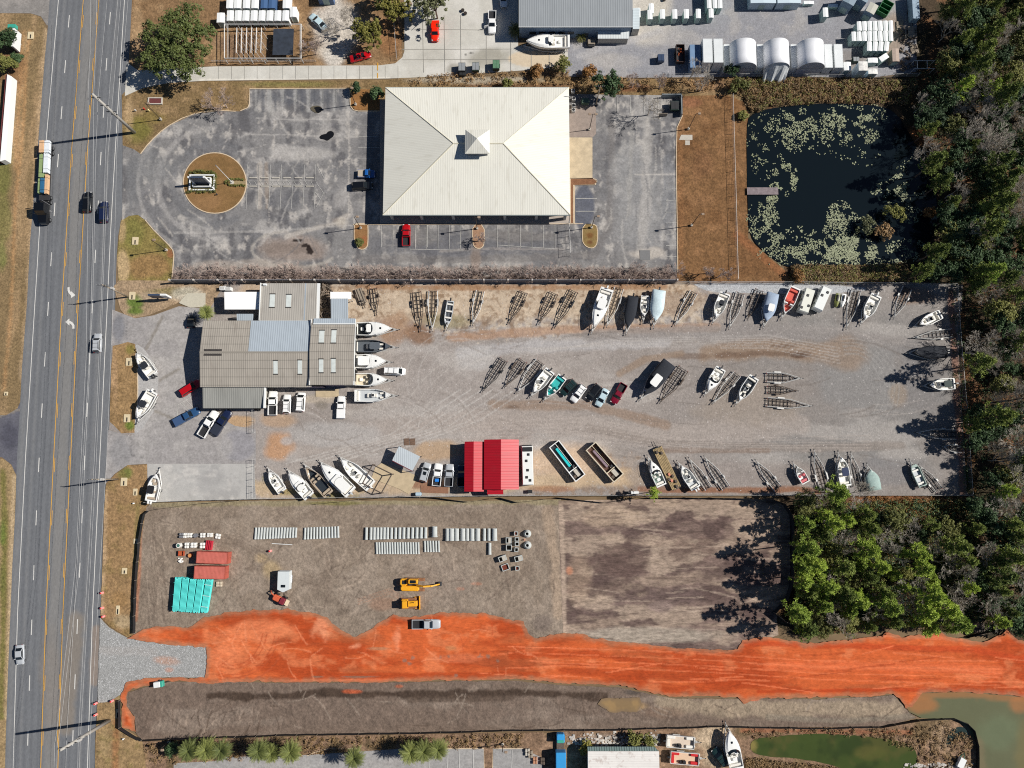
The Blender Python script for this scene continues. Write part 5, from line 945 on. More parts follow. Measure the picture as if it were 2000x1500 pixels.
# ---------------------------------------------------------------- cars
def paint(name,col): return mat('car_paint_'+name,col,.28,coat=.6,spec=.5)
PW=paint('white',C(238,238,236));PSI=paint('silver',C(176,180,184));PBK=paint('black',C(16,18,22));PNV=paint('navy',C(26,36,66));PRD=paint('red',C(176,14,24));PMR=paint('maroon',C(120,16,40));POR=paint('orange_red',C(235,40,14))
PBL=paint('blue',C(44,78,116));PGN=paint('dark_green',C(26,48,48));PLB=paint('ice_blue',C(186,208,214));PCB=paint('bright_blue',C(30,90,160))
M_BED=mat('bed_liner',C(34,34,38),.8);M_RIM=mat('alloy_rim',C(150,152,154),.35,metal=.7)
WHEEL={}
def wheel(parent,x,y,r=.35,wd=.24,name='wheel'):
    key=(round(r,2),round(wd,2))
    if key not in WHEEL:
        m=MB();m.tube([(0,-wd/2,0),(0,-wd/2*.6,0),(0,wd/2*.6,0),(0,wd/2,0)],r,16);
        vs=[]
        for v in m.v:
            k=.93 if abs(v[1])>wd*.45 else 1;vs.append((v[0]*k,v[1],v[2]*k))
        m.v=vs;a=m.build('wheel',M_BLACK,parent);rm=MB().tube([(0,-wd/2-.01,0),(0,wd/2+.01,0)],r*.6,10).build('rim',M_RIM,a)
        a.name=name;a.location=(x,y,r);WHEEL[key]=(a,rm); return a
    s,rm=WHEEL[key];a=sharemesh(s,name,parent,(x,y,r));sharemesh(rm,'rim',a); return a
def car(kind,front,back,pt,label,W_=None,z=.9,name=None,cover=None,open_door=False,rack=False,sun=False,roofc=None):
    f=P(*front,z);b=P(*back,z);L=math.dist(f,b);a=math.atan2(f[1]-b[1],f[0]-b[0]);c=((f[0]+b[0])/2,(f[1]+b[1])/2,.3 if label.endswith('clay') else .06)
    dims=dict(sedan=(1.82,1.42),suv=(1.92,1.72),pickup=(1.98,1.8),van=(1.98,2.0),sports=(1.88,1.3),hatch=(1.85,1.55))[kind]
    W_=W_ or dims[0];H=dims[1];w_=W_/2
    nm=name or dict(sedan='parked_car',suv='parked_suv',pickup='pickup_truck',van='parked_van',sports='sports_car',hatch='parked_car')[kind]
    t=thing(nm,label,{'pickup':'pickup','van':'van','suv':'suv'}.get(kind,'car'),c,a)
    belt=dict(sedan=.92,suv=1.05,pickup=1.1,van=1.05,sports=.88,hatch=.95)[kind];hood=belt-(.04 if kind in ('suv','pickup') else .1)
    rear_end=-.5 if kind!='pickup' else -.08
    tail=belt if kind in ('suv','van','hatch') else belt+.02
    st=[(rear_end,.86,.7 if kind!='pickup' else belt),(rear_end+.012,.95,tail-.1 if kind!='pickup' else belt),(rear_end+.06,.99,tail),(-.05 if kind!='pickup' else .0,1,belt),(.16,1,belt),(.22,.99,hood+.03),(.36,.97,hood-.03),(.44,.92,hood-.12),(.485,.82,hood-.24),(.5,.66,hood-.38)]
    rings=[]
    for x,k,zt in st:
        ww=w_*k;zt=max(zt,.5);rings.append([(x*L,-ww*.96,.28),(x*L,-ww,.5),(x*L,-ww,zt-.12),(x*L,-ww*.9,zt),(x*L,-ww*.4,zt+.025),(x*L,ww*.4,zt+.025),(x*L,ww*.9,zt),(x*L,ww,zt-.12),(x*L,ww,.5),(x*L,ww*.96,.28)])
    MB().loft(rings,True,True,True).build('body',pt,t,True)
    # cabin: (base rear, roof rear, roof front, base front)
    g4=dict(sedan=(-.36,-.2,.08,.24),suv=(-.485,-.42,.1,.24),pickup=(-.1,-.06,.12,.235),van=(-.49,-.46,.2,.36),sports=(-.34,-.16,.04,.2),hatch=(-.47,-.36,.08,.25))[kind]
    x0,x1,x2,x3=[v*L for v in g4];wb,wr=w_*.9,w_*.74;zb=belt-.02
    lw=[(x0,-wb,zb),(x3,-wb*.92,zb),(x3,wb*.92,zb),(x0,wb,zb)];up=[(x1,-wr,H-.03),(x2,-wr,H-.03),(x2,wr,H-.03),(x1,wr,H-.03)]
    rf=[(x1+.1,-wr+.1,H),(x2-.08,-wr+.1,H),(x2-.08,wr-.1,H),(x1+.1,wr-.1,H)]
    MB().loft([lw,up,rf],True,False,True).build('cabin',roofc or pt,t)
    def gl(nm,p,q,r,s,k=.12,off=.012,m=M_GLASS):
        p,q,r,s=map(Vector,(p,q,r,s));cc=(p+q+r+s)/4;n=(q-p).cross(s-p).normalized()
        if n.dot(cc-Vector((0,0,.8)))<0:n=-n
        vs=[cc+(v-cc)*(1-k) for v in (p,q,r,s)]
        return MB().add([v+n*off for v in vs]+[v-n*.01 for v in vs],[(0,1,2,3),(7,6,5,4),(0,4,5,1),(1,5,6,2),(2,6,7,3),(3,7,4,0)]).build(nm,m,t)
    gl('windscreen',lw[1],lw[2],up[2],up[1],.1);gl('rear_window',lw[0],lw[3],up[3],up[0],.14);gl('side_window',lw[0],lw[1],up[1],up[0],.16);gl('side_window',lw[3],lw[2],up[2],up[3],.16)
    if sun:MB().rbox(x2-1.1,x2-.3,-.4,.4,H-.005,H+.015,.08,.01).build('sunroof',M_GLASS,t)
    if kind=='pickup':
        bx0,bx1=-.5*L,-.1*L;bd=MB()
        bd.box(bx0,bx1,-w_,-w_+.14,.42,1.16);bd.box(bx0,bx1,w_-.14,w_,.42,1.16);bd.box(bx0,bx0+.09,-w_+.141,w_-.141,.42,1.12);bd.box(bx1-.08,bx1,-w_+.141,w_-.141,.42,1.16)
        bd.build('bed',pt,t);MB().box(bx0+.09,bx1-.08,-w_+.142,w_-.142,.6,.66).build('bed_floor',M_BED,t)
        if cover:MB().rbox(bx0+.05,bx1-.03,-w_+.06,w_-.06,1.12,1.2,.1,.03).build('bed_cover',cover,t)
        MB().box(bx0-.1,bx0-.005,-w_*.9,w_*.9,.4,.6).build('bumper',M_CHROME,t)
    if kind in ('suv','van') and rack:
        for s in (-1,1):MB().tube([(x1+.3,s*wr*.9,H+.06),(x2-.3,s*wr*.9,H+.06)],.035,5).build('roof_rail',M_BPLAST,t)
        for k in (.3,.7):MB().tube([(x1+(x2-x1)*k,-wr*.9,H+.08),(x1+(x2-x1)*k,wr*.9,H+.08)],.035,5).build('crossbar',M_BPLAST,t)
    for s in (-1,1):
        MB().rbox(.435*L,.487*L,min(s*w_*.5,s*w_*.84),max(s*w_*.5,s*w_*.84),hood-.26,hood-.13,.05,.03).build('headlight',M_LAMPW,t)
        MB().box(-.505*L,-.497*L,min(s*w_*.6,s*w_*.88),max(s*w_*.6,s*w_*.88),.75,.98).build('tail_light',M_LAMPR,t)
        MB().rbox(x3-.35,x3-.15,min(s*wb*1.02,s*(wb+.28)),max(s*wb*1.02,s*(wb+.28)),belt-.02,belt+.13,.05,.03).build('mirror',pt,t)
        for xx in (-.32*L,.31*L):wheel(t,xx,s*(w_-.13),.37 if kind in ('pickup','suv','van') else .33)
    MB().box(.488*L,.503*L,-w_*.45,w_*.45,.42,.62).build('grille',M_BPLAST,t)
    if open_door:MB().box(0,.06,0,1.0,.45,1.5).build('open_door',pt,t,loc=(.2*L,-w_,0),rotz=R(-160))
    return t
car('pickup',(849.5,80),(850,41),POR,'bright orange red car parked on the concrete apron',2.0,cover=POR,name='pickup_truck')
car('pickup',(960.5,65),(961.5,21),PW,'white pickup with its door open beside the warehouse shade',2.0,open_door=True)
car('sedan',(984,13.5),(983,-28),PW,'white car cut by the top edge beside the warehouse',1.9)
car('sedan',(606,28),(636,55),PLB,'pale blue silver car parked slantwise on the pale sand',1.95)
car('sports',(724,104),(683,115),PRD,'red convertible half under the yellow green tree',1.9)
car('pickup',(793.5,437.5),(793.5,480),PRD,'red pickup parked alone in the striped bays',2.0)
car('pickup',(733,339.5),(699,339),PCB,'bright blue pickup with beige bed cover nosed up to the office',1.95,cover=mat('beige_bed_cover',C(176,164,146),.7))
car('suv',(728,361.5),(687,364),PBK,'long black car parked beside the blue pickup at the office',2.0)
car('suv',(172,374),(170,414),PBK,'black car travelling in the lane next to the turning lane',2.0,name='moving_car')
car('suv',(203,393),(202.5,434),PNV,'dark blue car driving in the outer lane near the office entrance',2.0,name='moving_car')
car('suv',(191,651),(189.5,688),PSI,'silver car driving level with the turn arrows',1.9,rack=True,name='moving_car')
car('sedan',(38.5,1299),(37.5,1259.5),PSI,'silver sedan driving on the lower left shoulder line',1.9,name='moving_car')
car('suv',(391,745),(352,770),PRD,'dark red car parked slantwise in front of the workshop',1.9)
car('pickup',(389,800),(340,827),PBL,'blue grey pickup parked slantwise by the hatched bay',1.95,cover=mat('blue_bed_cover',C(60,84,120),.5))
car('pickup',(422,803),(392,852),PW,'white pickup with black bed between the two dark blue pickups',2.05)
car('pickup',(448,802),(417,848),PNV,'navy pickup with covered bed beside the white one',2.05,cover=mat('navy_bed_cover',C(40,46,60),.6))
car('pickup',(533.5,763),(532,811),PW,'white pickup backed in beside the lean-to roof',2.1)
car('suv',(561,770),(559.5,808),PW,'white estate car between the pickup and the van',1.8,rack=True)
car('van',(589,766),(586,804),PW,'white van with ladder bars on the roof by the workshop',2.0,rack=True)
car('pickup',(667,773),(665.5,817),PW,'white utility pickup standing alone behind the outboard boat',1.95,cover=PW)
car('van',(792,726),(750,724),PW,'white van parked nose out between two cruisers',1.85,rack=True)
car('suv',(1096,771),(1123,744),PGN,'dark green off-roader next to the turquoise boat',1.95,rack=True)
car('suv',(1118,784),(1141,753),PW,'white off-roader with roof bars in the middle row',1.95,rack=True)
car('suv',(1148,781),(1170,752),PBK,'black off-roader between white off-roader and pale sedan',1.95)
car('sedan',(1167,793),(1185,760),PLB,'pale ice blue sedan in the middle row',1.85)
car('pickup',(1197,788),(1219,750),PMR,'maroon pickup at the end of the middle row',1.95)
car('suv',(836,904),(825,941),PSI,'silver car with sunroof beside the concrete slab',1.9,sun=True)
car('pickup',(857,905),(852,949),PW,'white pickup carrying a bright blue crate near the red sheds',2.0)
car('pickup',(879,906),(876,950),PSI,'silver green pickup in front of the red sheds',2.0)
car('pickup',(901,908),(902,950),PNV,'navy pickup in the shade of the narrow red shed',1.95)
car('pickup',(860.5,1218.5),(805,1219),PSI,'silver pickup parked on the red clay',2.1)
car('suv',(1394,1462),(1417,1494),PGN,'dark green off-roader by the lower cruiser',2.05,rack=True)
car('sedan',(374,616),(372,640),PBK,'dark car in the shade of the palm west of the workshop',1.9)
b=P(853,938,1.2);t=tag(MB().rbox(-.45,.45,-.35,.35,0,.5,.06).build('storage_crate',mat('bright_blue_plastic',C(40,130,220),.4),loc=(b[0],b[1],.74)),'bright blue crate lying in the white pickup bed','crate')
# lumber truck on the highway
f=P(84,437,1.5);b=P(91,275,1.5);a=math.atan2(f[1]-b[1],f[0]-b[0]);L=math.dist(f,b)
t=thing('semi_truck','long flatbed truck with black cab heading down the highway','truck',((f[0]+b[0])/2,(f[1]+b[1])/2,.06),a)
MB().box(-L/2,L*.5-5.9,-1.28,1.28,1.15,1.4).build('flatbed',M_DSTEEL,t)
hd=L/2;MB().box(hd-7.6,hd-.6,-.45,.45,.6,.95).build('chassis',M_BPLAST,t)
cb=MB();cb.loft([[(hd-4.6,-1.2,.7),(hd-4.6,1.2,.7),(hd-4.6,1.2,3.5),(hd-4.6,-1.2,3.5)],[(hd-2.6,-1.2,.7),(hd-2.6,1.2,.7),(hd-2.6,1.15,3.4),(hd-2.6,-1.15,3.4)],[(hd-2.0,-1.15,.7),(hd-2.0,1.15,.7),(hd-2.0,1.1,2.1),(hd-2.0,-1.1,2.1)],[(hd-.2,-1.0,.6),(hd-.2,1.0,.6),(hd-.2,.85,1.75),(hd-.2,-.85,1.75)],[(hd,-.8,.6),(hd,.8,.6),(hd,.7,1.5),(hd,-.7,1.5)]],True,True,True);cb.build('cab',PBK,t)
MB().add([(hd-2.55,-1.05,3.2),(hd-2.55,1.05,3.2),(hd-1.99,1.0,2.2),(hd-1.99,-1.0,2.2)],[(3,2,1,0)]).build('windscreen',M_GLASS,t)
for s in (-1,1):
    MB().cyl(hd-4.9,s*1.05,.8,3.9,.1,8).build('exhaust_stack',M_CHROME,t);MB().cyl(hd-3.4,s*1.05,.5,1.0,.32,10).build('fuel_tank',M_CHROME,t);MB().box(hd-2.3,hd-2.1,min(s*1.25,s*1.6),max(s*1.25,s*1.6),2.2,2.7).build('mirror',M_BPLAST,t)
    for x in (hd-1.2,hd-5.6,hd-6.8,-hd+1.6,-hd+2.9):wheel(t,x,s*1.05,.5,.4)
def load(label,x0,x1,y0,y1,z0,z1,m,wrap=None):
    c,s=math.cos(a),math.sin(a);o=t.location;xm,ym=(x0+x1)/2,(y0+y1)/2
    q=thing('lumber_bundle',label,'lumber',(o.x+xm*c-ym*s,o.y+xm*s+ym*c,z0+.06),a,'bundles on the flatbed');l2,w2=(x1-x0)/2,(y1-y0)/2
    bo=MB();n=4
    for i in range(n):y=-w2+2*w2*i/n;bo.box(-l2+rnd.uniform(0,.15),l2-rnd.uniform(0,.15),y+.01,y+2*w2/n-.01,0,z1-z0)
    bo.build('boards',m,q);st=MB()
    for x in (-l2*.6,l2*.6):st.box(x-.04,x+.04,-w2-.01,w2+.01,0,z1-z0+.012)
    st.build('strap',M_BPLAST,q)
LT=mat('pale_lumber',C(216,176,136),.8,var=.15);LW_=mat('white_wrap',C(226,232,236),.4,var=.08);LG=mat('green_treated_lumber',C(140,160,110),.8,var=.15);LBL=mat('blue_wrap',C(52,104,140),.4,var=.1)
x0=-L/2+.2
for r,l in (((x0,x0+3.2,-1.2,-.1,1.4,2.4,LT),'tan lumber bundle at the rear of the flatbed'),((x0,x0+3.2,0,1.2,1.4,2.3,LW_),'white wrapped bundle at the rear of the flatbed'),((x0+3.4,x0+8.4,.1,1.2,1.4,2.5,LW_),'long white wrapped bundle in the middle of the flatbed'),((x0+3.4,x0+9.4,-1.2,0,1.4,2.1,LG),'greenish lumber bundle in the middle of the flatbed'),((x0+9.6,x0+13.4,-1.2,-.5,1.4,2.2,LG),'narrow greenish lumber bundle near the cab'),((x0+9.6,x0+13.4,-.45,.45,1.4,2.5,LBL),'blue wrapped bundle near the cab'),((x0+8.6,x0+13.6,.5,1.2,1.4,2.3,LT),'pale tan lumber bundle near the cab')):load(l,*r)
# ---------------------------------------------------------------- trailers
M_BUNK=mat('carpeted_bunk',C(74,66,60),.95,var=.3)
def trailer(tip,back,W_=2.2,label='',m=None,bunk=None,tandem=False,fend=None,group=None,zt=.55,name='boat_trailer',vlen=.5,rungs=None,deck=False):
    m=m or M_GALV;f=P(*tip,zt);b=P(*back,zt);L=math.dist(f,b);a=math.atan2(f[1]-b[1],f[0]-b[0])
    t=thing(name,label,'trailer',((f[0]+b[0])/2,(f[1]+b[1])/2,.06),a,group);h=L/2;w_=W_*.58-.3;k=h-vlen*L
    fr=MB();dk_=M_RUSTY if m is M_GALV else M_DSTEEL
    for s in (-1,1):fr.tube([(-h,s*w_,.62),(k,s*w_,.62),(h-.9,s*.06,.6)],.12 if m is M_GALV else .095,4)
    fr.tube([(h-1.6,0,.6),(h,0,.58)],.08,4);fr.build('frame',m,t)
    n=rungs or max(3,int(L/1.5))
    for i in range(n):
        x=-h+.15+(k+h-.1)*i/(n-1);MB().box(x-.05,x+.05,-w_,w_,.44,.56).build('crossbar',dk_,t)
    x=k+(h-k)*.4;MB().box(x-.05,x+.05,-w_*.55,w_*.55,.5,.6).build('crossbar',dk_,t)
    for s in (-1,1):
        MB().box(-h+.1,k+(h-k)*.3,s*w_*.45-.08,s*w_*.45+.08,.66,.76).build('bunk',bunk or (M_BUNK if tandem or m is not M_GALV else M_DSTEEL),t)
        xs=(-h*.42-.45,-h*.42+.45) if tandem else (-h*.42,)
        for x in xs:wheel(t,x,s*(w_+.2),.34,.24)
        x0,x1=xs[0]-.5,xs[-1]+.5;y0,y1=(s*(w_+.06),s*(w_+.36));y0,y1=min(y0,y1),max(y0,y1)
        MB().loft([[(x0,y0,.5),(x0+.2,y0,.78),(x1-.2,y0,.78),(x1,y0,.5),(x1-.05,y0,.5),(x1-.23,y0,.74),(x0+.23,y0,.74),(x0+.05,y0,.5)],[(x0,y1,.5),(x0+.2,y1,.78),(x1-.2,y1,.78),(x1,y1,.5),(x1-.05,y1,.5),(x1-.23,y1,.74),(x0+.23,y1,.74),(x0+.05,y1,.5)]],True,True,True).build('fender',fend or m,t)
    wp=MB();wp.tube([(h-1.5,0,.55),(h-1.75,0,1.25)],.06,5);wp.box(h-1.9,h-1.55,-.12,.12,1.15,1.35);wp.build('winch_post',M_DSTEEL,t)
    MB().cyl(h-.7,.16,0,.95,.045,6).build('jack',M_DSTEEL,t);MB().rbox(h-.28,h+.06,-.09,.09,.5,.68,.04,.02).build('coupler',M_DSTEEL,t)
    for s in (-1,1):MB().box(-h-.05,-h,min(s*w_,s*(w_-.25)),max(s*w_,s*(w_-.25)),.5,.66).build('tail_light',M_LAMPR,t)
    if deck:MB().box(-h,k,-w_,w_,.62,.68).build('deck_boards',M_WOODP,t)
    return t
TR=[((736,616),(729,563),2.0,'empty rusty boat trailer behind the small tilted utility trailer',M_RUSTY,0),((822,648),(814,570),2.3,'long empty trailer with brown timber bunks, first of the near pair by the jon boat',M_RUSTY,1),((844,648),(846,568),2.3,'empty pale galvanised trailer right beside the jon boat',M_GALV,1),
      ((922.5,636),(938,568),2.2,'empty pale railed trailer standing alone near the wet brown patch',M_GALV,0),((994,633),(1023,570),2.2,'empty grey trailer between the alone trailer and the paired dark ones',M_RUSTY,1),((1052,634),(1082,572),2.3,'empty dark trailer, western one of the close pair',M_RUSTY,1),((1082,642),(1121,568),2.3,'empty dark trailer, eastern one of the close pair',M_DSTEEL,1),((1184,640),(1209,562),2.4,'empty aluminium trailer close along the big white boat',M_GALV,1),
      ((1317,637),(1355,570),2.1,'empty pale trailer with narrow tongue east of the tarped boat',M_GALV,0),((1423,644),(1446,572),2.3,'empty white fendered trailer beside the grey cockpit boat',M_GALV,0),((1459,626),(1483,566),2.2,'empty old trailer piled with junk next to the blue covered boat',M_RUSTY,0),((1652,644),(1672,566),2.4,'empty galvanised trailer in the shade near the wood',M_GALV,1),((1744,624),(1772,562),2.4,'empty trailer with red and white guide boards at the north east corner',M_GALV,0),
      ((942,766),(984,702),2.3,'empty black trailer, first in the middle row',M_DSTEEL,0),((985,758),(1022,704),2.3,'empty brown trailer, second in the middle row',M_RUSTY,1),((1009,768),(1056,706),2.6,'empty wide trailer with long pale bunks, third in the middle row',M_GALV,1),((1288,788),(1335,720),2.7,'empty wide trailer with many crossbars beside the tarp covered cruiser',M_RUSTY,1),((1390,790),(1440,730),2.2,'empty galvanised trailer between the two small middle row boats',M_GALV,0),
      ((1569,739),(1497,737),2.4,'empty galvanised trailer, northern one of three side by side',M_GALV,1),((1560,763.5),(1499,761),2.0,'empty short trailer, middle one of three side by side',M_RUSTY,0),((1588,793),(1498,785),2.3,'empty long trailer, southern one of three side by side',M_GALV,1),((1780,660),(1860,650),2.2,'empty pale trailer pointing west under the northern display boat',M_GALV,0),((1786,845),(1867,849),2.4,'empty white trailer pointing west among tree shadows',M_GALV,0),((1836,872),(1878,878),1.8,'empty trailer lying in deep tree shade at the east fence',M_GALV,0),
      ((1344,893),(1384,955),2.0,'empty galvanised trailer close beside the console boat in the lower row',M_GALV,0),((1374,890),(1418,954),2.2,'empty white railed trailer alone by the console boat pair',M_GALV,0),((1474,897),(1519,955),2.2,'empty trailer standing well apart in the lower row',M_GALV,0),((1589,877),(1610,954),2.5,'empty long pale trailer next to the pink sterned dinghy',M_GALV,1),((1661,882),(1676,950),2.2,'empty narrow trailer beside the boat with navy canopy',M_GALV,0),((1793,906),(1834,958),2.1,'empty trailer at the south east corner against the small skiff',M_GALV,0)]
for tip,back,w_,l,m,td in TR:trailer(tip,back,w_,l,m,tandem=bool(td),group='boat trailers in the yard')
t=trailer((713,601),(699,564),1.9,'small tilted utility trailer with grey plank bed',M_RUSTY,name='utility_trailer',deck=True,vlen=.25)
# ---------------------------------------------------------------- boats
def gel(n,c): return mat('gelcoat_'+n,c,.3,coat=.3,var=.05)
G_W=M_WHITE;G_GR=gel('grey',C(92,98,104));G_BK=gel('black',C(26,30,34));G_NV=gel('navy',C(30,44,78));G_TQ=gel('turquoise',C(60,172,168));G_CR=gel('cream',C(214,202,178));G_RD=gel('red',C(206,92,76));G_LG=gel('light_grey',C(190,194,196));G_BE=gel('beige',C(178,162,142));G_GN=gel('grey_green',C(150,168,160));G_PK=gel('pink',C(214,110,116));G_LB=gel('pale_blue',C(170,186,200));G_DK=gel('charcoal',C(48,54,60));G_NS=mat('nonskid_deck',C(232,230,224),.7,var=.05)
M_CUSH=mat('vinyl_cushion',C(226,222,212),.5);M_CANV=mat('black_canvas',C(34,38,46),.85,var=.2,bump=.3,bscale=3);M_TARP=mat('pale_tarpaulin',C(196,214,218),.6,var=.12,bump=.4,bscale=2)
def boat(kind,bow,stern,label,B=2.5,hull=None,floor=None,deckc=None,z=1.9,keel=.55,engines=1,engc=None,top=None,tlabel=None,tr=True,ttop=None,hatch=True,cov=None,seatc=None,sharp=2.0,tt=1.0):
    B*=1.27 if kind=='covered' else 1.1;hull=hull or G_W;deckc=deckc or hull;floor=floor or G_NS;engc=engc or M_BPLAST
    f=P(*bow,z);b=P(*stern,z);L=math.dist(f,b);a=math.atan2(f[1]-b[1],f[0]-b[0])
    t=thing('motor_boat' if kind not in ('jon',) else 'jon_boat',label,'boat',((f[0]+b[0])/2,(f[1]+b[1])/2,0),a);h=L/2
    zs0=z-.12;dep=zs0-keel
    def hw(u): return B/2*((.93+.07*min(1,u/.4)) if u<.5 else max(.03,1-((u-.5)/.5)**sharp) if kind!='jon' else (1 if u<.8 else 1-(u-.8)*2.2))
    def sheer(u): return zs0+.22*max(0,(u-.35))**1.5*(1 if kind!='jon' else .3)
    def kz(u): return keel+(0 if u<.7 else dep*.75*((u-.7)/.3)**2)
    ud=dict(console=.84,cuddy=.5,cruiser=.42,covered=1.2,jon=.88,bow=.93)[kind];fl=zs0-min(.75,dep*.62);rim=.13 if B>2 else .1
    us=sorted(set([0,.05,.055,.2,.35,.5,.6,.7,.78,.86,.92,.96,.985,1]+([ud,ud+.004] if ud<1 else [])))
    rings=[]
    for u in us:
        x=-h+L*u;W_=hw(u);s=sheer(u);k=kz(u);inn=max(W_-rim,.01);deep=(.05<u<=ud) and kind!='covered'
        zi=fl if deep else s+(.02 if W_<.3 else .03)
        rings.append([(x,-inn,s),(x,-W_,s),(x,-W_*1.02,s-.08),(x,-W_*.86,k+(s-k)*.42),(x,0,k),(x,W_*.86,k+(s-k)*.42),(x,W_*1.02,s-.08),(x,W_,s),(x,inn,s),(x,inn*.96,zi),(x,-inn*.96,zi)])
    MB().loft(rings,True,True,True).build('hull',hull,t)
    if kind!='covered':
        pts=[(-h+L*u,(hw(u)-rim-.03)*.96) for u in us if .055<=u<=ud]
        if len(pts)>1:MB().prism([(x,y) for x,y in pts]+[(x,-y) for x,y in pts[::-1]],fl-.04,fl+.015).build('cockpit_floor',floor,t)
    dk=None
    if kind in ('cuddy','cruiser','console') and ud<.97:
        R2=[];
        for u in [q for q in us if q>ud and q<.99]:
            x=-h+L*u;W_=max(hw(u)-.1,.02);s=sheer(u)+.03;up=.05+(.22 if kind!='console' else .04)*math.sin(math.pi*min(1,(1-u)/(1-ud)))**.7*(1 if u>ud+.01 else .9)
            R2.append([(x,-W_,s),(x,-W_*.7,s+up),(x,0,s+up*1.15),(x,W_*.7,s+up),(x,W_,s)])
        dk=MB().loft(R2,True,True,True).build('foredeck',deckc,t)
        if hatch and kind!='console':
            x=-h+L*(ud+(1-ud)*.5);MB().rbox(x-.25,x+.25,-.25,.25,sheer(.7)+.12,sheer(.7)+.36,.1,.03).build('hatch',M_GLASS,dk)
    if kind in ('cuddy','cruiser','console','bow'):
        rl=MB()
        for s in (-1,1):rl.tube([(-h+L*u,s*max(.04,hw(u)-.06),sheer(u)+.38) for u in (.55,.7,.82,.92,.985)],.022,4)
        for u in (.6,.75,.88):
            for s in (-1,1):rl.tube([(-h+L*u,s*(hw(u)-.06),sheer(u)),(-h+L*u,s*(hw(u)-.06),sheer(u)+.38)],.018,4)
        rl.build('bow_rail',M_CHROME,t)
    sc=seatc or M_CUSH
    if kind=='console':
        x=-h+L*.46;cs=MB().rbox(x-.1,x+.75,-.45,.45,fl,zs0+.25,.12,.08).build('console',deckc,t);MB().box(x+.1,x+.16,-.42,.42,zs0+.2,zs0+.62).build('windscreen',M_GLASS,cs);MB().rbox(x+.2,x+.68,-.3,.3,zs0+.25,zs0+.28,.06,.01).build('dash_panel',M_BPLAST,cs)
        MB().rbox(x-1.0,x-.45,-.5,.5,fl,fl+.75,.1,.08).build('helm_seat',sc,t)
        MB().rbox(x+.85,x+1.4,-.4,.4,fl,fl+.5,.1,.06).build('cooler_seat',sc,t)
        MB().rbox(-h+L*.07,-h+L*.07+.5,-hw(.1)*.8,hw(.1)*.8,fl,fl+.5,.1,.06).build('stern_bench',sc,t)
        for s in (-1,1):MB().rbox(-h+L*.68,-h+L*.8,min(s*.3,s*hw(.8)*.8),max(s*.3,s*hw(.8)*.8),fl,fl+.42,.08,.05).build('bow_seat',sc,t)
    elif kind in ('cuddy','cruiser'):
        xw=-h+L*ud
        ws=MB();p=[(xw+.35,-hw(ud)*.82),(xw+.85,-hw(ud)*.4),(xw+.95,0),(xw+.85,hw(ud)*.4),(xw+.35,hw(ud)*.82)]
        ws.loft([[(x,y,zs0+.2) for x,y in p],[(x-.45,y*.9,zs0+.75) for x,y in p],[(x-.5,y*.88,zs0+.75) for x,y in p],[(x-.06,y*.97,zs0+.2) for x,y in p]],False).build('windscreen',M_GLASS,t)
        for s in (-1,1):MB().rbox(xw-.95,xw-.35,min(s*.3,s*.85),max(s*.3,s*.85),fl,fl+.8,.1,.08).build('helm_seat',sc,t)
        MB().rbox(xw-.25,xw+.1,-hw(ud)*.8,-.2,fl,zs0+.15,.06,.05).build('dash',deckc,t);MB().rbox(-h+L*.07,-h+L*.07+.55,-hw(.1)*.8,hw(.1)*.8,fl,fl+.5,.1,.06).build('stern_bench',sc,t)
        MB().rbox(-h+L*.2,-h+L*.2+.7,-.4,.4,fl,fl+.45,.1,.05).build('engine_box',deckc,t)
    elif kind=='bow':
        x=-h+L*.6
        for s in (-1,1):MB().rbox(x,x+.5,min(s*.28,s*hw(.6)*.84),max(s*.28,s*hw(.6)*.84),fl,zs0+.05,.08,.05).build('dash',deckc,t);MB().rbox(x-.9,x-.35,min(s*.25,s*hw(.5)*.75),max(s*.25,s*hw(.5)*.75),fl,fl+.75,.1,.06).build('seat',sc,t)
        MB().box(x+.4,x+.46,-hw(.6)*.84,hw(.6)*.84,zs0,zs0+.32).build('windscreen',M_GLASS,t);MB().rbox(-h+L*.08,-h+L*.08+.6,-hw(.1)*.8,hw(.1)*.8,fl,fl+.5,.1,.06).build('stern_bench',sc,t)
    elif kind=='jon':
        for u in (.12,.42,.7):MB().rbox(-h+L*u,-h+L*u+.4,-hw(u)+rim,hw(u)-rim,fl+.1,fl+.35,.04,.03).build('bench',sc,t)
    elif kind=='covered':
        n=9;R2=[]
        for i in range(12):
            u=.01+.975*i/11;x=-h+L*u;W_=hw(u)*1.03;s=sheer(u);pk=(.25+.55*math.sin(math.pi*min(1,.18+u*.95))**1.2)*(tt if .2<u<.8 else 1)
            R2.append([(x,W_*math.cos(math.pi*(1-k/n)),s-.12+(pk+.1*math.sin(i*2.1+k))*math.sin(math.pi*k/n)**.75*(1 if 0<k<n else 0)-(.18 if k in (0,n) else 0)) for k in range(n+1)])
        MB().loft(R2,True,True,True).build('boat_cover',cov or M_TARP,t,True)
    if top:      # (u0, u1, half width, height, material)
        u0,u1,hwid,zz,m=top;x0,x1=-h+L*u0,-h+L*u1
        MB().rbox(x0,x1,-hwid,hwid,z+zz,z+zz+.1,.25,.05).build('hard_top',m,t)
        for x in (x0+.25,x1-.25):
            for s in (-1,1):MB().tube([(x,s*hwid*.8,fl),(x,s*hwid*.85,z+zz)],.035,5).build('top_support',M_CHROME,t)
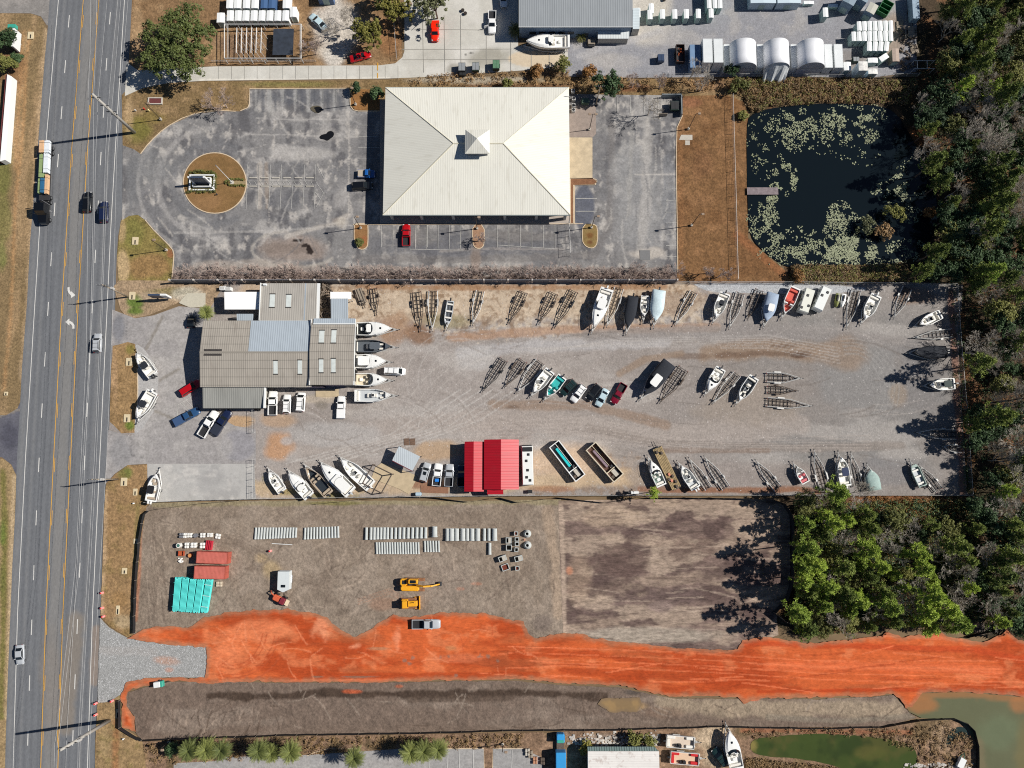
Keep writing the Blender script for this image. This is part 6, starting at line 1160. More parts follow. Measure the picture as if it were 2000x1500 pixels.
    for i in range(engines):
        y=(i-(engines-1)/2)*.62;ex=-h-.28
        e=MB();e.loft([[(ex+.32,y-.14,zs0+.02),(ex+.32,y+.14,zs0+.02),(ex-.32,y+.12,zs0+.02),(ex-.32,y-.12,zs0+.02)],[(ex+.34,y-.19,zs0+.3),(ex+.34,y+.19,zs0+.3),(ex-.4,y+.17,zs0+.3),(ex-.4,y-.17,zs0+.3)],[(ex+.28,y-.15,zs0+.58),(ex+.28,y+.15,zs0+.58),(ex-.3,y+.12,zs0+.5),(ex-.3,y-.12,zs0+.5)]],True,True,True);en=e.build('outboard_engine',engc,t)
        MB().box(ex-.06,ex+.1,y-.06,y+.06,keel-.15,zs0+.02).build('drive_leg',M_BPLAST,en)
    if tr:
        tipx,tipy=f[0]+(f[0]-b[0])/L*1.6,f[1]+(f[1]-b[1])/L*1.6;t0=proj(tipx,tipy,.55);b0=proj(b[0]+(f[0]-b[0])/L*.5,b[1]+(f[1]-b[1])/L*.5,.55)
        trailer(t0,b0,B*.9,tlabel or 'trailer under the '+label.split(' boat')[0].split(',')[0]+' boat',M_GALV,tandem=L>7,group='trailers under boats',rungs=3)
    return t
# boats nosed out along the repair hall
boat('cruiser',(765.5,641),(688,642),'white cruiser with dark cockpit, topmost of those nosed out from the repair hall',2.9,floor=G_BK,z=2.4,engines=0,top=(.36,.48,1.0,.55,G_W),tlabel='trailer under the topmost cruiser by the repair hall')
boat('console',(764,676),(688,676),'charcoal patrol boat with padded collar by the repair hall',2.7,hull=G_DK,floor=G_GR,deckc=G_GR,z=2.2,engines=0,top=(.45,.72,.85,.6,G_GR),tlabel='trailer under the charcoal patrol boat')
boat('cruiser',(754,705),(686,705.5),'white hardtop cruiser in the middle of those along the repair hall',3.0,z=2.5,engines=0,top=(.2,.52,1.1,.6,G_W),tlabel='trailer under the white hardtop cruiser by the repair hall')
boat('cuddy',(755.5,741.5),(688,740.5),'white cruiser with beige open cockpit below the hardtop one',2.7,floor=G_CR,z=2.3,engines=0,seatc=G_CR,tlabel='trailer under the beige cockpit cruiser')
boat('console',(764,771.5),(692,772.5),'white open fishing boat with two black outboards, lowest by the repair hall',2.7,floor=G_LG,z=2.2,engines=2,tlabel='trailer under the twin outboard fishing boat')
# display boats at the road and on the pad
boat('console',(266.5,690),(298,733),'white fishing boat with dark canopy and red waterline, upper one on the display pad',2.5,z=2.1,engines=2,top=(.3,.55,.85,1.0,M_CANV),tlabel='trailer under the upper display boat')
boat('console',(267,816),(297,764),'white fishing boat with dark canopy pointing down, lower one on the display pad',2.6,z=2.1,engines=1,engc=G_W,top=(.38,.6,.85,1.0,M_CANV),tlabel='trailer under the lower display boat')
boat('console',(304.5,926),(293,979),'white fishing boat with black canopy on the fenced concrete pad',2.5,z=2.0,engines=2,engc=G_W,top=(.28,.58,.8,1.0,M_BPLAST),seatc=G_BE,tlabel='trailer under the boat on the concrete pad')
# lower left row
boat('console',(525,921),(551,960),'small white open boat nearest the sliding gate',2.2,z=1.7,tlabel='trailer under the open boat nearest the gate')
boat('cruiser',(564,924),(604,970),'white boat with plain long deck, second from the sliding gate',2.6,z=2.1,hatch=False,top=(.3,.6,.9,.3,G_W),tlabel='trailer under the plain decked white boat')
boat('bow',(597,913),(642,966),'dark open boat with beige seats, between two white ones near the gate',2.5,hull=G_BE,floor=G_DK,z=1.8,seatc=G_BE,tlabel='trailer under the beige seated open boat')
boat('cruiser',(627,907),(685,962),'largest white cruiser in the row by the sliding gate',3.1,z=2.6,top=(.1,.55,1.2,.5,G_W),engines=1,engc=G_LG,tlabel='trailer under the largest white cruiser by the gate')
boat('console',(666,897),(724,950),'long white fishing boat with swim step beside the steel frame',2.9,z=2.3,engines=1,engc=G_W,tlabel='trailer under the long fishing boat by the steel frame')
# middle row
boat('console',(1042,766),(1075,723),'white open boat beside the turquoise lined one',2.4,z=2.1,engines=1,tlabel='trailer under the white boat of the middle row')
boat('bow',(1068,774),(1099,735),'white boat with bright turquoise interior',2.3,floor=G_TQ,z=1.9,seatc=G_TQ,engines=1)
boat('covered',(1258,772),(1308,708),'big boat under black canvas with a white hardtop',2.8,z=2.4,cov=M_CANV,engines=0,top=(.42,.72,.95,1.5,G_W),hull=G_NV,tlabel='trailer under the black canvas boat')
boat('cuddy',(1383,763),(1409,719),'white runabout with stern canopy frame in the middle row',2.4,z=2.1,engines=1,tlabel='trailer under the middle row runabout')
boat('console',(1444,782),(1474,736),'white boat with cluttered dark interior, last of the middle row',2.4,z=2.0,floor=G_DK,engines=1,tlabel='trailer under the cluttered boat')
# upper row
boat('jon',(873,632),(880,587),'narrow grey flat bottomed skiff in the upper row',1.6,hull=G_LG,floor=G_GR,z=1.3,tlabel='trailer under the flat bottomed skiff')
boat('cruiser',(1160,638),(1186,563),'large white fishing cruiser with dark blue shade beside it in the upper row',2.9,z=2.7,engines=1,engc=G_W,top=(.3,.55,1.0,.8,G_W),tlabel='trailer under the large fishing cruiser')
boat('covered',(1226,640),(1237,578),'low boat wrapped in black canvas in the upper row',2.2,z=2.0,cov=M_CANV,hull=G_BK,tlabel='trailer under the black wrapped boat')
boat('console',(1258,618),(1261,577),'tiny white open boat between the black wrapped and the white tarped one',1.9,z=1.7,tlabel='trailer under the tiny white open boat')
boat('covered',(1280,627),(1288,566),'boat wrapped in a peaked white tarpaulin',2.6,z=2.2,cov=M_TARP,tlabel='trailer under the white tarped boat',tt=1.5)
boat('console',(1398,620),(1417,572),'white boat with dark console cover near the stone ballast',2.4,z=2.2,engines=1,deckc=G_W,top=(.3,.52,.6,.1,M_CANV),tlabel='trailer under the dark console boat')
boat('covered',(1497,628),(1511,572),'boat under a grey blue cover with white hardtop',2.4,z=2.1,cov=mat('grey_blue_cover',C(150,166,186),.7,var=.15,bump=.3,bscale=2),hull=G_NV,top=(.42,.68,.75,1.2,G_W),engines=0,tlabel='trailer under the grey blue covered boat')
boat('bow',(1533,612),(1555,561),'boat with salmon red interior in the upper row',2.4,floor=G_RD,seatc=G_RD,z=2.1,engines=0,tlabel='trailer under the salmon red boat')
boat('console',(1690,623),(1713,576),'white boat with shaded stern by the wooded corner',2.5,z=2.2,engines=1,engc=G_W,tlabel='trailer under the corner boat')
# east side
boat('console',(1797,633),(1839,613),'small white boat pointing west, northernmost at the east fence',2.2,z=1.9,tlabel='trailer under the northern east fence boat')
boat('covered',(1786,688),(1849,687),'black covered boat lying in tree shade at the east fence',2.4,z=1.9,cov=M_CANV,hull=G_BK,tlabel='trailer under the shaded black boat',engines=2)
boat('console',(1817,752),(1866,749),'white boat with square dark canopy pointing west at the east fence',2.5,z=2.1,top=(.2,.52,.8,.7,mat('green_grey_canvas',C(66,76,74),.8)),tlabel='trailer under the dark canopy east fence boat')
# lower row
boat('cuddy',(1271,900),(1293,949),'white boat with grassy green interior beside the wooden barge',2.3,z=2.1,floor=G_GN,engines=0,tlabel='trailer under the green interior boat')
boat('console',(1331,910),(1360,954),'white boat with two pale outboards, lower row',2.3,z=2.0,engines=2,engc=G_W,floor=G_LG,tlabel='trailer under the pale outboard boat')
boat('bow',(1557,912),(1575,943),'small dinghy with white bow and pink stern',1.9,hull=G_W,floor=G_W,z=1.8,seatc=G_PK,engines=0,tlabel='trailer under the pink sterned dinghy')
boat('console',(1644,893),(1653,949),'white boat with navy canopy in the lower row',2.5,z=2.2,engines=1,engc=G_W,top=(.34,.64,.8,.7,G_NV),tlabel='trailer under the navy canopy boat')
boat('covered',(1700,917),(1710,958),'short boat under a grey green cover, lower row near the corner',2.5,z=1.7,cov=mat('grey_green_cover',C(150,172,166),.7,var=.15,bump=.5,bscale=2),engines=0,tlabel='long tongued trailer under the grey green covered boat')
boat('jon',(1785,908),(1804,950),'pale green skiff against the corner trailer',1.9,hull=G_GN,floor=G_LG,z=1.6,tlabel='trailer under the pale green skiff',engines=1)
# top and bottom
boat('cruiser',(1028,79),(1113,79),'very long white cruiser in front of the warehouse',3.3,z=2.9,engines=0,top=(.38,.5,.9,.8,G_W),tlabel='trailer under the very long cruiser')
boat('cruiser',(1424,1428),(1440,1503),'sleek white cruiser at the bottom beside the green off-roader',3.0,z=2.6,engines=0,hatch=True,tlabel='trailer under the bottom cruiser')
def pontoon(a_,b_,label,rail,floor,seat):
    f=P(*a_,1.6);b=P(*b_,1.6);L=math.dist(f,b);an=math.atan2(f[1]-b[1],f[0]-b[0]);t=thing('pontoon_boat',label,'boat',((f[0]+b[0])/2,(f[1]+b[1])/2,0),an);h=L/2;w_=1.25
    for s in (-1,1):MB().tube([(-h,s*.85,.8),(h-.7,s*.85,.8),(h,s*.85,1.05)],.3,10,.26).build('float',M_GALV,t)
    MB().box(-h,h-.2,-w_,w_,1.12,1.2).build('deck',floor,t)
    r=MB()
    for s in (-1,1):r.box(-h+.1,h-.4,s*w_-.04,s*w_+.04,1.2,1.85)
    r.box(h-.44,h-.36,-w_+.05,w_-.05,1.2,1.85);r.box(-h+.06,-h+.14,-w_+.05,w_-.05,1.2,1.85);r.build('rail_panel',rail,t)
    for x0,x1,y0,y1 in ((h-2.2,h-.5,.55,1.15),(h-2.2,h-.5,-1.15,-.55),(-h+.25,-h+2.0,.55,1.15),(-h+.25,-h+.9,-1.15,.5)):MB().rbox(x0,x1,y0,y1,1.2,1.65,.12,.08).build('seat',seat,t)
    MB().rbox(-.6,.1,-1.1,-.4,1.2,2.1,.1,.06).build('helm_console',M_BPLAST,t);MB().rbox(-1.3,-.8,-1.0,-.5,1.2,1.8,.1,.08).build('helm_seat',M_BPLAST,t);MB().rbox(-h-.7,-h-.05,-.2,.2,1.1,1.8,.1,.08).build('outboard_engine',M_BPLAST,t)
    fb=proj(h*math.cos(an)+t.location.x+1.5*math.cos(an),t.location.y+h*math.sin(an)+1.5*math.sin(an),.5);bb=proj(t.location.x-h*math.cos(an),t.location.y-h*math.sin(an),.5)
    trailer(fb,bb,2.2,'trailer under the '+label.split(',')[0],M_GALV,tandem=True,group='trailers under boats')
pontoon((1359,1452),(1301,1447),'white railed pontoon boat, upper of two by the stained roof',G_W,mat('beige_carpet',C(206,190,172),.9,var=.08),M_CUSH);pontoon((1368,1484),(1309,1479),'pontoon boat with red corner seat, lower of two by the stained roof',G_W,mat('tan_carpet',C(214,184,156),.9,var=.08),mat('red_vinyl',C(196,34,36),.5))
def barge(c0,c1,wpx,label,rim,inner,strip_m,name='work_barge'):
    f=P(*c0,2.0);b=P(*c1,2.0);L=math.dist(f,b);an=math.atan2(f[1]-b[1],f[0]-b[0]);t=thing(name,label,'barge',((f[0]+b[0])/2,(f[1]+b[1])/2,0),an);h=L/2;w_=wpx
    hl=MB();hl.box(-h,h,-w_,-w_+.22,.5,2.0);hl.box(-h,h,w_-.22,w_,.5,2.0);hl.box(-h,-h+.2,-w_+.22,w_-.22,.5,2.0);hl.box(h-.2,h,-w_+.22,w_-.22,.5,2.0);hl.build('hull',rim,t)
    MB().box(-h+.2,h-.2,-w_+.22,w_-.22,.7,.8).build('floor',inner,t);MB().rbox(-h+3.6,h-1.2,-.05,.5,.8,1.35,.1,.06).build('deck_strip',strip_m,t)
    MB().rbox(h-3.0,h-.8,-w_*.65,-w_*.3,.8,1.1,.06,.04).build('bench',M_RUSTY,t);MB().box(-h+2.8,h-.3,-w_*.22,-w_*.16,.8,1.2).build('partition',rim,t);MB().cyl(-h+3.2,-w_*.45,.8,1.5,.28,10).build('barrel',M_DSTEEL,t)
    MB().rbox(-h+.5,-h+2.4,-w_*.6,w_*.2,.8,1.3,.1,.06).build('locker',M_CONC,t);MB().box(-h+2.5,-h+2.7,-w_+.22,w_-.22,.8,1.6).build('bulkhead',rim,t);MB().rbox(-h+.4,-h+1.4,w_*.3,w_*.7,.8,1.2,.08,.05).build('equipment_box',M_RUSTY,t)
    for s in (-1,1):
        for x in (-.5,.5):wheel(t,x-1,s*(w_-.25),.36,.24)
    for x in (-h*.7,h*.7):MB().box(x-.1,x+.1,-w_*.8,w_*.8,0,.5).build('cradle',M_WOODP,t)
barge((1082,866.5),(1134,934),1.45,'open dark barge with bright turquoise strip east of the coach',M_WHITE,M_CANV,mat('turquoise_paint',C(40,196,200),.4));barge((1154,871),(1209,934),1.55,'open brown railed barge with lilac strip east of the turquoise one',G_CR,mat('brown_hold',C(92,66,56),.9,var=.4),mat('lilac_boards',C(140,120,130),.8,var=.3))
t=thing('plank_barge','flat yellowish plank barge on wheels with scattered gear in the lower row','barge');f=P(1283,874,1.1);b=P(1322,955,1.1);L=math.dist(f,b);an=math.atan2(f[1]-b[1],f[0]-b[0]);t.location=((f[0]+b[0])/2,(f[1]+b[1])/2,0);t.rotation_euler.z=an;h=L/2
dk=MB()
for i in range(7):dk.box(-h+rnd.uniform(0,.3),h-rnd.uniform(0,.3),-1.15+i*.33,-1.15+i*.33+.26,1.0,1.1+.04*(i%2))
dk.build('deck_boards',mat('yellow_planks',C(168,146,108),.9,var=.4,vscale=1.2),t);MB().box(-h,h,-1.0,1.0,.6,.98).build('hull',M_DSTEEL,t)
for x,y,c in ((-1.5,.2,0),(-2.2,-.4,1),(-3,.3,0),(-h+.6,-.2,1),(-2.6,.7,1),(-3.6,-.5,1),(h-1,.5,1),(h-1.6,-.4,1)):MB().rbox(x-.35,x+.35,y-.25,y+.25,1.1,1.5,.08,.05).build('tackle_box',M_RUSTY if c else mat('salmon_box',C(206,130,104),.6),t)
for s in (-1,1):wheel(t,-1,s*.95,.36,.24);wheel(t,0,s*.95,.36,.24)
MB().tube([(h-.5,0,.6),(h+1.6,0,.55)],.07,4).build('tongue',M_DSTEEL,t);MB().cyl(h+.6,.2,.5,1.4,.06,6).build('winch',M_DSTEEL,t)
# jet skis and campers
for (a_,b_,l,m) in (((1633,600),(1638,573),'yellow trimmed water scooter beside the white camper',mat('olive_plastic',C(112,116,62),.4)),((1644,600),(1650,574),'white water scooter next to the yellow one',G_W)):
    f=P(*a_,.9);b=P(*b_,.9);L=math.dist(f,b);t=thing('water_scooter',l,'jet ski',((f[0]+b[0])/2,(f[1]+b[1])/2,.3),math.atan2(f[1]-b[1],f[0]-b[0]),'water scooters');h=L/2
    MB().loft([[(x*h,-w_,.1),(x*h,-w_*1.1,.5),(x*h,0,.55+k),(x*h,w_*1.1,.5),(x*h,w_,.1)] for x,w_,k in ((-1,.45,0),(-.3,.5,.05),(.3,.5,.25),(.8,.3,.25),(1,.06,.1))],True,True,True).build('hull',m,t)
    MB().rbox(-h*.8,h*.1,-.18,.18,.5,.85,.08,.06).build('seat',M_BPLAST,t);MB().tube([(h*.2,-.4,.98),(h*.25,0,.95),(h*.2,.4,.98)],.03,5).build('handlebar',M_BPLAST,t);MB().box(-h*.9,h*.8,-.3,.3,0,.1).build('cradle',M_GALV,t)
def camper(c0,c1,W_,H,label,wm,name='camper_trailer',vents=((.2,.3),(-.2,-.1),(.35,-.35)),cat='camper',coach=False):
    f=P(*c0,H);b=P(*c1,H);L=math.dist(f,b);an=math.atan2(f[1]-b[1],f[0]-b[0]);t=thing(name,label,cat,((f[0]+b[0])/2,(f[1]+b[1])/2,0),an);h=L/2;w_=W_/2
    MB().loft([[(-h,-w_,.5),(-h,w_,.5),(h,w_,.5),(h,-w_,.5)],[(-h,-w_,H-.25),(-h,w_,H-.25),(h,w_,H-.25),(h,-w_,H-.25)],[(-h+.2,-w_+.12,H),(-h+.2,w_-.12,H),(h-.2,w_-.12,H),(h-.2,-w_+.12,H)]][::1],True,True,True).build('body',wm,t)
    for u,v in vents:MB().rbox(u*L-.3,u*L+.3,v*W_-.28,v*W_+.28,H,H+.14,.06,.04).build('roof_vent',M_BPLAST,t)
    for s in (-1,1):
        for x in ((-h*.3,-h*.12) if not coach else (-h*.55,h*.6)):wheel(t,x,s*(w_-.12),.4,.28)
        for x in (-h*.6,0,h*.5):MB().box(x-.4,x+.4,min(s*w_,s*(w_+.02)),max(s*w_,s*(w_+.02)),1.4,2.0).build('window',M_WIN,t)
    MB().box(h*.2,h*.2+.7,-w_-.03,-w_,.6,2.2).build('door',M_WTRIM,t)
    if coach:MB().box(h-.02,h+.04,-w_*.85,w_*.85,1.2,H-.4).build('windscreen',M_GLASS,t);MB().rbox(h-1.3,h-.25,-w_*.9,w_*.9,H-.1,H+.06,.1,.04).build('front_cap',M_BPLAST,t);MB().rbox(h-.0,h+.35,-w_*.9,w_*.9,.4,1.1,.1,.05).build('bumper',M_BPLAST,t)
    else:MB().tube([(h,-.5,.5),(h+1.1,0,.5),(h,.5,.5)],.06,4).build('tongue',M_DSTEEL,t)
camper((1029.5,871),(1031.5,947.5),2.55,3.2,'white motor coach with black roof vents beside the wide red shed',gel('coach_white',C(232,234,230)),'motor_coach',((.12,.1),(-.12,-.0),(-.3,.1),(-.38,-.2),(.28,-.1)),'coach',True)
camper((1570,609),(1584,564),2.3,2.6,'cream flat topped camper with dark vents in the upper row',gel('cream_white',C(226,226,214)));camper((1598,604),(1617,561),2.3,2.7,'white flat topped camper next to the water scooters',gel('coach_white',C(232,234,230)),vents=((-.3,.2),(-.1,-.2)))
# ---------------------------------------------------------------- building site goods
M_PIPE=mat('precast_concrete',C(182,186,183),.85,var=.14,vscale=1.4)
PM={}
def cpipe(px,y0,y1,r,label,lean=0.0):
    """concrete pipe lying on the ground from (px, y0) to (px+lean, y1)"""
    r=r*.88;a=Vector(P(px,y0,r));b=Vector(P(px+lean,y1,r));L=(b-a).length;key=(round(r,2),round(L,1))
    if key not in PM:
        L=key[1];m=MB();n=18;prof=[(-L/2,r),(L/2-.3,r),(L/2-.22,r*1.14),(L/2,r*1.14),(L/2,r*.9),(L/2-.2,r*.82),(-L/2,r*.82)]
        rings=[[(x,q*math.cos(2*math.pi*k/n),q*math.sin(2*math.pi*k/n)) for k in range(n)] for x,q in prof]
        m.loft(rings+[rings[0]],True);PM[key]=m.build('concrete_pipe',M_PIPE,None,True);o=PM[key]
        try:o.data.shade_auto_smooth()
        except Exception:pass
    else:
        o=PM[key].copy();scene.collection.objects.link(o)
    o.location=((a.x+b.x)/2,(a.y+b.y)/2,r*1.1+.12);o.rotation_euler=(0,0,math.atan2(b.y-a.y,b.x-a.x));tag(o,label,'pipe','concrete pipes on the graded lot')
for i in range(15):cpipe(500.5+i*5.6,1030,1053.5-i*.25,.3,'slim grey concrete pipe in the westernmost row of pipes',-1.5)
for i in range(12):cpipe(596.5+i*5.8,1030.5-i*.25,1053.5-i*.3,.3,'slim grey concrete pipe in the second row from the west',-1+i*.15)
for i,x in enumerate((716,725,731.5,738,744.5,751,757.5,765,773,781,789,797.5,806,814.5,823,831.5)):cpipe(x,1030,1054-i*.2,.38 if i<9 else .42,'thick grey concrete pipe in the long upper row',-.5)
cpipe(849,1028,1049,.7,'very thick concrete pipe ending the long upper row')
for i in range(17):cpipe(735.5+i*5.1,1059,1082,.27,'slim grey concrete pipe in the lower row under the long one',.8)
for i in range(6):cpipe(829.5+i*5.4,1056,1078,.27,'slim grey concrete pipe in the short separate end of the lower row',1)
for x,r in ((874,.55),(882,.68),(892,.62),(904,.62),(913,.5),(922,.6),(933,.6),(946,.42),(955,.42),(966,.66)):cpipe(x,1032,1056,r,'large pale concrete pipe in the row nearest the precast boxes')
cpipe(956.5,1060,1083,.42,'single concrete pipe lying apart below the large ones')
M_RUSTIN=mat('rusty_cover',C(110,52,36),.9,var=.3);M_DIRTIN=mat('dark_soil_inside',C(52,44,38),.95)
def box_pre(px,py,w_,d_,rot,label,h=1.1,inner=None,lid=False):
    c=P(px,py,h);w_,d_=w_/8.3/2,d_/8.3/2;t=thing('precast_box',label,'concrete box',(c[0],c[1],.1),R(rot),'precast concrete boxes');k=.14
    m=MB();m.box(-w_,w_,-d_,-d_+k,0,h);m.box(-w_,w_,d_-k,d_,0,h);m.box(-w_,-w_+k,-d_+k,d_-k,0,h);m.box(w_-k,w_,-d_+k,d_-k,0,h);m.build('wall',M_PIPE,t)
    MB().box(-w_+k,w_-k,-d_+k,d_-k,.1,.3 if not inner else h-.35).build('floor',inner or M_DIRTIN,t)
    if lid:MB().box(-w_*.1,w_-k,-d_+k,d_-k,h-.12,h-.02).build('lid',M_CONC,t)
for a in ((1008,1042,7.5,7.5,0,'small square concrete box at the north end of the box group',1.1,M_RUSTIN),(993.5,1055.5,11,11,0,'square concrete box with pale lump inside, upper left of the group',1.2,None,True),(1009.6,1053.5,8,7.5,0,'small square concrete box, upper of the touching pair',1.1),(1009.8,1062.5,8,7.5,0,'small square concrete box, lower of the touching pair',1.1),(994,1069.5,11,11,0,'square dark concrete box below the one with the lump',1.2),(1008.8,1073.6,7.5,8,-8,'small tilted concrete box below the touching pair',1.0),(981.5,1091,15,10,22,'turned oblong concrete box with half lid, western one',1.2,None,True),(1013,1091,15.5,10,14,'turned oblong concrete box with half lid, eastern one',1.2,None,True),(987,1108,14,12,20,'turned concrete box with red brown inside',.6,M_RUSTIN),(1010.5,1110,8,8,8,'small concrete box at the south end of the box group',1.1,M_RUSTIN)):box_pre(*a)
for px,py,l in ((1030,1042.5,'upper concrete manhole cone with dark hole'),(1030.5,1065,'lower concrete manhole cone with dark hole')):
    c=P(px,py,.8);t=thing('manhole_cone',l,'manhole cone',(c[0],c[1],.1),0,'manhole cones');n=20
    rr=[(.9,0),(.9,.5),(.5,1.2),(.42,1.25),(.34,1.2),(.36,.4)]
    MB().loft([[(q*math.cos(2*math.pi*k/n)-(.12 if z>.8 else 0),q*math.sin(2*math.pi*k/n),z) for k in range(n)] for q,z in rr],True,True).build('cone',M_PIPE,t,False);MB().cyl(0,0,.05,.38,.34,16).build('opening',M_DIRTIN,t)
t=tag(MB().cyl(0,0,.1,.9,.18,10,.12).build('valve_box',mat('salmon_plastic',C(214,140,116),.5),loc=(*P(1024,1054),0)),'small salmon valve box between the manhole cones','valve box')
# pallets with bagged goods and fittings
M_BAG=mat('white_wrapped_goods',C(230,228,222),.6,var=.12,vscale=3,bump=.4,bscale=4);M_GRTUB=mat('grey_fittings',C(120,120,124),.6,var=.3,vscale=4)
def pallet(px,py,w_,d_,h,m,label,kind='stack',rot=0,group='pallets of goods',top=None):
    c=P(px,py,h);w_,d_=w_/16.6,d_/16.6;t=thing('pallet',label,'pallet',(c[0],c[1],.1),R(rot),group);pl=MB()
    for i in range(5):y=-d_+2*d_*i/5;pl.box(-w_,w_,y,y+2*d_/6.5,.1,.14)
    for x in (-w_+.02,-.05,w_-.12):pl.box(x,x+.1,-d_,d_*.95,0,.1)
    pl.build('pallet_base',M_WOODP,t)
    if kind=='stack':
        g=MB();n=2
        for i in range(n):
            for j in range(n):x=-w_+2*w_*i/n;y=-d_+2*d_*j/n;g.rbox(x+.03,x+2*w_/n-.03,y+.03,y+2*d_/n-.03,.14,h-rnd.uniform(0,.12),.1,.08)
        g.build('bags',m,t)
    else:
        MB().cyl(0,0,.14,h,min(w_,d_)*.9,14).build('drum',m,t)
        if top:MB().cyl(0,0,h,h+.05,min(w_,d_)*.6,14).build('drum_lid',top,t)
for a in ((353,1046,7.5,10,.9,M_GRTUB,'pallet of dark grey fittings at the west end of the upper pallet row'),(360.5,1046,6.5,10,1.0,M_BAG,'pallet of white bags next to the dark fittings'),(370,1045.5,10,9,.9,M_BAG,'pallet of white goods with grey spots, upper row'),(381.5,1046,9,9,.9,M_GRTUB,'pallet with a round grey drum in the upper row','drum'),(395,1045.5,10,9,.9,M_BAG,'pallet of white bags with dark hollow in the upper row'),(409,1045,11,8,.9,M_BAG,'widest white pallet of the upper row'),(425,1047.5,10,10,.7,M_BAG,'tilted white pallet at the east end of the upper row','stack',-10),
          (348.5,1065.5,11,10,1.4,M_BAG,'white pallet with green centre at the west end of the lower row','drum',0,'pallets of goods',mat('green_lid',C(70,110,100),.5)),(364,1065.5,8,11,1.2,M_BAG,'white pallet with two dark holes in the lower row'),(377,1065,11,10,1.2,M_BAG,'white pallet with pale grey top in the lower row'),(395,1065.5,10,11,1.1,M_BAG,'white pallet with brown flecks beside the red stand'),(427.5,1141,12,10,.6,mat('tan_sacks',C(196,182,160),.8,var=.2),'pallet of tan sacks east of the turquoise pipes')):pallet(*a)
c=P(408,1065,1);t=thing('red_stand','red steel stand with slotted plates beside the pallets','steel stand',(c[0],c[1],.1),R(-6))
for x in (-.6,-.2,.2,.55):MB().box(x-.1,x+.1,-1.05,1.05,.1,1.0).build('plate',mat('red_steel',C(190,44,62),.5,var=.2),t)
MB().box(-.7,.66,-.9,-.75,.0,.1).build('base_bar',M_DSTEEL,t);MB().box(-.7,.66,.75,.9,.0,.1).build('base_bar',M_DSTEEL,t)
c=P(353,1081,1);t=thing('orange_bin','rusty orange open bin below the white pallets','bin',(c[0],c[1],.1));m=MB();m.box(-.6,.6,-.55,-.47,0,.9);m.box(-.6,.6,.47,.55,0,.9);m.box(-.6,-.52,-.47,.47,0,.9);m.box(.52,.6,-.47,.47,0,.9);m.build('side',mat('rusty_orange',C(170,74,40),.7,var=.3),t);MB().box(-.52,.52,-.47,.47,.2,.55).build('contents',mat('orange_scrap',C(176,90,50),.8,var=.4,vscale=5),t)
c=P(371,1085,.8);t=thing('orange_drum','round orange brown drum next to the red container','drum',(c[0],c[1],.1));MB().cyl(0,0,0,.85,.45,16).build('shell',mat('rusty_orange',C(170,74,40),.7,var=.3),t);MB().cyl(0,0,.85,.9,.4,16).build('lid',mat('tan_lid',C(206,140,84),.6),t)
c=P(351.5,1094,.5)
m=MB()
for i in range(14):x,y=rnd.uniform(-.55,.55),rnd.uniform(-.5,.5);m.rbox(x-.18,x+.18,y-.15,y+.15,0,rnd.uniform(.25,.6),.06,.05)
tag(m.build('rubble_heap',M_BAG,loc=(c[0],c[1],.1)),'small heap of white broken material left of the orange drum','rubble')
# turquoise pipe bundles
M_TQ=mat('turquoise_plastic_pipe',C(84,206,200),.4,var=.05);pm_=None
for k in range(5):
    x0=351+k*14;c=P(x0-2.5,1160+k*.8,.9);L=7.4 if k<4 else 6.8;z0=.1
    t=thing('pipe_bundle',('bundle of turquoise plastic pipes, westernmost of the stack','second bundle of turquoise plastic pipes from the west','middle bundle of turquoise plastic pipes','fourth bundle of turquoise plastic pipes from the west','easternmost bundle of turquoise plastic pipes, with a pale lengthwise stripe')[k],'pipe bundle',(c[0],c[1],z0),R(-2-k*1.2),'turquoise pipe bundles')
    for lay in range(7 if k<4 else 5):
        for i in range(6):
            x=-.6+i*.24;z=.28+lay*.24;q=rnd.uniform(-.15,.15)
            if pm_ is None:
                n=10;mm_=MB();prof=[(-L/2,.105),(L/2-.4,.105),(L/2-.35,.125),(L/2,.125),(L/2,.1),(-L/2,.09)]
                rg=[[(r*math.cos(2*math.pi*j/n),y,r*math.sin(2*math.pi*j/n)) for j in range(n)] for y,r in prof];mm_.loft(rg+[rg[0]],True);pm_=mm_.build('pipe',M_TQ,t,True);pm_.location=(x,q,z)
            else:sharemesh(pm_,'pipe',t,(x,q,z))
    for y in (-L*.36,0,L*.36):MB().box(-.8,.8,y-.05,y+.05,.02,.14).build('batten',M_WOODP,t);MB().box(-.82,.8,y-.04,y+.04,.28+(7 if k<4 else 5)*.24-.12,.28+(7 if k<4 else 5)*.24-.06).build('strap_board',M_TQ if k<4 else M_WTRIM,t)
# traffic drums
def drum(px,py,label):
    c=P(px,py,.5);t=thing('traffic_drum',label,'traffic drum',(c[0],c[1],.05),0,'orange traffic drums');MB().cyl(0,0,0,.12,.42,12).build('base',M_BLACK,t)
    om=mat('orange_red_plastic',C(230,60,56),.5);wm=mat('white_reflective_band',C(236,226,220),.4)
    for i in range(4):MB().cyl(0,0,.12+i*.23,.12+i*.23+.13,.3-i*.015,12).build('body_ring',om,t);MB().cyl(0,0,.25+i*.23,.35+i*.23,.292-i*.015,12).build('band',wm,t)
    MB().cyl(0,0,1.04,1.1,.2,12).build('cap',om,t)
for px,py,l in ((199.5,1158,'northernmost orange drum on the road shoulder'),(199.5,1187.5,'second orange drum on the shoulder above the stone entrance'),(202,1204,'orange drum at the upper corner of the stone entrance'),(187,1374,'orange drum at the lower corner of the stone entrance'),(187,1396,'southernmost orange drum by the tall utility pole'),(219,1369,'orange drum set back beside the silt fence'),(528,1076,'orange barrel standing alone on the graded lot')):drum(px,py,l)
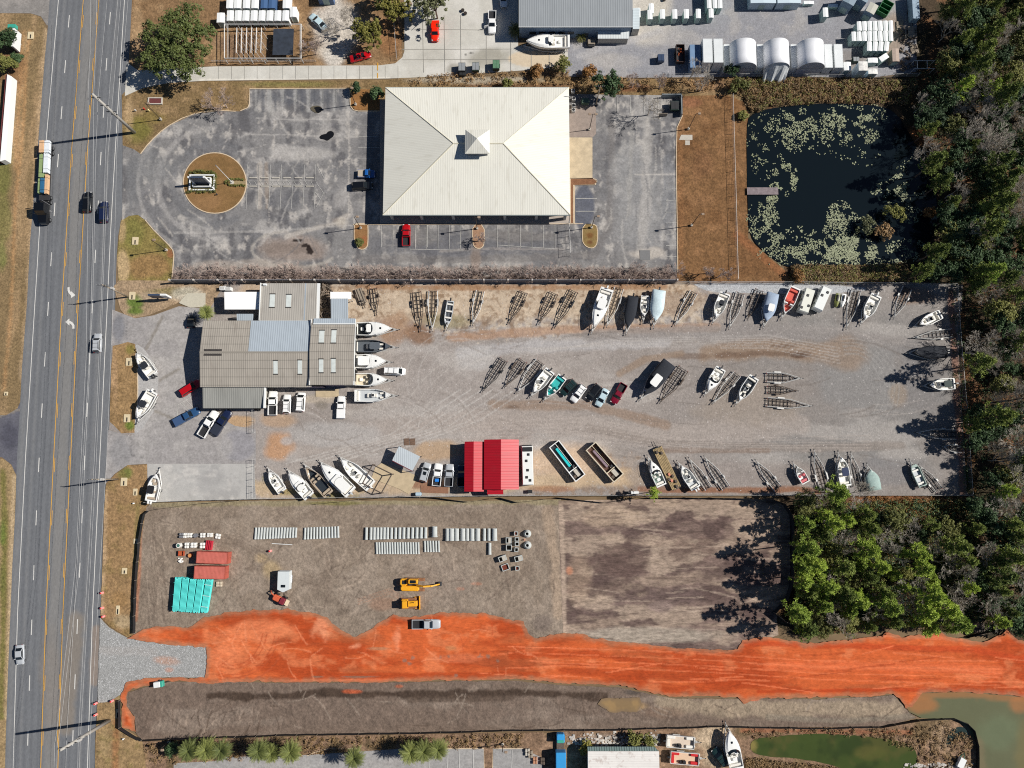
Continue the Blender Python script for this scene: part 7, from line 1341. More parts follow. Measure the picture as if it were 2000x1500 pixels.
# white enclosed trailer
c=P(554,1134,2.2);t=thing('enclosed_trailer','white enclosed trailer with pointed nose on the graded lot','trailer',(c[0],c[1],.1),R(-90));h,w_=2.1,1.35
MB().prism([(-h,-w_),(h-.1,-w_),(h+.55,0),(h-.1,w_),(-h,w_)],.4,2.35,.97).build('body',mat('trailer_white',C(206,212,212),.4,var=.06),t);MB().rbox(.9,1.5,-.5,.5,2.35,2.45,.06,.03).build('roof_hatch',M_GLASS,t);MB().box(-h-.04,-h,-w_+.1,w_-.1,.5,2.2).build('rear_door',M_WTRIM,t);MB().tube([(h,-.5,.45),(h+1.6,0,.45),(h,.5,.45)],.06,4).build('tongue',M_DSTEEL,t)
for s in (-1,1):
    for x in (-.7,.2):wheel(t,x,s*(w_+.02),.36,.22)
    MB().box(-1.1,.6,min(s*w_*.98,s*(w_+.2)),max(s*w_*.98,s*(w_+.2)),.76,.82).build('fender',M_WTRIM,t)
# orange trencher
M_OR=mat('faded_orange_paint',C(206,96,62),.6,var=.25);M_YE=mat('machine_yellow',C(232,164,30),.5,var=.12);M_TRK=mat('clay_caked_track',C(132,92,64),.9,var=.4,vscale=4)
c=P(547,1171,1.2);t=thing('trencher','faded orange trenching machine in front of the white trailer','machine',(c[0],c[1],.1),R(-25));MB().rbox(-1.7,.4,-.7,.6,.7,1.5,.2,.15).build('engine_hood',M_OR,t);MB().rbox(.1,1.2,-.75,.65,.8,1.8,.12,.1).build('cab',mat('maroon_steel',C(140,66,54),.6),t);MB().box(1.3,2.1,-.7,.6,.7,.95).build('platform',mat('cream_plate',C(224,206,176),.6,var=.15),t);MB().tube([(-1.6,.2,1.2),(-2.4,.6,1.5),(-2.9,.7,.5)],.14,6).build('digging_arm',M_OR,t);MB().box(-2.9,-2.5,.4,1.0,.1,.5).build('bucket',M_DSTEEL,t)
for s in (-1,1):
    for x in (-1.1,.9):wheel(t,x,s*.85,.5,.3)
# excavator and bulldozer
def track(t,x0,x1,y0,y1,h=.8):
    n=8;r=h/2;pts=[(x1-r+r*math.sin(math.pi*k/n),r-r*math.cos(math.pi*k/n)) for k in range(n+1)]+[(x0+r-r*math.sin(math.pi*k/n),r+r*math.cos(math.pi*k/n)) for k in range(n+1)]
    MB().loft([[(x,y,z) for x,z in pts] for y in (y0,y1)],True,True,True).build('track',M_TRK,t)
c=P(806,1142,1.5);t=thing('excavator','yellow excavator with folded arm on clay caked tracks','excavator',(c[0],c[1],.08),R(-1));track(t,-1.9,2.7,.75,1.45);track(t,-1.9,2.7,-1.55,-.85);MB().box(-1,1.2,-.85,.75,.4,.8).build('undercarriage',M_DSTEEL,t)
ho=MB();ho.rbox(-2.7,1.5,-1.4,-.25,.9,1.9,.3,.15);ho.rbox(-2.9,-1.2,-.25,1.35,.9,1.9,.35,.15);ho.build('engine_housing',M_YE,t);cb=MB().rbox(-.9,1.35,.35,1.35,.9,2.9,.15,.1).build('cab',M_YE,t);MB().rbox(-.5,.9,.5,1.2,2.9,2.93,.1,.01).build('roof_window',M_GLASS,cb);MB().box(1.3,1.37,.42,1.28,1.5,2.7).build('windscreen',M_GLASS,cb);MB().rbox(-2.4,-1.5,.1,1.0,1.9,1.95,.1,.02).build('exhaust_grille',M_BPLAST,t)
MB().loft([[(x,y-.18,z-.25),(x,y+.18,z-.25),(x,y+.18,z+.25),(x,y-.18,z+.25)] for x,y,z in ((.9,-.05,1.6),(2.6,-.2,2.6),(4.6,-.1,2.2))],True,True,True).build('boom',M_YE,t);MB().loft([[(x,y-.14,z-.2),(x,y+.14,z-.2),(x,y+.14,z+.2),(x,y-.14,z+.2)] for x,y,z in ((4.3,-.1,2.4),(5.6,.1,1.5),(6.1,.15,.9))],True,True,True).build('stick',M_YE,t);MB().rbox(5.7,6.6,-.3,.65,.15,.95,.15,.1).build('bucket',M_DSTEEL,t)
c=P(799,1179,1.3);t=thing('bulldozer','yellow bulldozer parked below the excavator','bulldozer',(c[0],c[1],.08),R(2));track(t,-2.0,1.7,.65,1.2,.9);track(t,-2.0,1.7,-1.2,-.65,.9);MB().rbox(-.3,1.9,-.62,.62,.8,1.7,.12,.1).build('engine_hood',M_YE,t);MB().rbox(-1.7,-.2,-1.0,1.0,1.0,1.4,.1,.06).build('operator_platform',M_YE,t);cn=MB().rbox(-1.4,-.3,-.8,.8,2.55,2.68,.1,.05).build('canopy',M_YE,t)
for x in (-1.3,-.4):
    for y in (-.7,.7):MB().box(x-.05,x+.05,y-.05,y+.05,1.4,2.56).build('canopy_post',M_DSTEEL,t)
MB().rbox(-1.1,-.6,-.3,.3,1.4,1.9,.08,.06).build('seat',M_BPLAST,t);MB().loft([[(2.3,-1.5,.1),(2.3,1.5,.1),(2.15,1.5,.6),(2.3,1.5,1.15),(2.3,-1.5,1.15),(2.15,-1.5,.6)],[(2.42,-1.5,.1),(2.42,1.5,.1),(2.27,1.5,.6),(2.42,1.5,1.15),(2.42,-1.5,1.15),(2.27,-1.5,.6)]],True,True,True).build('blade',M_YE,t);MB().cyl(1.1,.3,1.7,2.5,.08,8).build('exhaust',M_DSTEEL,t)
for s in (-1,1):MB().tube([(1.2,s*1.3,.5),(2.3,s*1.3,.4)],.09,5).build('push_arm',M_YE,t)
# small teal white trailer at the entrance
c=P(309,1337,1.5);t=thing('generator_trailer','small white and teal box trailer at the edge of the dirt strip','trailer',(c[0],c[1],.08),R(8));MB().rbox(-1.0,.45,-.6,.6,.5,1.7,.08,.06).build('body',M_WTRIM,t);MB().rbox(.46,1.0,-.65,.65,.5,1.6,.08,.06).build('end_box',mat('teal_paint',C(60,160,140),.5),t);MB().tube([(1.0,0,.5),(2.2,.2,.45)],.06,4).build('tongue',M_DSTEEL,t)
for s in (-1,1):wheel(t,0,s*.72,.34,.2)
# skips and bins
def skip(px,py,w_,d_,h,m,lid,label,rot=0,name='dumpster'):
    c=P(px,py,h);t=thing(name,label,'dumpster',(c[0],c[1],.16),R(rot),'rubbish skips');w_,d_=w_/2,d_/2
    MB().loft([[(-w_*.9,-d_*.8,.1),(w_*.9,-d_*.8,.1),(w_*.9,d_,.1),(-w_*.9,d_,.1)],[(-w_,-d_,h*.6),(w_,-d_,h*.6),(w_,d_,h*.6),(-w_,d_,h*.6)],[(-w_,-d_,h-.15),(w_,-d_,h-.15),(w_,d_,h),(-w_,d_,h)]],True,True,True).build('bin',m,t)
    for s in (-1,1):MB().box(min(s*.03,s*w_*.95),max(s*.03,s*w_*.95),-d_*.9,d_*.9,h-.0,h+.05).build('lid',lid,t)
    for s in (-1,1):MB().box(min(s*w_,s*(w_+.12)),max(s*w_,s*(w_+.12)),-.5,.5,h*.5,h*.6).build('side_pocket',m,t)
DKG=mat('dark_green_steel',C(40,62,54),.6,var=.2);GYL=mat('grey_lid',C(140,144,146),.6,var=.15);BLKS=mat('black_skip_steel',C(34,36,38),.6,var=.2)
skip(902,131,1.7,2.2,1.6,BLKS,GYL,'black skip with grey lid, westernmost on the apron edge');skip(903,143,1.5,1.2,1.0,BLKS,BLKS,'low black bin right below the westernmost skip');skip(929,130,1.7,2.1,1.6,DKG,GYL,'dark green skip with grey lid, middle one on the apron');skip(969,126,1.7,2.3,1.7,DKG,mat('green_lid2',C(90,130,100),.6,var=.3),'green lidded skip, easternmost on the apron')
skip(1318,206,2.0,2.2,1.6,DKG,BLKS,'dark skip inside the grey bin enclosure');skip(1291,113,1.6,1.8,1.5,mat('navy_steel',C(40,60,90),.6),mat('navy_steel',C(40,60,90),.6),'dark blue bin next to the brown dump trailer');skip(1143,197,1.8,1.3,1.4,mat('green_transformer',C(80,100,84),.6),mat('green_transformer',C(80,100,84),.6),'green ground transformer box on the brick terrace',name='transformer_box')
skip(1672,116,1.5,1.2,1.2,DKG,GYL,'small green bin with grey lid near the rusty topped cabin');
c=P(1320,203,1.8);t=thing('bin_enclosure','grey block walled bin enclosure at the lot corner','enclosure',(0,0,0));m=MB();X=rect(1313,183,1333,222,1.8);m.box(X[1]-.2,X[1],X[2],X[3],0,1.8);m.box(X[0]-2.5,X[1]-.2,X[3]-.2,X[3],0,1.8);m.build('wall',mat('grey_block',C(142,150,152),.9,var=.12),t);MB().box(X[0]-3.2,X[0]-1.2,X[2]+.1,X[2]+.2,.1,1.7).build('gate',M_WOODP,t)
c=P(1329,104,1.5);t=thing('dump_trailer','brown sided dump trailer loaded with orange scrap','trailer',(c[0],c[1],.05));m=MB();m.box(-1.05,-.95,-2.3,2.3,.6,1.6);m.box(.95,1.05,-2.3,2.3,.6,1.6);m.box(-.95,.95,-2.3,-2.2,.6,1.6);m.box(-.95,.95,2.2,2.3,.6,1.6);m.build('side',mat('dark_brown_steel',C(62,44,38),.7,var=.3),t);MB().box(-.95,.95,-2.2,2.2,.6,.7).build('bed_floor',M_DSTEEL,t);m=MB()
for i in range(9):x,y=rnd.uniform(-.6,.6),rnd.uniform(-1.8,1.6);m.tube([(x,y,.9),(x+rnd.uniform(-.3,.3),y+rnd.uniform(-.9,.9),1.3)],.12,5)
m.build('scrap',mat('orange_scrap',C(176,90,50),.8,var=.4,vscale=5),t)
for s in (-1,1):
    for y in (-.5,.5):w2=wheel(t,s*1.2,y,.36,.24);w2.rotation_euler.z=R(90)
t=thing('green_tipper','green open frame skip loader at the top right','skip',(*P(1729,15,1.2),.05),R(-32));m=MB()
for x in (-1.4,1.3):m.box(x,x+.12,-1.9,1.9,.3,1.5)
for y in (-1.9,-.7,.6,1.78):m.box(-1.28,1.3,y,y+.12,.3,1.5)
m.build('frame',mat('skip_green',C(40,110,60),.5,var=.2),t);MB().box(-1.28,1.3,-1.8,1.8,.3,.4).build('floor',DKG,t)
# storm inlets
def inlet(px,py,label,w_=1.5,d_=1.9,rot=0,slot=True):
    c=P(px,py);t=thing('storm_inlet',label,'storm inlet',(c[0],c[1],.16),R(rot),'concrete storm inlets');MB().rbox(-w_/2,w_/2,-d_/2,d_/2,0,.14,.08,.03).build('slab',mat('inlet_concrete',C(206,190,156),.9,var=.1),t)
    if slot:MB().rbox(-.14,.16,-d_/2+.1,d_*.12,.14,.16,.1,.01).build('slot',mat('dark_opening',(.01,.01,.01),.9),t)
for a in ((61,70,'storm inlet on the verge near the teal sign'),(265,471,'storm inlet in the grass of the triangular island'),(259,578,'storm inlet in the green patch by the shop sign'),(253,707,'storm inlet beside the upper display boat'),(249,817,'storm inlet beside the lower display boat'),(243,941,'storm inlet in the green patch by the concrete pad'),(265,961,'storm inlet near the stern of the pad boat',1.0,1.6),(266,1057,'storm inlet halfway down the long verge',1.0,1.2),(244,1115,'storm inlet beside the roadside cones',1.2,1.4),(231,1191,'narrow storm inlet just above the stone entrance',.8,2.0),(231,1393,'narrow storm inlet beside the corner of the silt fence',.8,2.0),(13,769,'storm inlet near the left driveway',.9,.9)):inlet(*a)
for i in range(6):
    for y in (348,364.5):
        c=P(495+i*22.1,y);tag(MB().rbox(-.95,.95,-.12,.12,0,.15,.04,.03).build('wheel_stop',M_CONC,loc=(c[0],c[1],.16)),'pale concrete wheel stop in the upper line behind the roundabout' if y<350 else 'pale concrete wheel stop in the lower line behind the roundabout','wheel stop','wheel stops of the double bay')
# air conditioning units, planter, small things
for px,py,l in ((1115.5,181,'white air conditioner at the north end of the office side'),(1117,196,'second air conditioner along the office side'),(1116.5,209,'third air conditioner along the office side'),(1116.5,218,'southernmost air conditioner along the office side')):
    c=P(px+3,py);t=thing('air_conditioner',l,'air conditioner',(c[0],c[1],.18),0,'air conditioners');MB().rbox(-.45,.45,-.45,.45,0,.9,.05,.03).build('casing',M_GALV,t);MB().cyl(0,0,.9,.93,.35,14).build('fan_guard',M_BPLAST,t)
c=P(304,198);t=thing('brick_planter','low stone bordered bed with maroon bricks beside the oak shade','planter',(c[0],c[1],.02));m=MB();
for q in ((-1.8,1.8,-.9,-.65),(-1.8,1.8,.65,.9),(-1.8,-1.5,-.65,.65),(1.5,1.8,-.65,.65)):m.box(*q,0,.35)
m.build('border',M_CONC,t);MB().box(-1.5,1.5,-.65,.65,0,.25).build('bricks',mat('maroon_brick',C(104,52,52),.9,var=.2),t)
for px,py,nm,l,m_ in ((283,214,'fire_hydrant','small red hydrant on the verge below the oak',mat('hydrant_red',C(190,40,30),.5)),(292,217,'valve_post','cream valve post beside the red hydrant',mat('cream_post',C(220,206,150),.5)),(266,217,'meter_box','grey meter box west of the red hydrant',M_GALV),(263,983,'marker_post','white marker post at the silt fence corner',M_WTRIM),(243,1442,'marker_post','white marker post below the orange clay corner',M_WTRIM),(417,368,'flood_light','white flood light on the roundabout lawn',M_WTRIM),(425,381,'flood_light','dark flood light on the southern roundabout lawn',M_DSTEEL)):
    c=P(px,py);t=thing(nm,l,nm.replace('_',' '),(c[0],c[1],.1));MB().cyl(0,0,0,.65,.16,10,.13).build('body',m_,t);MB().cyl(0,0,.65,.78,.19,10,.06).build('cap',m_,t)
# bottom lot: blue truck body, lumber stacks, debris
t=thing('blue_truck','bright blue box truck seen from above beside the stained roof','truck',(*P(1095,1478,2),.05),R(90));MB().rbox(-5.2,1.2,-1.1,1.1,.7,3.0,.1,.08).build('cargo_box',mat('sky_blue_paint',C(56,150,210),.4,var=.08),t);MB().rbox(2.9,4.8,-.9,.9,.6,2.2,.2,.15).build('cab',mat('sky_blue_paint',C(56,150,210),.4,var=.08),t);MB().box(1.2,2.9,-.8,.8,.6,.9).build('chassis',M_RUSTY,t);MB().rbox(3.0,3.6,-.75,.75,2.2,2.26,.08,.02).build('roof_hatch',mat('teal_paint',C(60,160,140),.5),t)
for s in (-1,1):
    for x in (-3.6,3.6):wheel(t,x,s*.95,.45,.3)
for i,(px,py,l,m_) in enumerate(((1030,1470,'pallet of grey stone slabs, first by the lower lot',M_CONC),(1036,1474,'pallet of tan boards beside the grey stone slabs',M_WOODP),(1045,1486,'pallet of brick coloured boards at the bottom edge',mat('brick_boards',C(180,130,100),.8,var=.3)),(1060,1487,'pallet of dark boards beside the brick coloured one',M_RUSTY))):pallet(px,py,9,13,.8,m_,l,group='pallets in the lower lot')
m=MB()
for i in range(420):
    px,py=rnd.uniform(1110,1290),rnd.gauss(1446,7)
    if rnd.random()<.3:px,py=rnd.uniform(1760,1900),rnd.uniform(1490,1500)
    x,y=P(px,py);s=rnd.uniform(.1,.35);z=rnd.uniform(.05,.3);m.rbox(x-s,x+s,y-s*rnd.uniform(.4,1),y+s*.7,0,z+.15,.05,.04)
o=m.build('rubble',mat('mixed_rubble',C(196,190,182),.9,var=.6,vscale=.7));o['kind']='stuff';o['label']='scattered pale rubble along the scrub bank';o['category']='rubble'
t=thing('tool_trailer','small white box trailer with teal frame on the scrub beside the muddy pond','trailer',(*P(1879,1490,1.3),.1),R(60));MB().rbox(-1.2,1.0,-.7,.7,.4,1.3,.08,.05).build('body',M_WTRIM,t);MB().tube([(1.0,-.4,.6),(2.2,.1,.6),(1.0,.5,.6)],.08,4).build('tongue',mat('teal_paint',C(60,160,140),.5),t)
for s in (-1,1):wheel(t,-.2,s*.82,.34,.2)
t=thing('picnic_table','weathered brown table with benches at the wooded edge of the gravel','table',(*P(1780,62,.8),.05));MB().box(-.8,.8,-1.4,1.4,.7,.78).build('table_top',M_WOODP,t)
for s in (-1,1):MB().box(min(s*1.1,s*1.5),max(s*1.1,s*1.5),-1.4,1.4,.42,.48).build('bench',M_WOODP,t)
MB().box(-.6,.6,-.9,-.8,0,.7).build('leg',M_WOODP,t);MB().box(-.6,.6,.8,.9,0,.7).build('leg',M_WOODP,t)
for px,py,l,rot in ((1758,50,'slatted pallet leaning among junk by the wood',0),(1786,95,'stack of grey pallets by the board shed',10)):pallet(px,py,16,20,.3,M_WOODP,l,rot=rot,group='pallets by the wood')
t=thing('carport_frame','bare grey tubular carport frame at the edge of the wood','frame');m=MB()
for y in (118.5,134):m.tube([P3(1785,y,2.4),P3(1826,y,2.4)],.1,5)
for x in (1792,1811):m.tube([P3(x,118.5,2.4),P3(x,134,2.4)],.07,5)
m.build('top_frame',M_GALV,t)
for x in (1786,1825):
    for y in (118.5,134):q=P3(x,y,2.4);MB().cyl(q.x,q.y,0,2.4,.07,6).build('post',M_GALV,t)
t=thing('camper_box','shaded blue grey box trailer under the trees at the top edge','trailer',(*P(1786,14,2),.05));MB().rbox(-.9,.9,-3.4,3.4,.5,2.6,.1,.08).build('body',mat('blue_grey_box',C(150,170,186),.5,var=.3,vscale=1),t);MB().tube([(0,-3.4,.5),(0,-5,.5)],.08,4).build('tongue',M_DSTEEL,t)
for s in (-1,1):w2=wheel(t,s*.85,-.3,.36,.22);w2.rotation_euler.z=R(90)
c=P(902,22);
for px,py,l in ((904,22,'black plant pot at the planted corner of the apron'),(909,28,'second black plant pot at the planted corner'),(1297,1,'black nursery tray stack on the pale gravel')):
    c=P(px,py);t=thing('plant_pot',l,'plant pot',(c[0],c[1],.1),0,'black plant pots');MB().cyl(0,0,0,.5,.35,10,.45).build('pot',M_BPLAST,t);MB().cyl(0,0,.5,.52,.4,10).build('soil',M_DIRTIN,t)
c=P(1155,83,1);t=thing('utility_cart','grey slatted cart with hood beside the cruiser stern','cart',(c[0],c[1],.05));MB().rbox(-.9,.9,-.5,.7,.4,1.2,.08,.05).build('body',M_WOODP,t);MB().rbox(-.8,.8,-.9,-.5,.4,.9,.06,.04).build('tailboard',M_DSTEEL,t)
for s in (-1,1):w2=wheel(t,s*.95,0,.34,.2);w2.rotation_euler.z=R(90)
c=P(817,965,1);t=thing('water_tank','pale blue white tank by the south fence near the slab','tank',(c[0],c[1],.1));MB().rbox(-.7,.7,-.4,.4,.2,1.2,.15,.1).build('tank',M_CABB,t);MB().box(-.75,.75,-.35,.35,0,.2).build('stand',M_DSTEEL,t)
c=P(1035,960,1);t=thing('black_bin','black bin beside the south fence behind the coach','bin',(c[0],c[1],.1));MB().rbox(-.5,.5,-.35,.35,0,.9,.08,.04).build('bin',BLKS,t);MB().rbox(-.54,.54,-.39,.39,.9,.98,.08,.03).build('lid',M_BPLAST,t)
for px,l in ((1239,'white and dark bench box by the south fence near the green tree'),):c=P(px,962);t=thing('bench_box',l,'box',(c[0],c[1],.1));MB().rbox(-.9,.9,-.3,.3,0,.6,.05,.04).build('box',M_WTRIM,t);MB().rbox(-2.2,-.95,-.28,.28,0,.5,.05,.04).build('dark_box',M_DSTEEL,t)
for px,py,l in ((435,563,'white tank box in the yard corner behind the canopy, left one'),(446,564,'white tank box in the yard corner behind the canopy, right one')):c=P(px,py,1);t=thing('tank_box',l,'box',(c[0],c[1],.1),0,'white tank boxes');MB().rbox(-.75,.75,-.45,.45,0,1.1,.08,.05).build('box',M_WTRIM,t);MB().rbox(-.5,.5,-.3,.3,1.1,1.16,.05,.02).build('lid',M_GALV,t)
m=MB()
for i in range(130):
    x,y=P(rnd.uniform(622,648),rnd.uniform(554,622));s=rnd.uniform(.15,.5);a=rnd.random()*3
    m.box(x-s,x+s,y-s*.25,y+s*.25,rnd.uniform(0,.3),rnd.uniform(.35,.9),a)
for i in range(60):
    x,y=P(rnd.uniform(1758,1790),rnd.uniform(60,140));s=rnd.uniform(.2,.7);a=rnd.random()*3
    m.box(x-s,x+s,y-s*.2,y+s*.2,rnd.uniform(0,.3),rnd.uniform(.35,.9),a)
o=m.build('debris',mat('yard_junk',C(120,108,96),.9,var=.6,vscale=.8));o['kind']='stuff';o['label']='mixed scrap and boards piled beside the sheds';o['category']='debris'
mb=MB();Z4=.17
for a,b in (((738,123),(738,138)),((738,143),(738,153))):strip(mb,[a,b],.22,Z4)
struct(mb.build('yellow_gate_marking',M_PY))
mb=MB()
for a,b in (((348,791),(378,773)),((348,791),(347,812)),((356,787),(369,800)),((364,782),(378,796)),((371,778),(379,786)),((362,806),(372,812))):strip(mb,[a,b],.12,Z4)
struct(mb.build('hatched_bay_marking',mat('worn_white_paint',C(186,184,178),.8,var=.3,vscale=3)))
for px,l in ((794.5,'western brown steel plate lying on the gravel above the shelter roof'),(806,'eastern brown steel plate lying on the gravel above the shelter roof')):
    c=P(px,863);t=thing('steel_plate',l,'steel plate',(c[0],c[1],.16),R(3),'brown steel plates');MB().rbox(-.62,.62,-.8,.8,0,.06,.04,.02).build('plate',mat('brown_plate',C(112,88,72),.9,var=.3),t)
    for y in (-.5,0,.5):MB().box(-.6,.6,y-.03,y+.03,.06,.09).build('stiffener',M_RUSTY,t)
c=P(507,800);t=thing('tyre_stack','small stack of black tyres at the corner of the lean-to roof','tyres',(c[0],c[1],.15))
for i,(x,y,z) in enumerate(((0,0,0),(.05,.03,.24),(-.7,.1,0))):
    r=[]
    for k in range(17):a=2*math.pi*k/16;r.append([(x+(.3+.12*math.cos(b))*math.cos(a),y+(.3+.12*math.cos(b))*math.sin(a),z+.12+.12*math.sin(b)) for b in [2*math.pi*j/8 for j in range(8)]])
    MB().loft(r,True).build('tyre',M_BLACK,t,True)
a=P3(531,1061.5,.2);b=P3(571,1064,.2);tag(MB().tube([a,b],.09,8).build('white_pipe',M_WTRIM),'single thin white pipe lying below the slim concrete pipes','pipe')
# ---------------------------------------------------------------- trees and plants
def leafmat(name,col,var=.35,hue=.0,spec=.25,trans=.0):
    if name in MATS: return MATS[name]
    m=bpy.data.materials.new(name);m.use_nodes=True;MATS[name]=m;nt=m.node_tree;N=nt.nodes;L=nt.links;b=N['Principled BSDF']
    b.inputs['Roughness'].default_value=.6;b.inputs['Specular IOR Level'].default_value=spec
    tc=N.new('ShaderNodeTexCoord');nz=N.new('ShaderNodeTexNoise');nz.inputs['Scale'].default_value=.7;nz.inputs['Detail'].default_value=4;L.new(tc.outputs['Object'],nz.inputs['Vector'])
    oi=N.new('ShaderNodeObjectInfo');ad=N.new('ShaderNodeMath');ad.operation='MULTIPLY_ADD';ad.inputs[1].default_value=.5;L.new(oi.outputs['Random'],ad.inputs[0]);L.new(nz.outputs['Fac'],ad.inputs[2])
    mr=N.new('ShaderNodeMapRange');mr.inputs[1].default_value=.35;mr.inputs[2].default_value=1.1;L.new(ad.outputs[0],mr.inputs[0])
    mx=N.new('ShaderNodeMix');mx.data_type='RGBA';c1=[c*(1-var) for c in col[:3]]+[1];c2=[min(1,col[0]*(1+var)*1.15),min(1,col[1]*(1+var)),col[2]*(1+var*.5),1]
    mx.inputs[6].default_value=c1;mx.inputs[7].default_value=c2;L.new(mr.outputs[0],mx.inputs[0]);L.new(mx.outputs[2],b.inputs['Base Color'])
    return m
NR=np.random.RandomState(11)
def leaves(clumps,n,size,mat_,name,parent,flat_=.6,seed=0,asp=.55,spray=False):
    """clumps: (x, y, z, r); n small leaf faces per clump"""
    rs=np.random.RandomState(seed);V=[];cl=np.array(clumps);N_=len(cl)*n
    c=np.repeat(cl,n,0);d=rs.normal(size=(N_,3));d /= np.linalg.norm(d,axis=1)[:,None];rad=rs.uniform(.35,1,N_)**.6
    p=c[:,:3]+d*(c[:,3]*rad)[:,None]*np.array([1,1,flat_])
    nrm=d*.6+rs.normal(size=(N_,3))*.5+np.array([0,0,.6]);nrm /= np.linalg.norm(nrm,axis=1)[:,None]
    u=np.cross(nrm,rs.normal(size=(N_,3)));u /= np.linalg.norm(u,axis=1)[:,None];v=np.cross(nrm,u)
    s=(size*rs.uniform(.6,1.4,N_))[:,None];u=u*s;v=v*s*asp
    if spray:
        d[:,2]=np.abs(d[:,2])*.8;L_=(c[:,3]*rs.uniform(.6,1.1,N_))[:,None];u=d*L_*.5;p=c[:,:3]+u;w0=np.cross(d,rs.normal(size=(N_,3)));w0 /= np.linalg.norm(w0,axis=1)[:,None];v=w0*(size*rs.uniform(.6,1.3,N_))[:,None]
    q=np.stack([p-u,p+v,p+u,p-v],1).reshape(-1,3)
    me=bpy.data.meshes.new(name);me.vertices.add(len(q));me.vertices.foreach_set('co',q.ravel());me.loops.add(len(q));me.loops.foreach_set('vertex_index',np.arange(len(q)));me.polygons.add(N_);me.polygons.foreach_set('loop_start',np.arange(N_)*4)
    try:me.polygons.foreach_set('loop_total',np.full(N_,4))
    except Exception:pass
    me.update(calc_edges=True);me.validate();o=bpy.data.objects.new(name,me);scene.collection.objects.link(o);me.materials.append(mat_)
    if parent:o.parent=parent
    return o
BARK=mat('pine_bark',C(112,92,78),.9,var=.3);BARKG=mat('grey_bark',C(150,140,132),.9,var=.25);TWIG=mat('grey_pink_twig',C(178,160,150),.9,var=.3);TWIGW=mat('pale_grey_twig',C(178,170,158),.9,var=.3)
def pine(label,H=15,rc=3.4,seed=1,lm=None,group=None,nlev=9,base=.45):
    rs=random.Random(seed);t=thing('pine_tree',label,'tree',(0,0,-500),0,group);tk=MB();tx,ty=rs.uniform(-.5,.5),rs.uniform(-.5,.5)
    tk.tube([(0,0,0),(tx*.5,ty*.5,H*.5),(tx,ty,H*.97)],.2,7,.05);cl=[]
    for k in range(nlev):
        f=k/(nlev-1);z=H*(base+(1-base)*f*.96);rr=rc*(1-f*.75)*(.75+.25*math.sin(f*3.1+.6));nb=6 if f<.7 else 4
        for j in range(nb):
            if rs.random()<.16:continue
            a=2*math.pi*(j+rs.random()*.8)/nb+k;r=rr*rs.uniform(.6,1.1);x0,y0=tx*z/H,ty*z/H;ex,ey,ez=x0+r*math.cos(a),y0+r*math.sin(a),z+r*.12+rs.uniform(-.3,.3)
            tk.tube([(x0,y0,z-.3),(ex,ey,ez)],.05,4,.02)
            for q in (.45,.62,.8,.9,1.0):cl.append((x0+(ex-x0)*q+rs.uniform(-.45,.45),y0+(ey-y0)*q+rs.uniform(-.45,.45),z+(ez-z)*q+rs.uniform(-.15,.45),.62*rs.uniform(.65,1.35)))
    cl.append((tx,ty,H*.98,.6));tk.build('trunk',BARK,t);leaves(cl,26,.075,lm,'crown',t,.8,seed,.28,True); return t
def broad(label,H=9,rc=3.5,seed=1,lm=None,group=None,ncl=80,per=34,size=.26,name='broadleaf_tree',trunk=.22,bark=None,flat_=.7,clr=.6):
    rs=random.Random(seed);t=thing(name,label,'tree',(0,0,-500),0,group);tk=MB();tk.tube([(0,0,0),(.1,.1,H*.35),(.2,0,H*.6)],trunk,7,trunk*.5);cl=[]
    lob=[(rs.uniform(-.5,.5)*rc,rs.uniform(-.5,.5)*rc,rs.uniform(.5,.75)*H,rs.uniform(.4,.62)*rc) for _ in range(7)]
    for x,y,z,r in lob:tk.tube([(.1,.1,H*.35),(x*.6,y*.6,z*.85),(x,y,z)],trunk*.4,5,.03)
    for i in range(ncl):
        x,y,z,r=lob[i%7];a=rs.uniform(0,6.28);b_=rs.uniform(-.35,1)*math.pi/2;q=r*rs.uniform(.7,1.12);cl.append((x+q*math.cos(a)*math.cos(b_),y+q*math.sin(a)*math.cos(b_),z+q*math.sin(b_)*flat_,clr*rs.uniform(.6,1.2)))
    tk.build('trunk',bark or BARK,t);leaves(cl,per,size,lm,'crown',t,.75,seed); return t
def bare(label,H=9,spread=4.0,seed=1,m=None,group=None,depth=5,name='bare_tree',stems=1,r0=.16,kids=3,cat='tree'):
    rs=random.Random(seed);t=thing(name,label,cat,(0,0,-500),0,group);tk=MB();br=MB()
    def grow(p,d,L,r,k,mb):
        d=d.normalized();q=p+d*L;mid=p+d*L*.5+Vector((rs.uniform(-1,1),rs.uniform(-1,1),rs.uniform(-.3,.3)))*L*.08
        mb.tube([p,mid,q],r,4 if r>.04 else 3,r*.65,caps=False)
        if k<=0: return
        for _ in range(kids if k>1 else kids+1):
            nd=d+Vector((rs.uniform(-1,1),rs.uniform(-1,1),rs.uniform(-.35,.6)))*.75;nd.z=max(nd.z,-.1);grow(p.lerp(q,rs.uniform(.55,1)),nd,L*rs.uniform(.6,.82),max(r*.56,.017),k-1,br)
    for s in range(stems):
        d=Vector((rs.uniform(-1,1)*(.35 if stems>1 else .08),rs.uniform(-1,1)*(.35 if stems>1 else .08),1)) if stems==1 else Vector((math.cos(s*6.28/stems+rs.random())*spread/H,math.sin(s*6.28/stems+rs.random())*spread/H,1));grow(Vector((0,0,0)),d,H*.32,r0,depth,tk)
    tk.build('trunk' if stems==1 else 'stems',m,t);br.build('branches' if stems==1 else 'twigs',m,t); return t
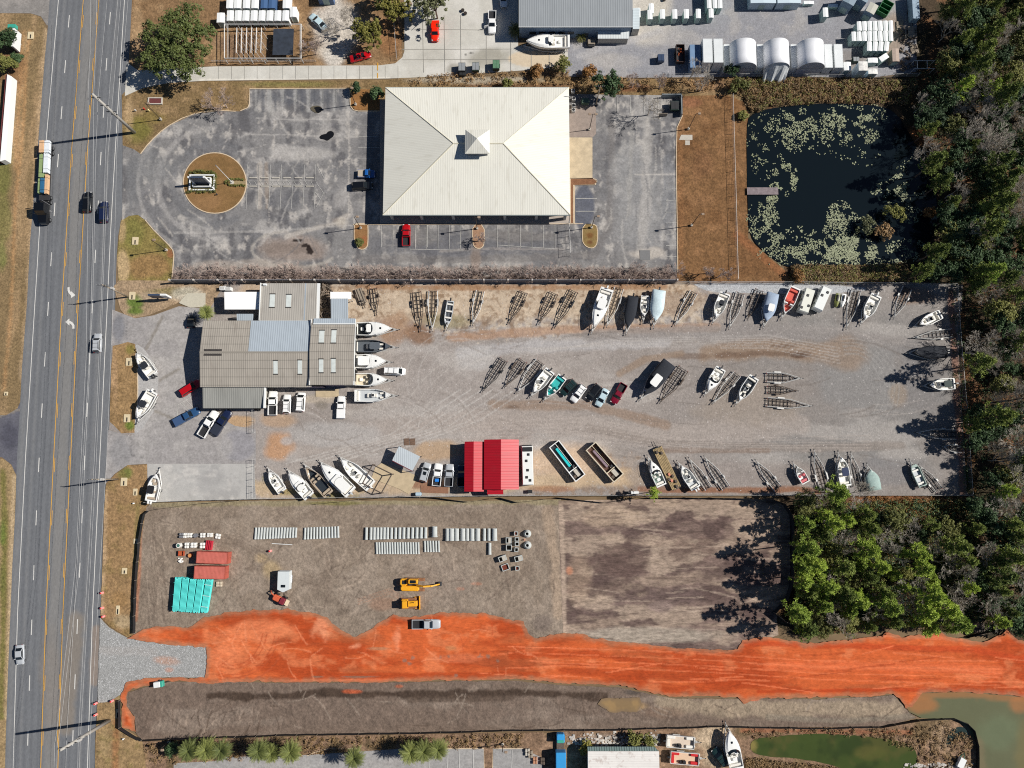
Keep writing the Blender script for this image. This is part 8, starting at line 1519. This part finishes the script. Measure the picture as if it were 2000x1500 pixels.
LP_B=leafmat('pine_needles_bright',(.31,.44,.085),.35);LP_M=leafmat('pine_needles_mid',(.17,.235,.065),.4);LB_D=leafmat('dark_leaf',(.042,.082,.038),.5);LB_O=leafmat('olive_leaf',(.14,.16,.05),.4);LB_OAK=leafmat('oak_leaf',(.095,.13,.042),.4);LB_Y=leafmat('yellow_green_leaf',(.19,.19,.045),.35);LB_G=leafmat('grey_green_leaf',(.12,.14,.075),.3);LB_R=leafmat('russet_leaf',(.21,.12,.045),.35);LB_BR=leafmat('brown_reed',(.24,.17,.09),.4)
def crown_at(o,px,py,zc,sc=1.0,rot=None,label=None,group=None,first=False):
    x,y=P(px,py,zc*sc);rot=rnd.random()*6.28 if rot is None else rot
    if o.get('used') is None:
        o['used']=1;o.location=(x,y,0);o.rotation_euler=(0,0,rot);o.scale=(sc,sc,sc)
        if label:o['label']=label
        if group:o['group']=group
        return o
    c=dup(o,(x,y,0),rot,label,group,(sc,sc,sc)); return c
GE='trees of the eastern wood';GP_='pines of the southern grove'
pb_=[pine('',17,3.6,s,LP_B,base=.5) for s in (1,2,3)];pm2=[pine('',15,3.2,s,LP_M,base=.45) for s in (4,5)]
bd_=[broad('',10,3.9,s,LB_D,None,150,24,.2) for s in (6,7,71)];bo_=[broad('',11,4.0,s,LB_O,None,150,24,.19) for s in (8,9)];bt_=[bare('',11,4,s,TWIGW,depth=6,r0=.17) for s in (10,12,13)]
def sample(poly,dmin,n,seed):
    rs=random.Random(seed);xs=[p[0] for p in poly];ys=[p[1] for p in poly];out=[];tries=0
    while len(out)<n and tries<30000:
        tries+=1;x,y=rs.uniform(min(xs),max(xs)),rs.uniform(min(ys),max(ys));ok=inside(np.array([x]),np.array([y]),poly)[0]
        if ok and all((x-a)**2+(y-b)**2>dmin*dmin for a,b in out):out.append((x,y))
    return out
LAB={'pb':'tall bright green pine','pm':'mid green pine with dense needles','bd':'dark leaved evergreen tree','bo':'olive green leafy tree','bt':'bare pale grey branched tree'}
R1=[(1850,-20),(2030,-20),(2030,1225),(1960,1225),(1920,1200),(1905,1120),(1905,1000),(1955,960),(1945,890),(1905,860),(1902,800),(1950,775),(1950,720),(1910,705),(1905,672),(1950,650),(1950,590),(1880,545),(1790,545),(1800,520),(1846,470),(1850,400),(1835,330),(1800,270),(1785,215),(1850,160),(1850,100)]
KN={'pb':pb_,'pm':pm2,'bd':bd_,'bo':bo_,'bt':bt_};ZC={'pb':12.5,'pm':11,'bd':6.5,'bo':7,'bt':6}
def plant_wood(pts,wts,lab2,group,seed,sc0=.6,sc1=1.05,pre=''):
    rs=random.Random(seed)
    for x,y in pts:
        k=rs.choices(list(wts(x,y)),list(wts(x,y).values()))[0];crown_at(rs.choice(KN[k]),x,y,ZC[k],rs.uniform(sc0,sc1)*(1.25 if k=='bt' else 1),rs.random()*6.28,LAB[k]+' '+lab2,group)
pts=sample(R1,25,270,3)
def w1(x,y):
    if 180<y<420: return {'bd':4,'bt':3.6,'pm':1.5,'bo':.8}
    if y<140: return {'bo':4,'pm':3,'bd':3,'bt':.4}
    if 560<y<960: return {'bt':4,'bd':4,'pm':2,'bo':1}
    return {'pm':2.5,'bd':3.5,'bo':2.0,'bt':2.6,'pb':.8}
plant_wood([p for p in pts if p[1]<300],w1,'in the wood north east of the pond',GE,5);plant_wood([p for p in pts if 300<=p[1]<560],w1,'in the wood right of the pond',GE,6);plant_wood([p for p in pts if 560<=p[1]<970],w1,'in the wood beyond the east fence',GE,7);plant_wood([p for p in pts if p[1]>=970],w1,'in the wood at the lower right',GE,8)
R2=[(1568,985),(1620,962),(1690,965),(1720,1010),(1800,1020),(1870,1030),(1905,1130),(1890,1200),(1850,1235),(1740,1215),(1700,1225),(1600,1235),(1560,1240),(1556,1190),(1575,1120),(1556,1060)]
def w2_(x,y): return {'pb':4,'pm':2,'bt':1.8,'bo':1.2} if y>1060 or x<1690 else {'bt':4,'bd':2,'pm':1.5,'bo':2}
plant_wood(sample(R2,27,88,4),w2_,'in the grove south of the boat yard',GP_,9,.5,.95)
crown_at(pb_[0],1275,962,8,.5,1.0,'small bright green tree leaning over the south fence','single trees');crown_at(pb_[1],1562,1226,8,.55,1.0,'bright green young pine at the orange clay edge','single trees')
# single trees
def single(o,px,py,zc,label,sc=1.0,rot=None):o['label']=label;o['used']=1;x,y=P(px,py,zc*sc);o.location=(x,y,0);o.scale=(sc,)*3;o.rotation_euler=(0,0,rot if rot is not None else rnd.random()*6); return o
rs=random.Random(77)
oak=thing('oak_tree','huge spreading oak with dense dark green crown at the top left','tree');x,y=P(348,84,6.5);oak.location=(x,y,0);tk=MB().tube([(0,0,0),(.2,.1,2),(.3,.2,4)],.7,10,.45);cl=[]
for i in range(13):
    a=i*2.4;r=8.4*math.sqrt((i+.4)/13);lx,ly,lz=r*math.cos(a)*.95,r*math.sin(a),8.2-r*.3;tk.tube([(.3,.2,3.5),(lx*.5,ly*.5,5.5),(lx,ly,lz)],.28,6,.06)
    for j in range(30):
        b_=rs.uniform(-.3,1)*1.57;q=2.9*rs.uniform(.65,1.1);g_=rs.uniform(0,6.28);cl.append((lx+q*math.cos(g_)*math.cos(b_),ly+q*math.sin(g_)*math.cos(b_),lz+q*math.sin(b_)*.75,.95*rs.uniform(.6,1.2)))
tk.build('trunk',BARK,oak);leaves(cl,42,.24,LB_OAK,'crown',oak,.75,5)
single(broad('',8,4.2,21,LB_Y,None,110,34,.24),724,68,5,'yellow green leafy tree over the red convertible');single(broad('',9,5.4,22,LB_G,None,140,30,.26),850,8,6,'grey green spreading tree at the corner of the concrete apron');single(broad('',9,4.4,23,LB_Y,None,100,30,.26),772,18,6,'yellow green tree right of the bare garden trees');single(broad('',8,4.0,29,LB_OAK,None,90,30,.26),745,-6,5,'dark green tree cut by the top edge beside the yellow green ones')
single(broad('',8,3.8,24,LB_D,None,110,32,.24),1184,160,5,'dense green tree in the brushy strip beside the office lot');single(broad('',3.4,2.0,25,LB_D,None,50,30,.2),737,182,2.2,'dark green bush at the north west corner of the office');single(broad('',5,2.8,26,LB_D,None,70,30,.22),12,78,3,'dark bush behind the teal roadside sign');single(broad('',4,2.4,27,LB_O,None,60,30,.22),14,122,2.5,'olive bush in front of the white parapet');single(broad('',3.4,1.8,28,LB_D,None,50,30,.2),30,110,2.2,'small dark green bush beside the olive one');single(broad('',3.4,1.5,31,LB_D,None,40,30,.2),693,174,2.2,'small ragged bush at the corner of the parking bays')
for i,(px,py,l,m_,H,s) in enumerate(((1048,140,'russet bush at the tan concrete edge',LB_R,3,1.6),(1100,124,'russet green cedar between apron and gravel',LB_O,4.5,2.4),(1150,142,'russet bare bush on the gravel edge',LB_R,3.5,2.0),(990,162,'olive bush in the strip behind the office',LB_O,3,1.6),(1428,134,'dark green cedar before the first arched shelter',LB_D,5,2.2),(1444,168,'dark green scrub bush at the fence corner',LB_O,4,2.6),(1450,225,'small dark bush on the meadow beside the pond corner',LB_O,1.6,1.1),(1556,538,'orange brown bush at the foot of the meadow',LB_R,2.5,2.0),(1710,1206,'bright shrub at the grove edge',LB_Y,2.5,1.8),(1145,1462,'yellow leaved bush in the rubble behind the stained roof',LB_Y,3,1.6),(1235,1446,'olive bush beside the stained roof eave',LB_O,3.4,2.2),(1270,1448,'second olive bush at the stained roof corner',LB_O,3.2,2.0),(703,474,'green shrub in the island west of the red pickup',LB_O,1.2,.8),(1690,436,'pale olive willow bush on the pond islet, west half',LB_G,3.5,2.6),(1748,418,'olive bush on the pond islet, east half',LB_O,4,2.6),(1725,456,'brown bush at the foot of the pond islet',LB_BR,3,2.4),(1818,418,'orange bush on the far pond bank',LB_R,3,1.6))):
    o=broad('',H,s,40+i,m_,None,46,28,.2,name='bush',trunk=.07);single(o,px,py,H*.6,l);o['category']='bush'
for i,(px,py,l,H,s,m_) in enumerate(((432,196,'bare pinkish tree on the verge above the entrance curve',6,4,TWIG),(408,200,'second bare pinkish tree on the verge',5.5,4,TWIG),(648,45,'bare grey tree over the pale sand garden',8,4,TWIGW),(690,30,'bare tree beside the red garden leaves',8,4,TWIGW),(700,64,'thin bare tree left of the yellow green tree',7,4,TWIG),(1273,205,'bare grey tree over the bin enclosure',8,4,TWIGW),(1376,158,'large bare grey tree in front of the containers',8,5,TWIGW),(1352,140,'bare grey tree beside the shade-tinted container',7,4,TWIGW),(1292,160,'bare brown tree in the brushy strip',5,3,TWIG),(1238,158,'thin bare tree at the west end of the brushy strip',5,3,TWIG),(1385,528,'bare purple grey bush tree at the south end of the meadow',5,4,TWIG),(1408,536,'second bare bush tree beside the fence at the meadow end',4.5,4,TWIG),(934,464,'slim leafless tree in the middle parking island',4.5,2,TWIG),(610,90,'bare tree shading the garden lawn',6,3.5,TWIG))):
    o=bare('',H*1.15,s*1.2,60+i,m_,depth=6);single(o,px,py,H*.65,l)
hs=[bare('',3.4,2.6,90+s,TWIG,depth=3,name='bare_shrub',stems=8,r0=.032,kids=3,cat='shrub') for s in range(3)]
for i in range(74):
    px=348+i*13.3+rnd.uniform(-5,5);crown_at(hs[i%3],px,533+rnd.uniform(-7,6),2.0,rnd.uniform(.95,1.55),None,'leafless pinkish shrub in the long row along the garden wall','shrubs along the garden wall')
for h_ in hs:h_['label']='leafless pinkish shrub in the long row along the garden wall';h_['group']='shrubs along the garden wall'
for px,py in ((655,468),(1128,356),(1143,356),(1117,390),(1117,415),(1117,375)):pass
# palms
def palm(label,H=6,rf=2.6,seed=1,nf=26,lm=None,group=None,name='palm_tree'):
    rs=random.Random(seed);t=thing(name,label,'palm',(0,0,-500),0,group);MB().tube([(0,0,0),(.1,0,H*.5),(.1,.1,H)],.2,8,.17).build('trunk',BARKG,t,True);f=MB()
    for i in range(nf):
        a=i*2.4+rs.random()*.3;el=1.1-1.5*(i/nf);L=rf*rs.uniform(.8,1.1);ca,sa=math.cos(a),math.sin(a);pts=[]
        for k in range(7):u=k/6;r=L*u*math.cos(el*(1-u*.3));z=H+L*u*math.sin(el)-1.1*u*u*L*.35;pts.append(Vector((.1+r*ca,.1+r*sa,z)))
        side=Vector((-sa,ca,0));f.tube(pts,.03,3,.012,caps=False)
        for k in range(1,13):
            u=k/12;q=pts[0].lerp(pts[-1],u) if False else pts[min(5,int(u*6))].lerp(pts[min(6,int(u*6)+1)],u*6-int(u*6)) if u<1 else pts[-1];fw=(pts[-1]-pts[0]).normalized();ln_=rf*.3*math.sin(math.pi*min(1,u*.8+.15))
            for s in (-1,1):tip=q+side*s*ln_*.8+fw*ln_*.55+Vector((0,0,-ln_*.3));f.add([q-fw*.06,q+fw*.06,tip],[(0,1,2)])
    f.build('fronds',lm or LB_Y,t); return t
LPALM=leafmat('palm_frond',(.15,.19,.06),.4)
pal=[palm('',5.5,2.6,s,80,LPALM) for s in (1,2)]
for i,(px,py,l,s) in enumerate(((366,1468,'palm at the west end of the lower lot',1.0),(400,1466,'second palm of the lower lot beside the first',1.0),(430,1468,'third palm of the lower lot, just right of the second',.95),(505,1468,'palm of the middle trio, left one',1.0),(530,1472,'palm of the middle trio, centre one',.85),(568,1470,'palm of the middle trio, right one',1.0),(690,1482,'single palm between the lower lot shadows',.95),(802,1470,'left palm of the trio at the lot corner',1.0),(828,1470,'middle palm of the trio at the lot corner',1.0),(856,1466,'right palm of the trio at the lot corner',.95),(402,611,'palm in front of the workshop corner',.75))):crown_at(pal[i%2],px,py,5.6,s,None,l,'palms')
sg=palm('',1.6,2.2,5,34,leafmat('sago_frond',(.15,.16,.05),.3),name='cycad');crown_at(sg,1006,58,1.7,1.0,None,'spiky cycad at the warehouse corner','cycads');crown_at(sg,1134,68,1.7,.85,None,'spiky cycad at the stern of the long cruiser','cycads');crown_at(sg,1017,66,1.0,.5,None,'small dark cycad beside the larger one','cycads')
dk_=broad('',4,2.0,33,LB_D,None,50,30,.2,name='bush',trunk=.07);single(dk_,335,1466,2.4,'dark bush left of the first palm');dk_['category']='bush'
# ground cover that nobody could count
def cover(name,label,polys,n,r0,r1,z,m_,seed,per=14,size=.2,cat='undergrowth',flat_=.7):
    rs=random.Random(seed);cl=[]
    for poly in polys:
        xs=[p[0] for p in poly];ys=[p[1] for p in poly];k=0;nn=n*len(polys)
        X_=np.array([rs.uniform(min(xs),max(xs)) for _ in range(n)]);Y_=np.array([rs.uniform(min(ys),max(ys)) for _ in range(n)]);ok=inside(X_,Y_,poly)
        for a,b in zip(X_[ok],Y_[ok]):q=P(a,b);r=rs.uniform(r0,r1);cl.append((q[0],q[1],z*rs.uniform(.4,1.2)+.1,r))
    o=leaves(cl,per,size,m_,name,None,flat_,seed,.35);o['kind']='stuff';o['label']=label;o['category']=cat; return o
FOR=[[(1780,150),(2000,-10),(2020,1240),(1910,1230),(1880,970),(1850,560),(1780,540),(1835,480),(1835,380),(1790,260)],[(1550,985),(1900,975),(1910,1215),(1640,1232),(1550,1235)]]
cover('undergrowth','dark green brush covering the floor of the wood',FOR,2600,.5,1.1,1.0,LB_D,1,16,.22);cover('undergrowth','olive brush filling the gaps of the southern grove',FOR[1:],900,.5,1.0,1.4,LB_O,11,18,.2);cover('undergrowth','brown dead brush covering the floor of the wood',FOR,650,.4,.9,.8,LB_BR,2,14,.2)
REED=[[(1432,160),(1500,152),(1640,155),(1790,160),(1770,205),(1700,203),(1600,200),(1510,208),(1470,222)],[(1545,520),(1620,522),(1760,520),(1790,548),(1600,552),(1545,550)]]
cover('reeds','brown dry reeds and scrub around the dark pond',REED,1500,.4,.8,.7,LB_BR,3,20,.22,'reeds');cover('reeds','olive scrub mixed through the reeds by the dark pond',REED,350,.5,1.0,.9,LB_O,4,16,.2,'reeds')
BK=[[(1450,1425),(1790,1420),(1840,1410),(1895,1440),(1900,1505),(1780,1505),(1795,1470),(1700,1438),(1560,1430),(1465,1442)],[(1460,1480),(1640,1500),(1640,1510),(1450,1510)],[(280,1452),(640,1440),(1020,1434),(1020,1458),(780,1460),(600,1474),(300,1490)]]
cover('dry_scrub','brown scrub on the bank around the green pond and palms',BK,900,.3,.7,.45,LB_BR,5,18,.2,'scrub')
STR_=[[(880,143),(1110,140),(1240,155),(1440,155),(1440,178),(1120,180),(1110,168),(800,168),(800,158)]]
cover('dry_scrub','brown scrub in the strip north of the office',STR_,700,.3,.7,.5,LB_BR,6,16,.2,'scrub');cover('dry_scrub','russet scrub below the south fence beside the grove',[[(1690,970),(1880,972),(1880,1000),(1700,1000)],[(1868,570),(1888,700),(1905,960),(1895,960),(1878,700),(1860,570)]],420,.3,.7,.5,LB_R,7,16,.18,'scrub')
# hedge around the sign and path
def hedge(label,pts,w_,h):
    cl=[]
    for a,b in zip(pts,pts[1:]):
        n=max(2,int(math.dist(P(*a),P(*b))/.3))
        for k in range(n):x,y=P(a[0]+(b[0]-a[0])*k/n,a[1]+(b[1]-a[1])*k/n);cl+=[(x+rnd.uniform(-w_,w_)*.5,y+rnd.uniform(-w_,w_)*.5,.2+h*.5,h*.55)]
    t=thing('hedge',label,'hedge');leaves(cl,36,.12,LB_O,'foliage',t,.9,3);m=MB()
    for a in pts:x,y=P(*a);m.tube([(x,y,.1),(x+.1,y,h*.6)],.03,4)
    m.build('stems',BARK,t)
hedge('clipped green hedge around the planter walls on the roundabout',[(368,374),(420,374),(422,338),(372,336)],.7,.7);hedge('low green hedge along the garden path on the roundabout',[(480,363),(452,363),(441,357),(452,351),(480,351)],.3,.5)
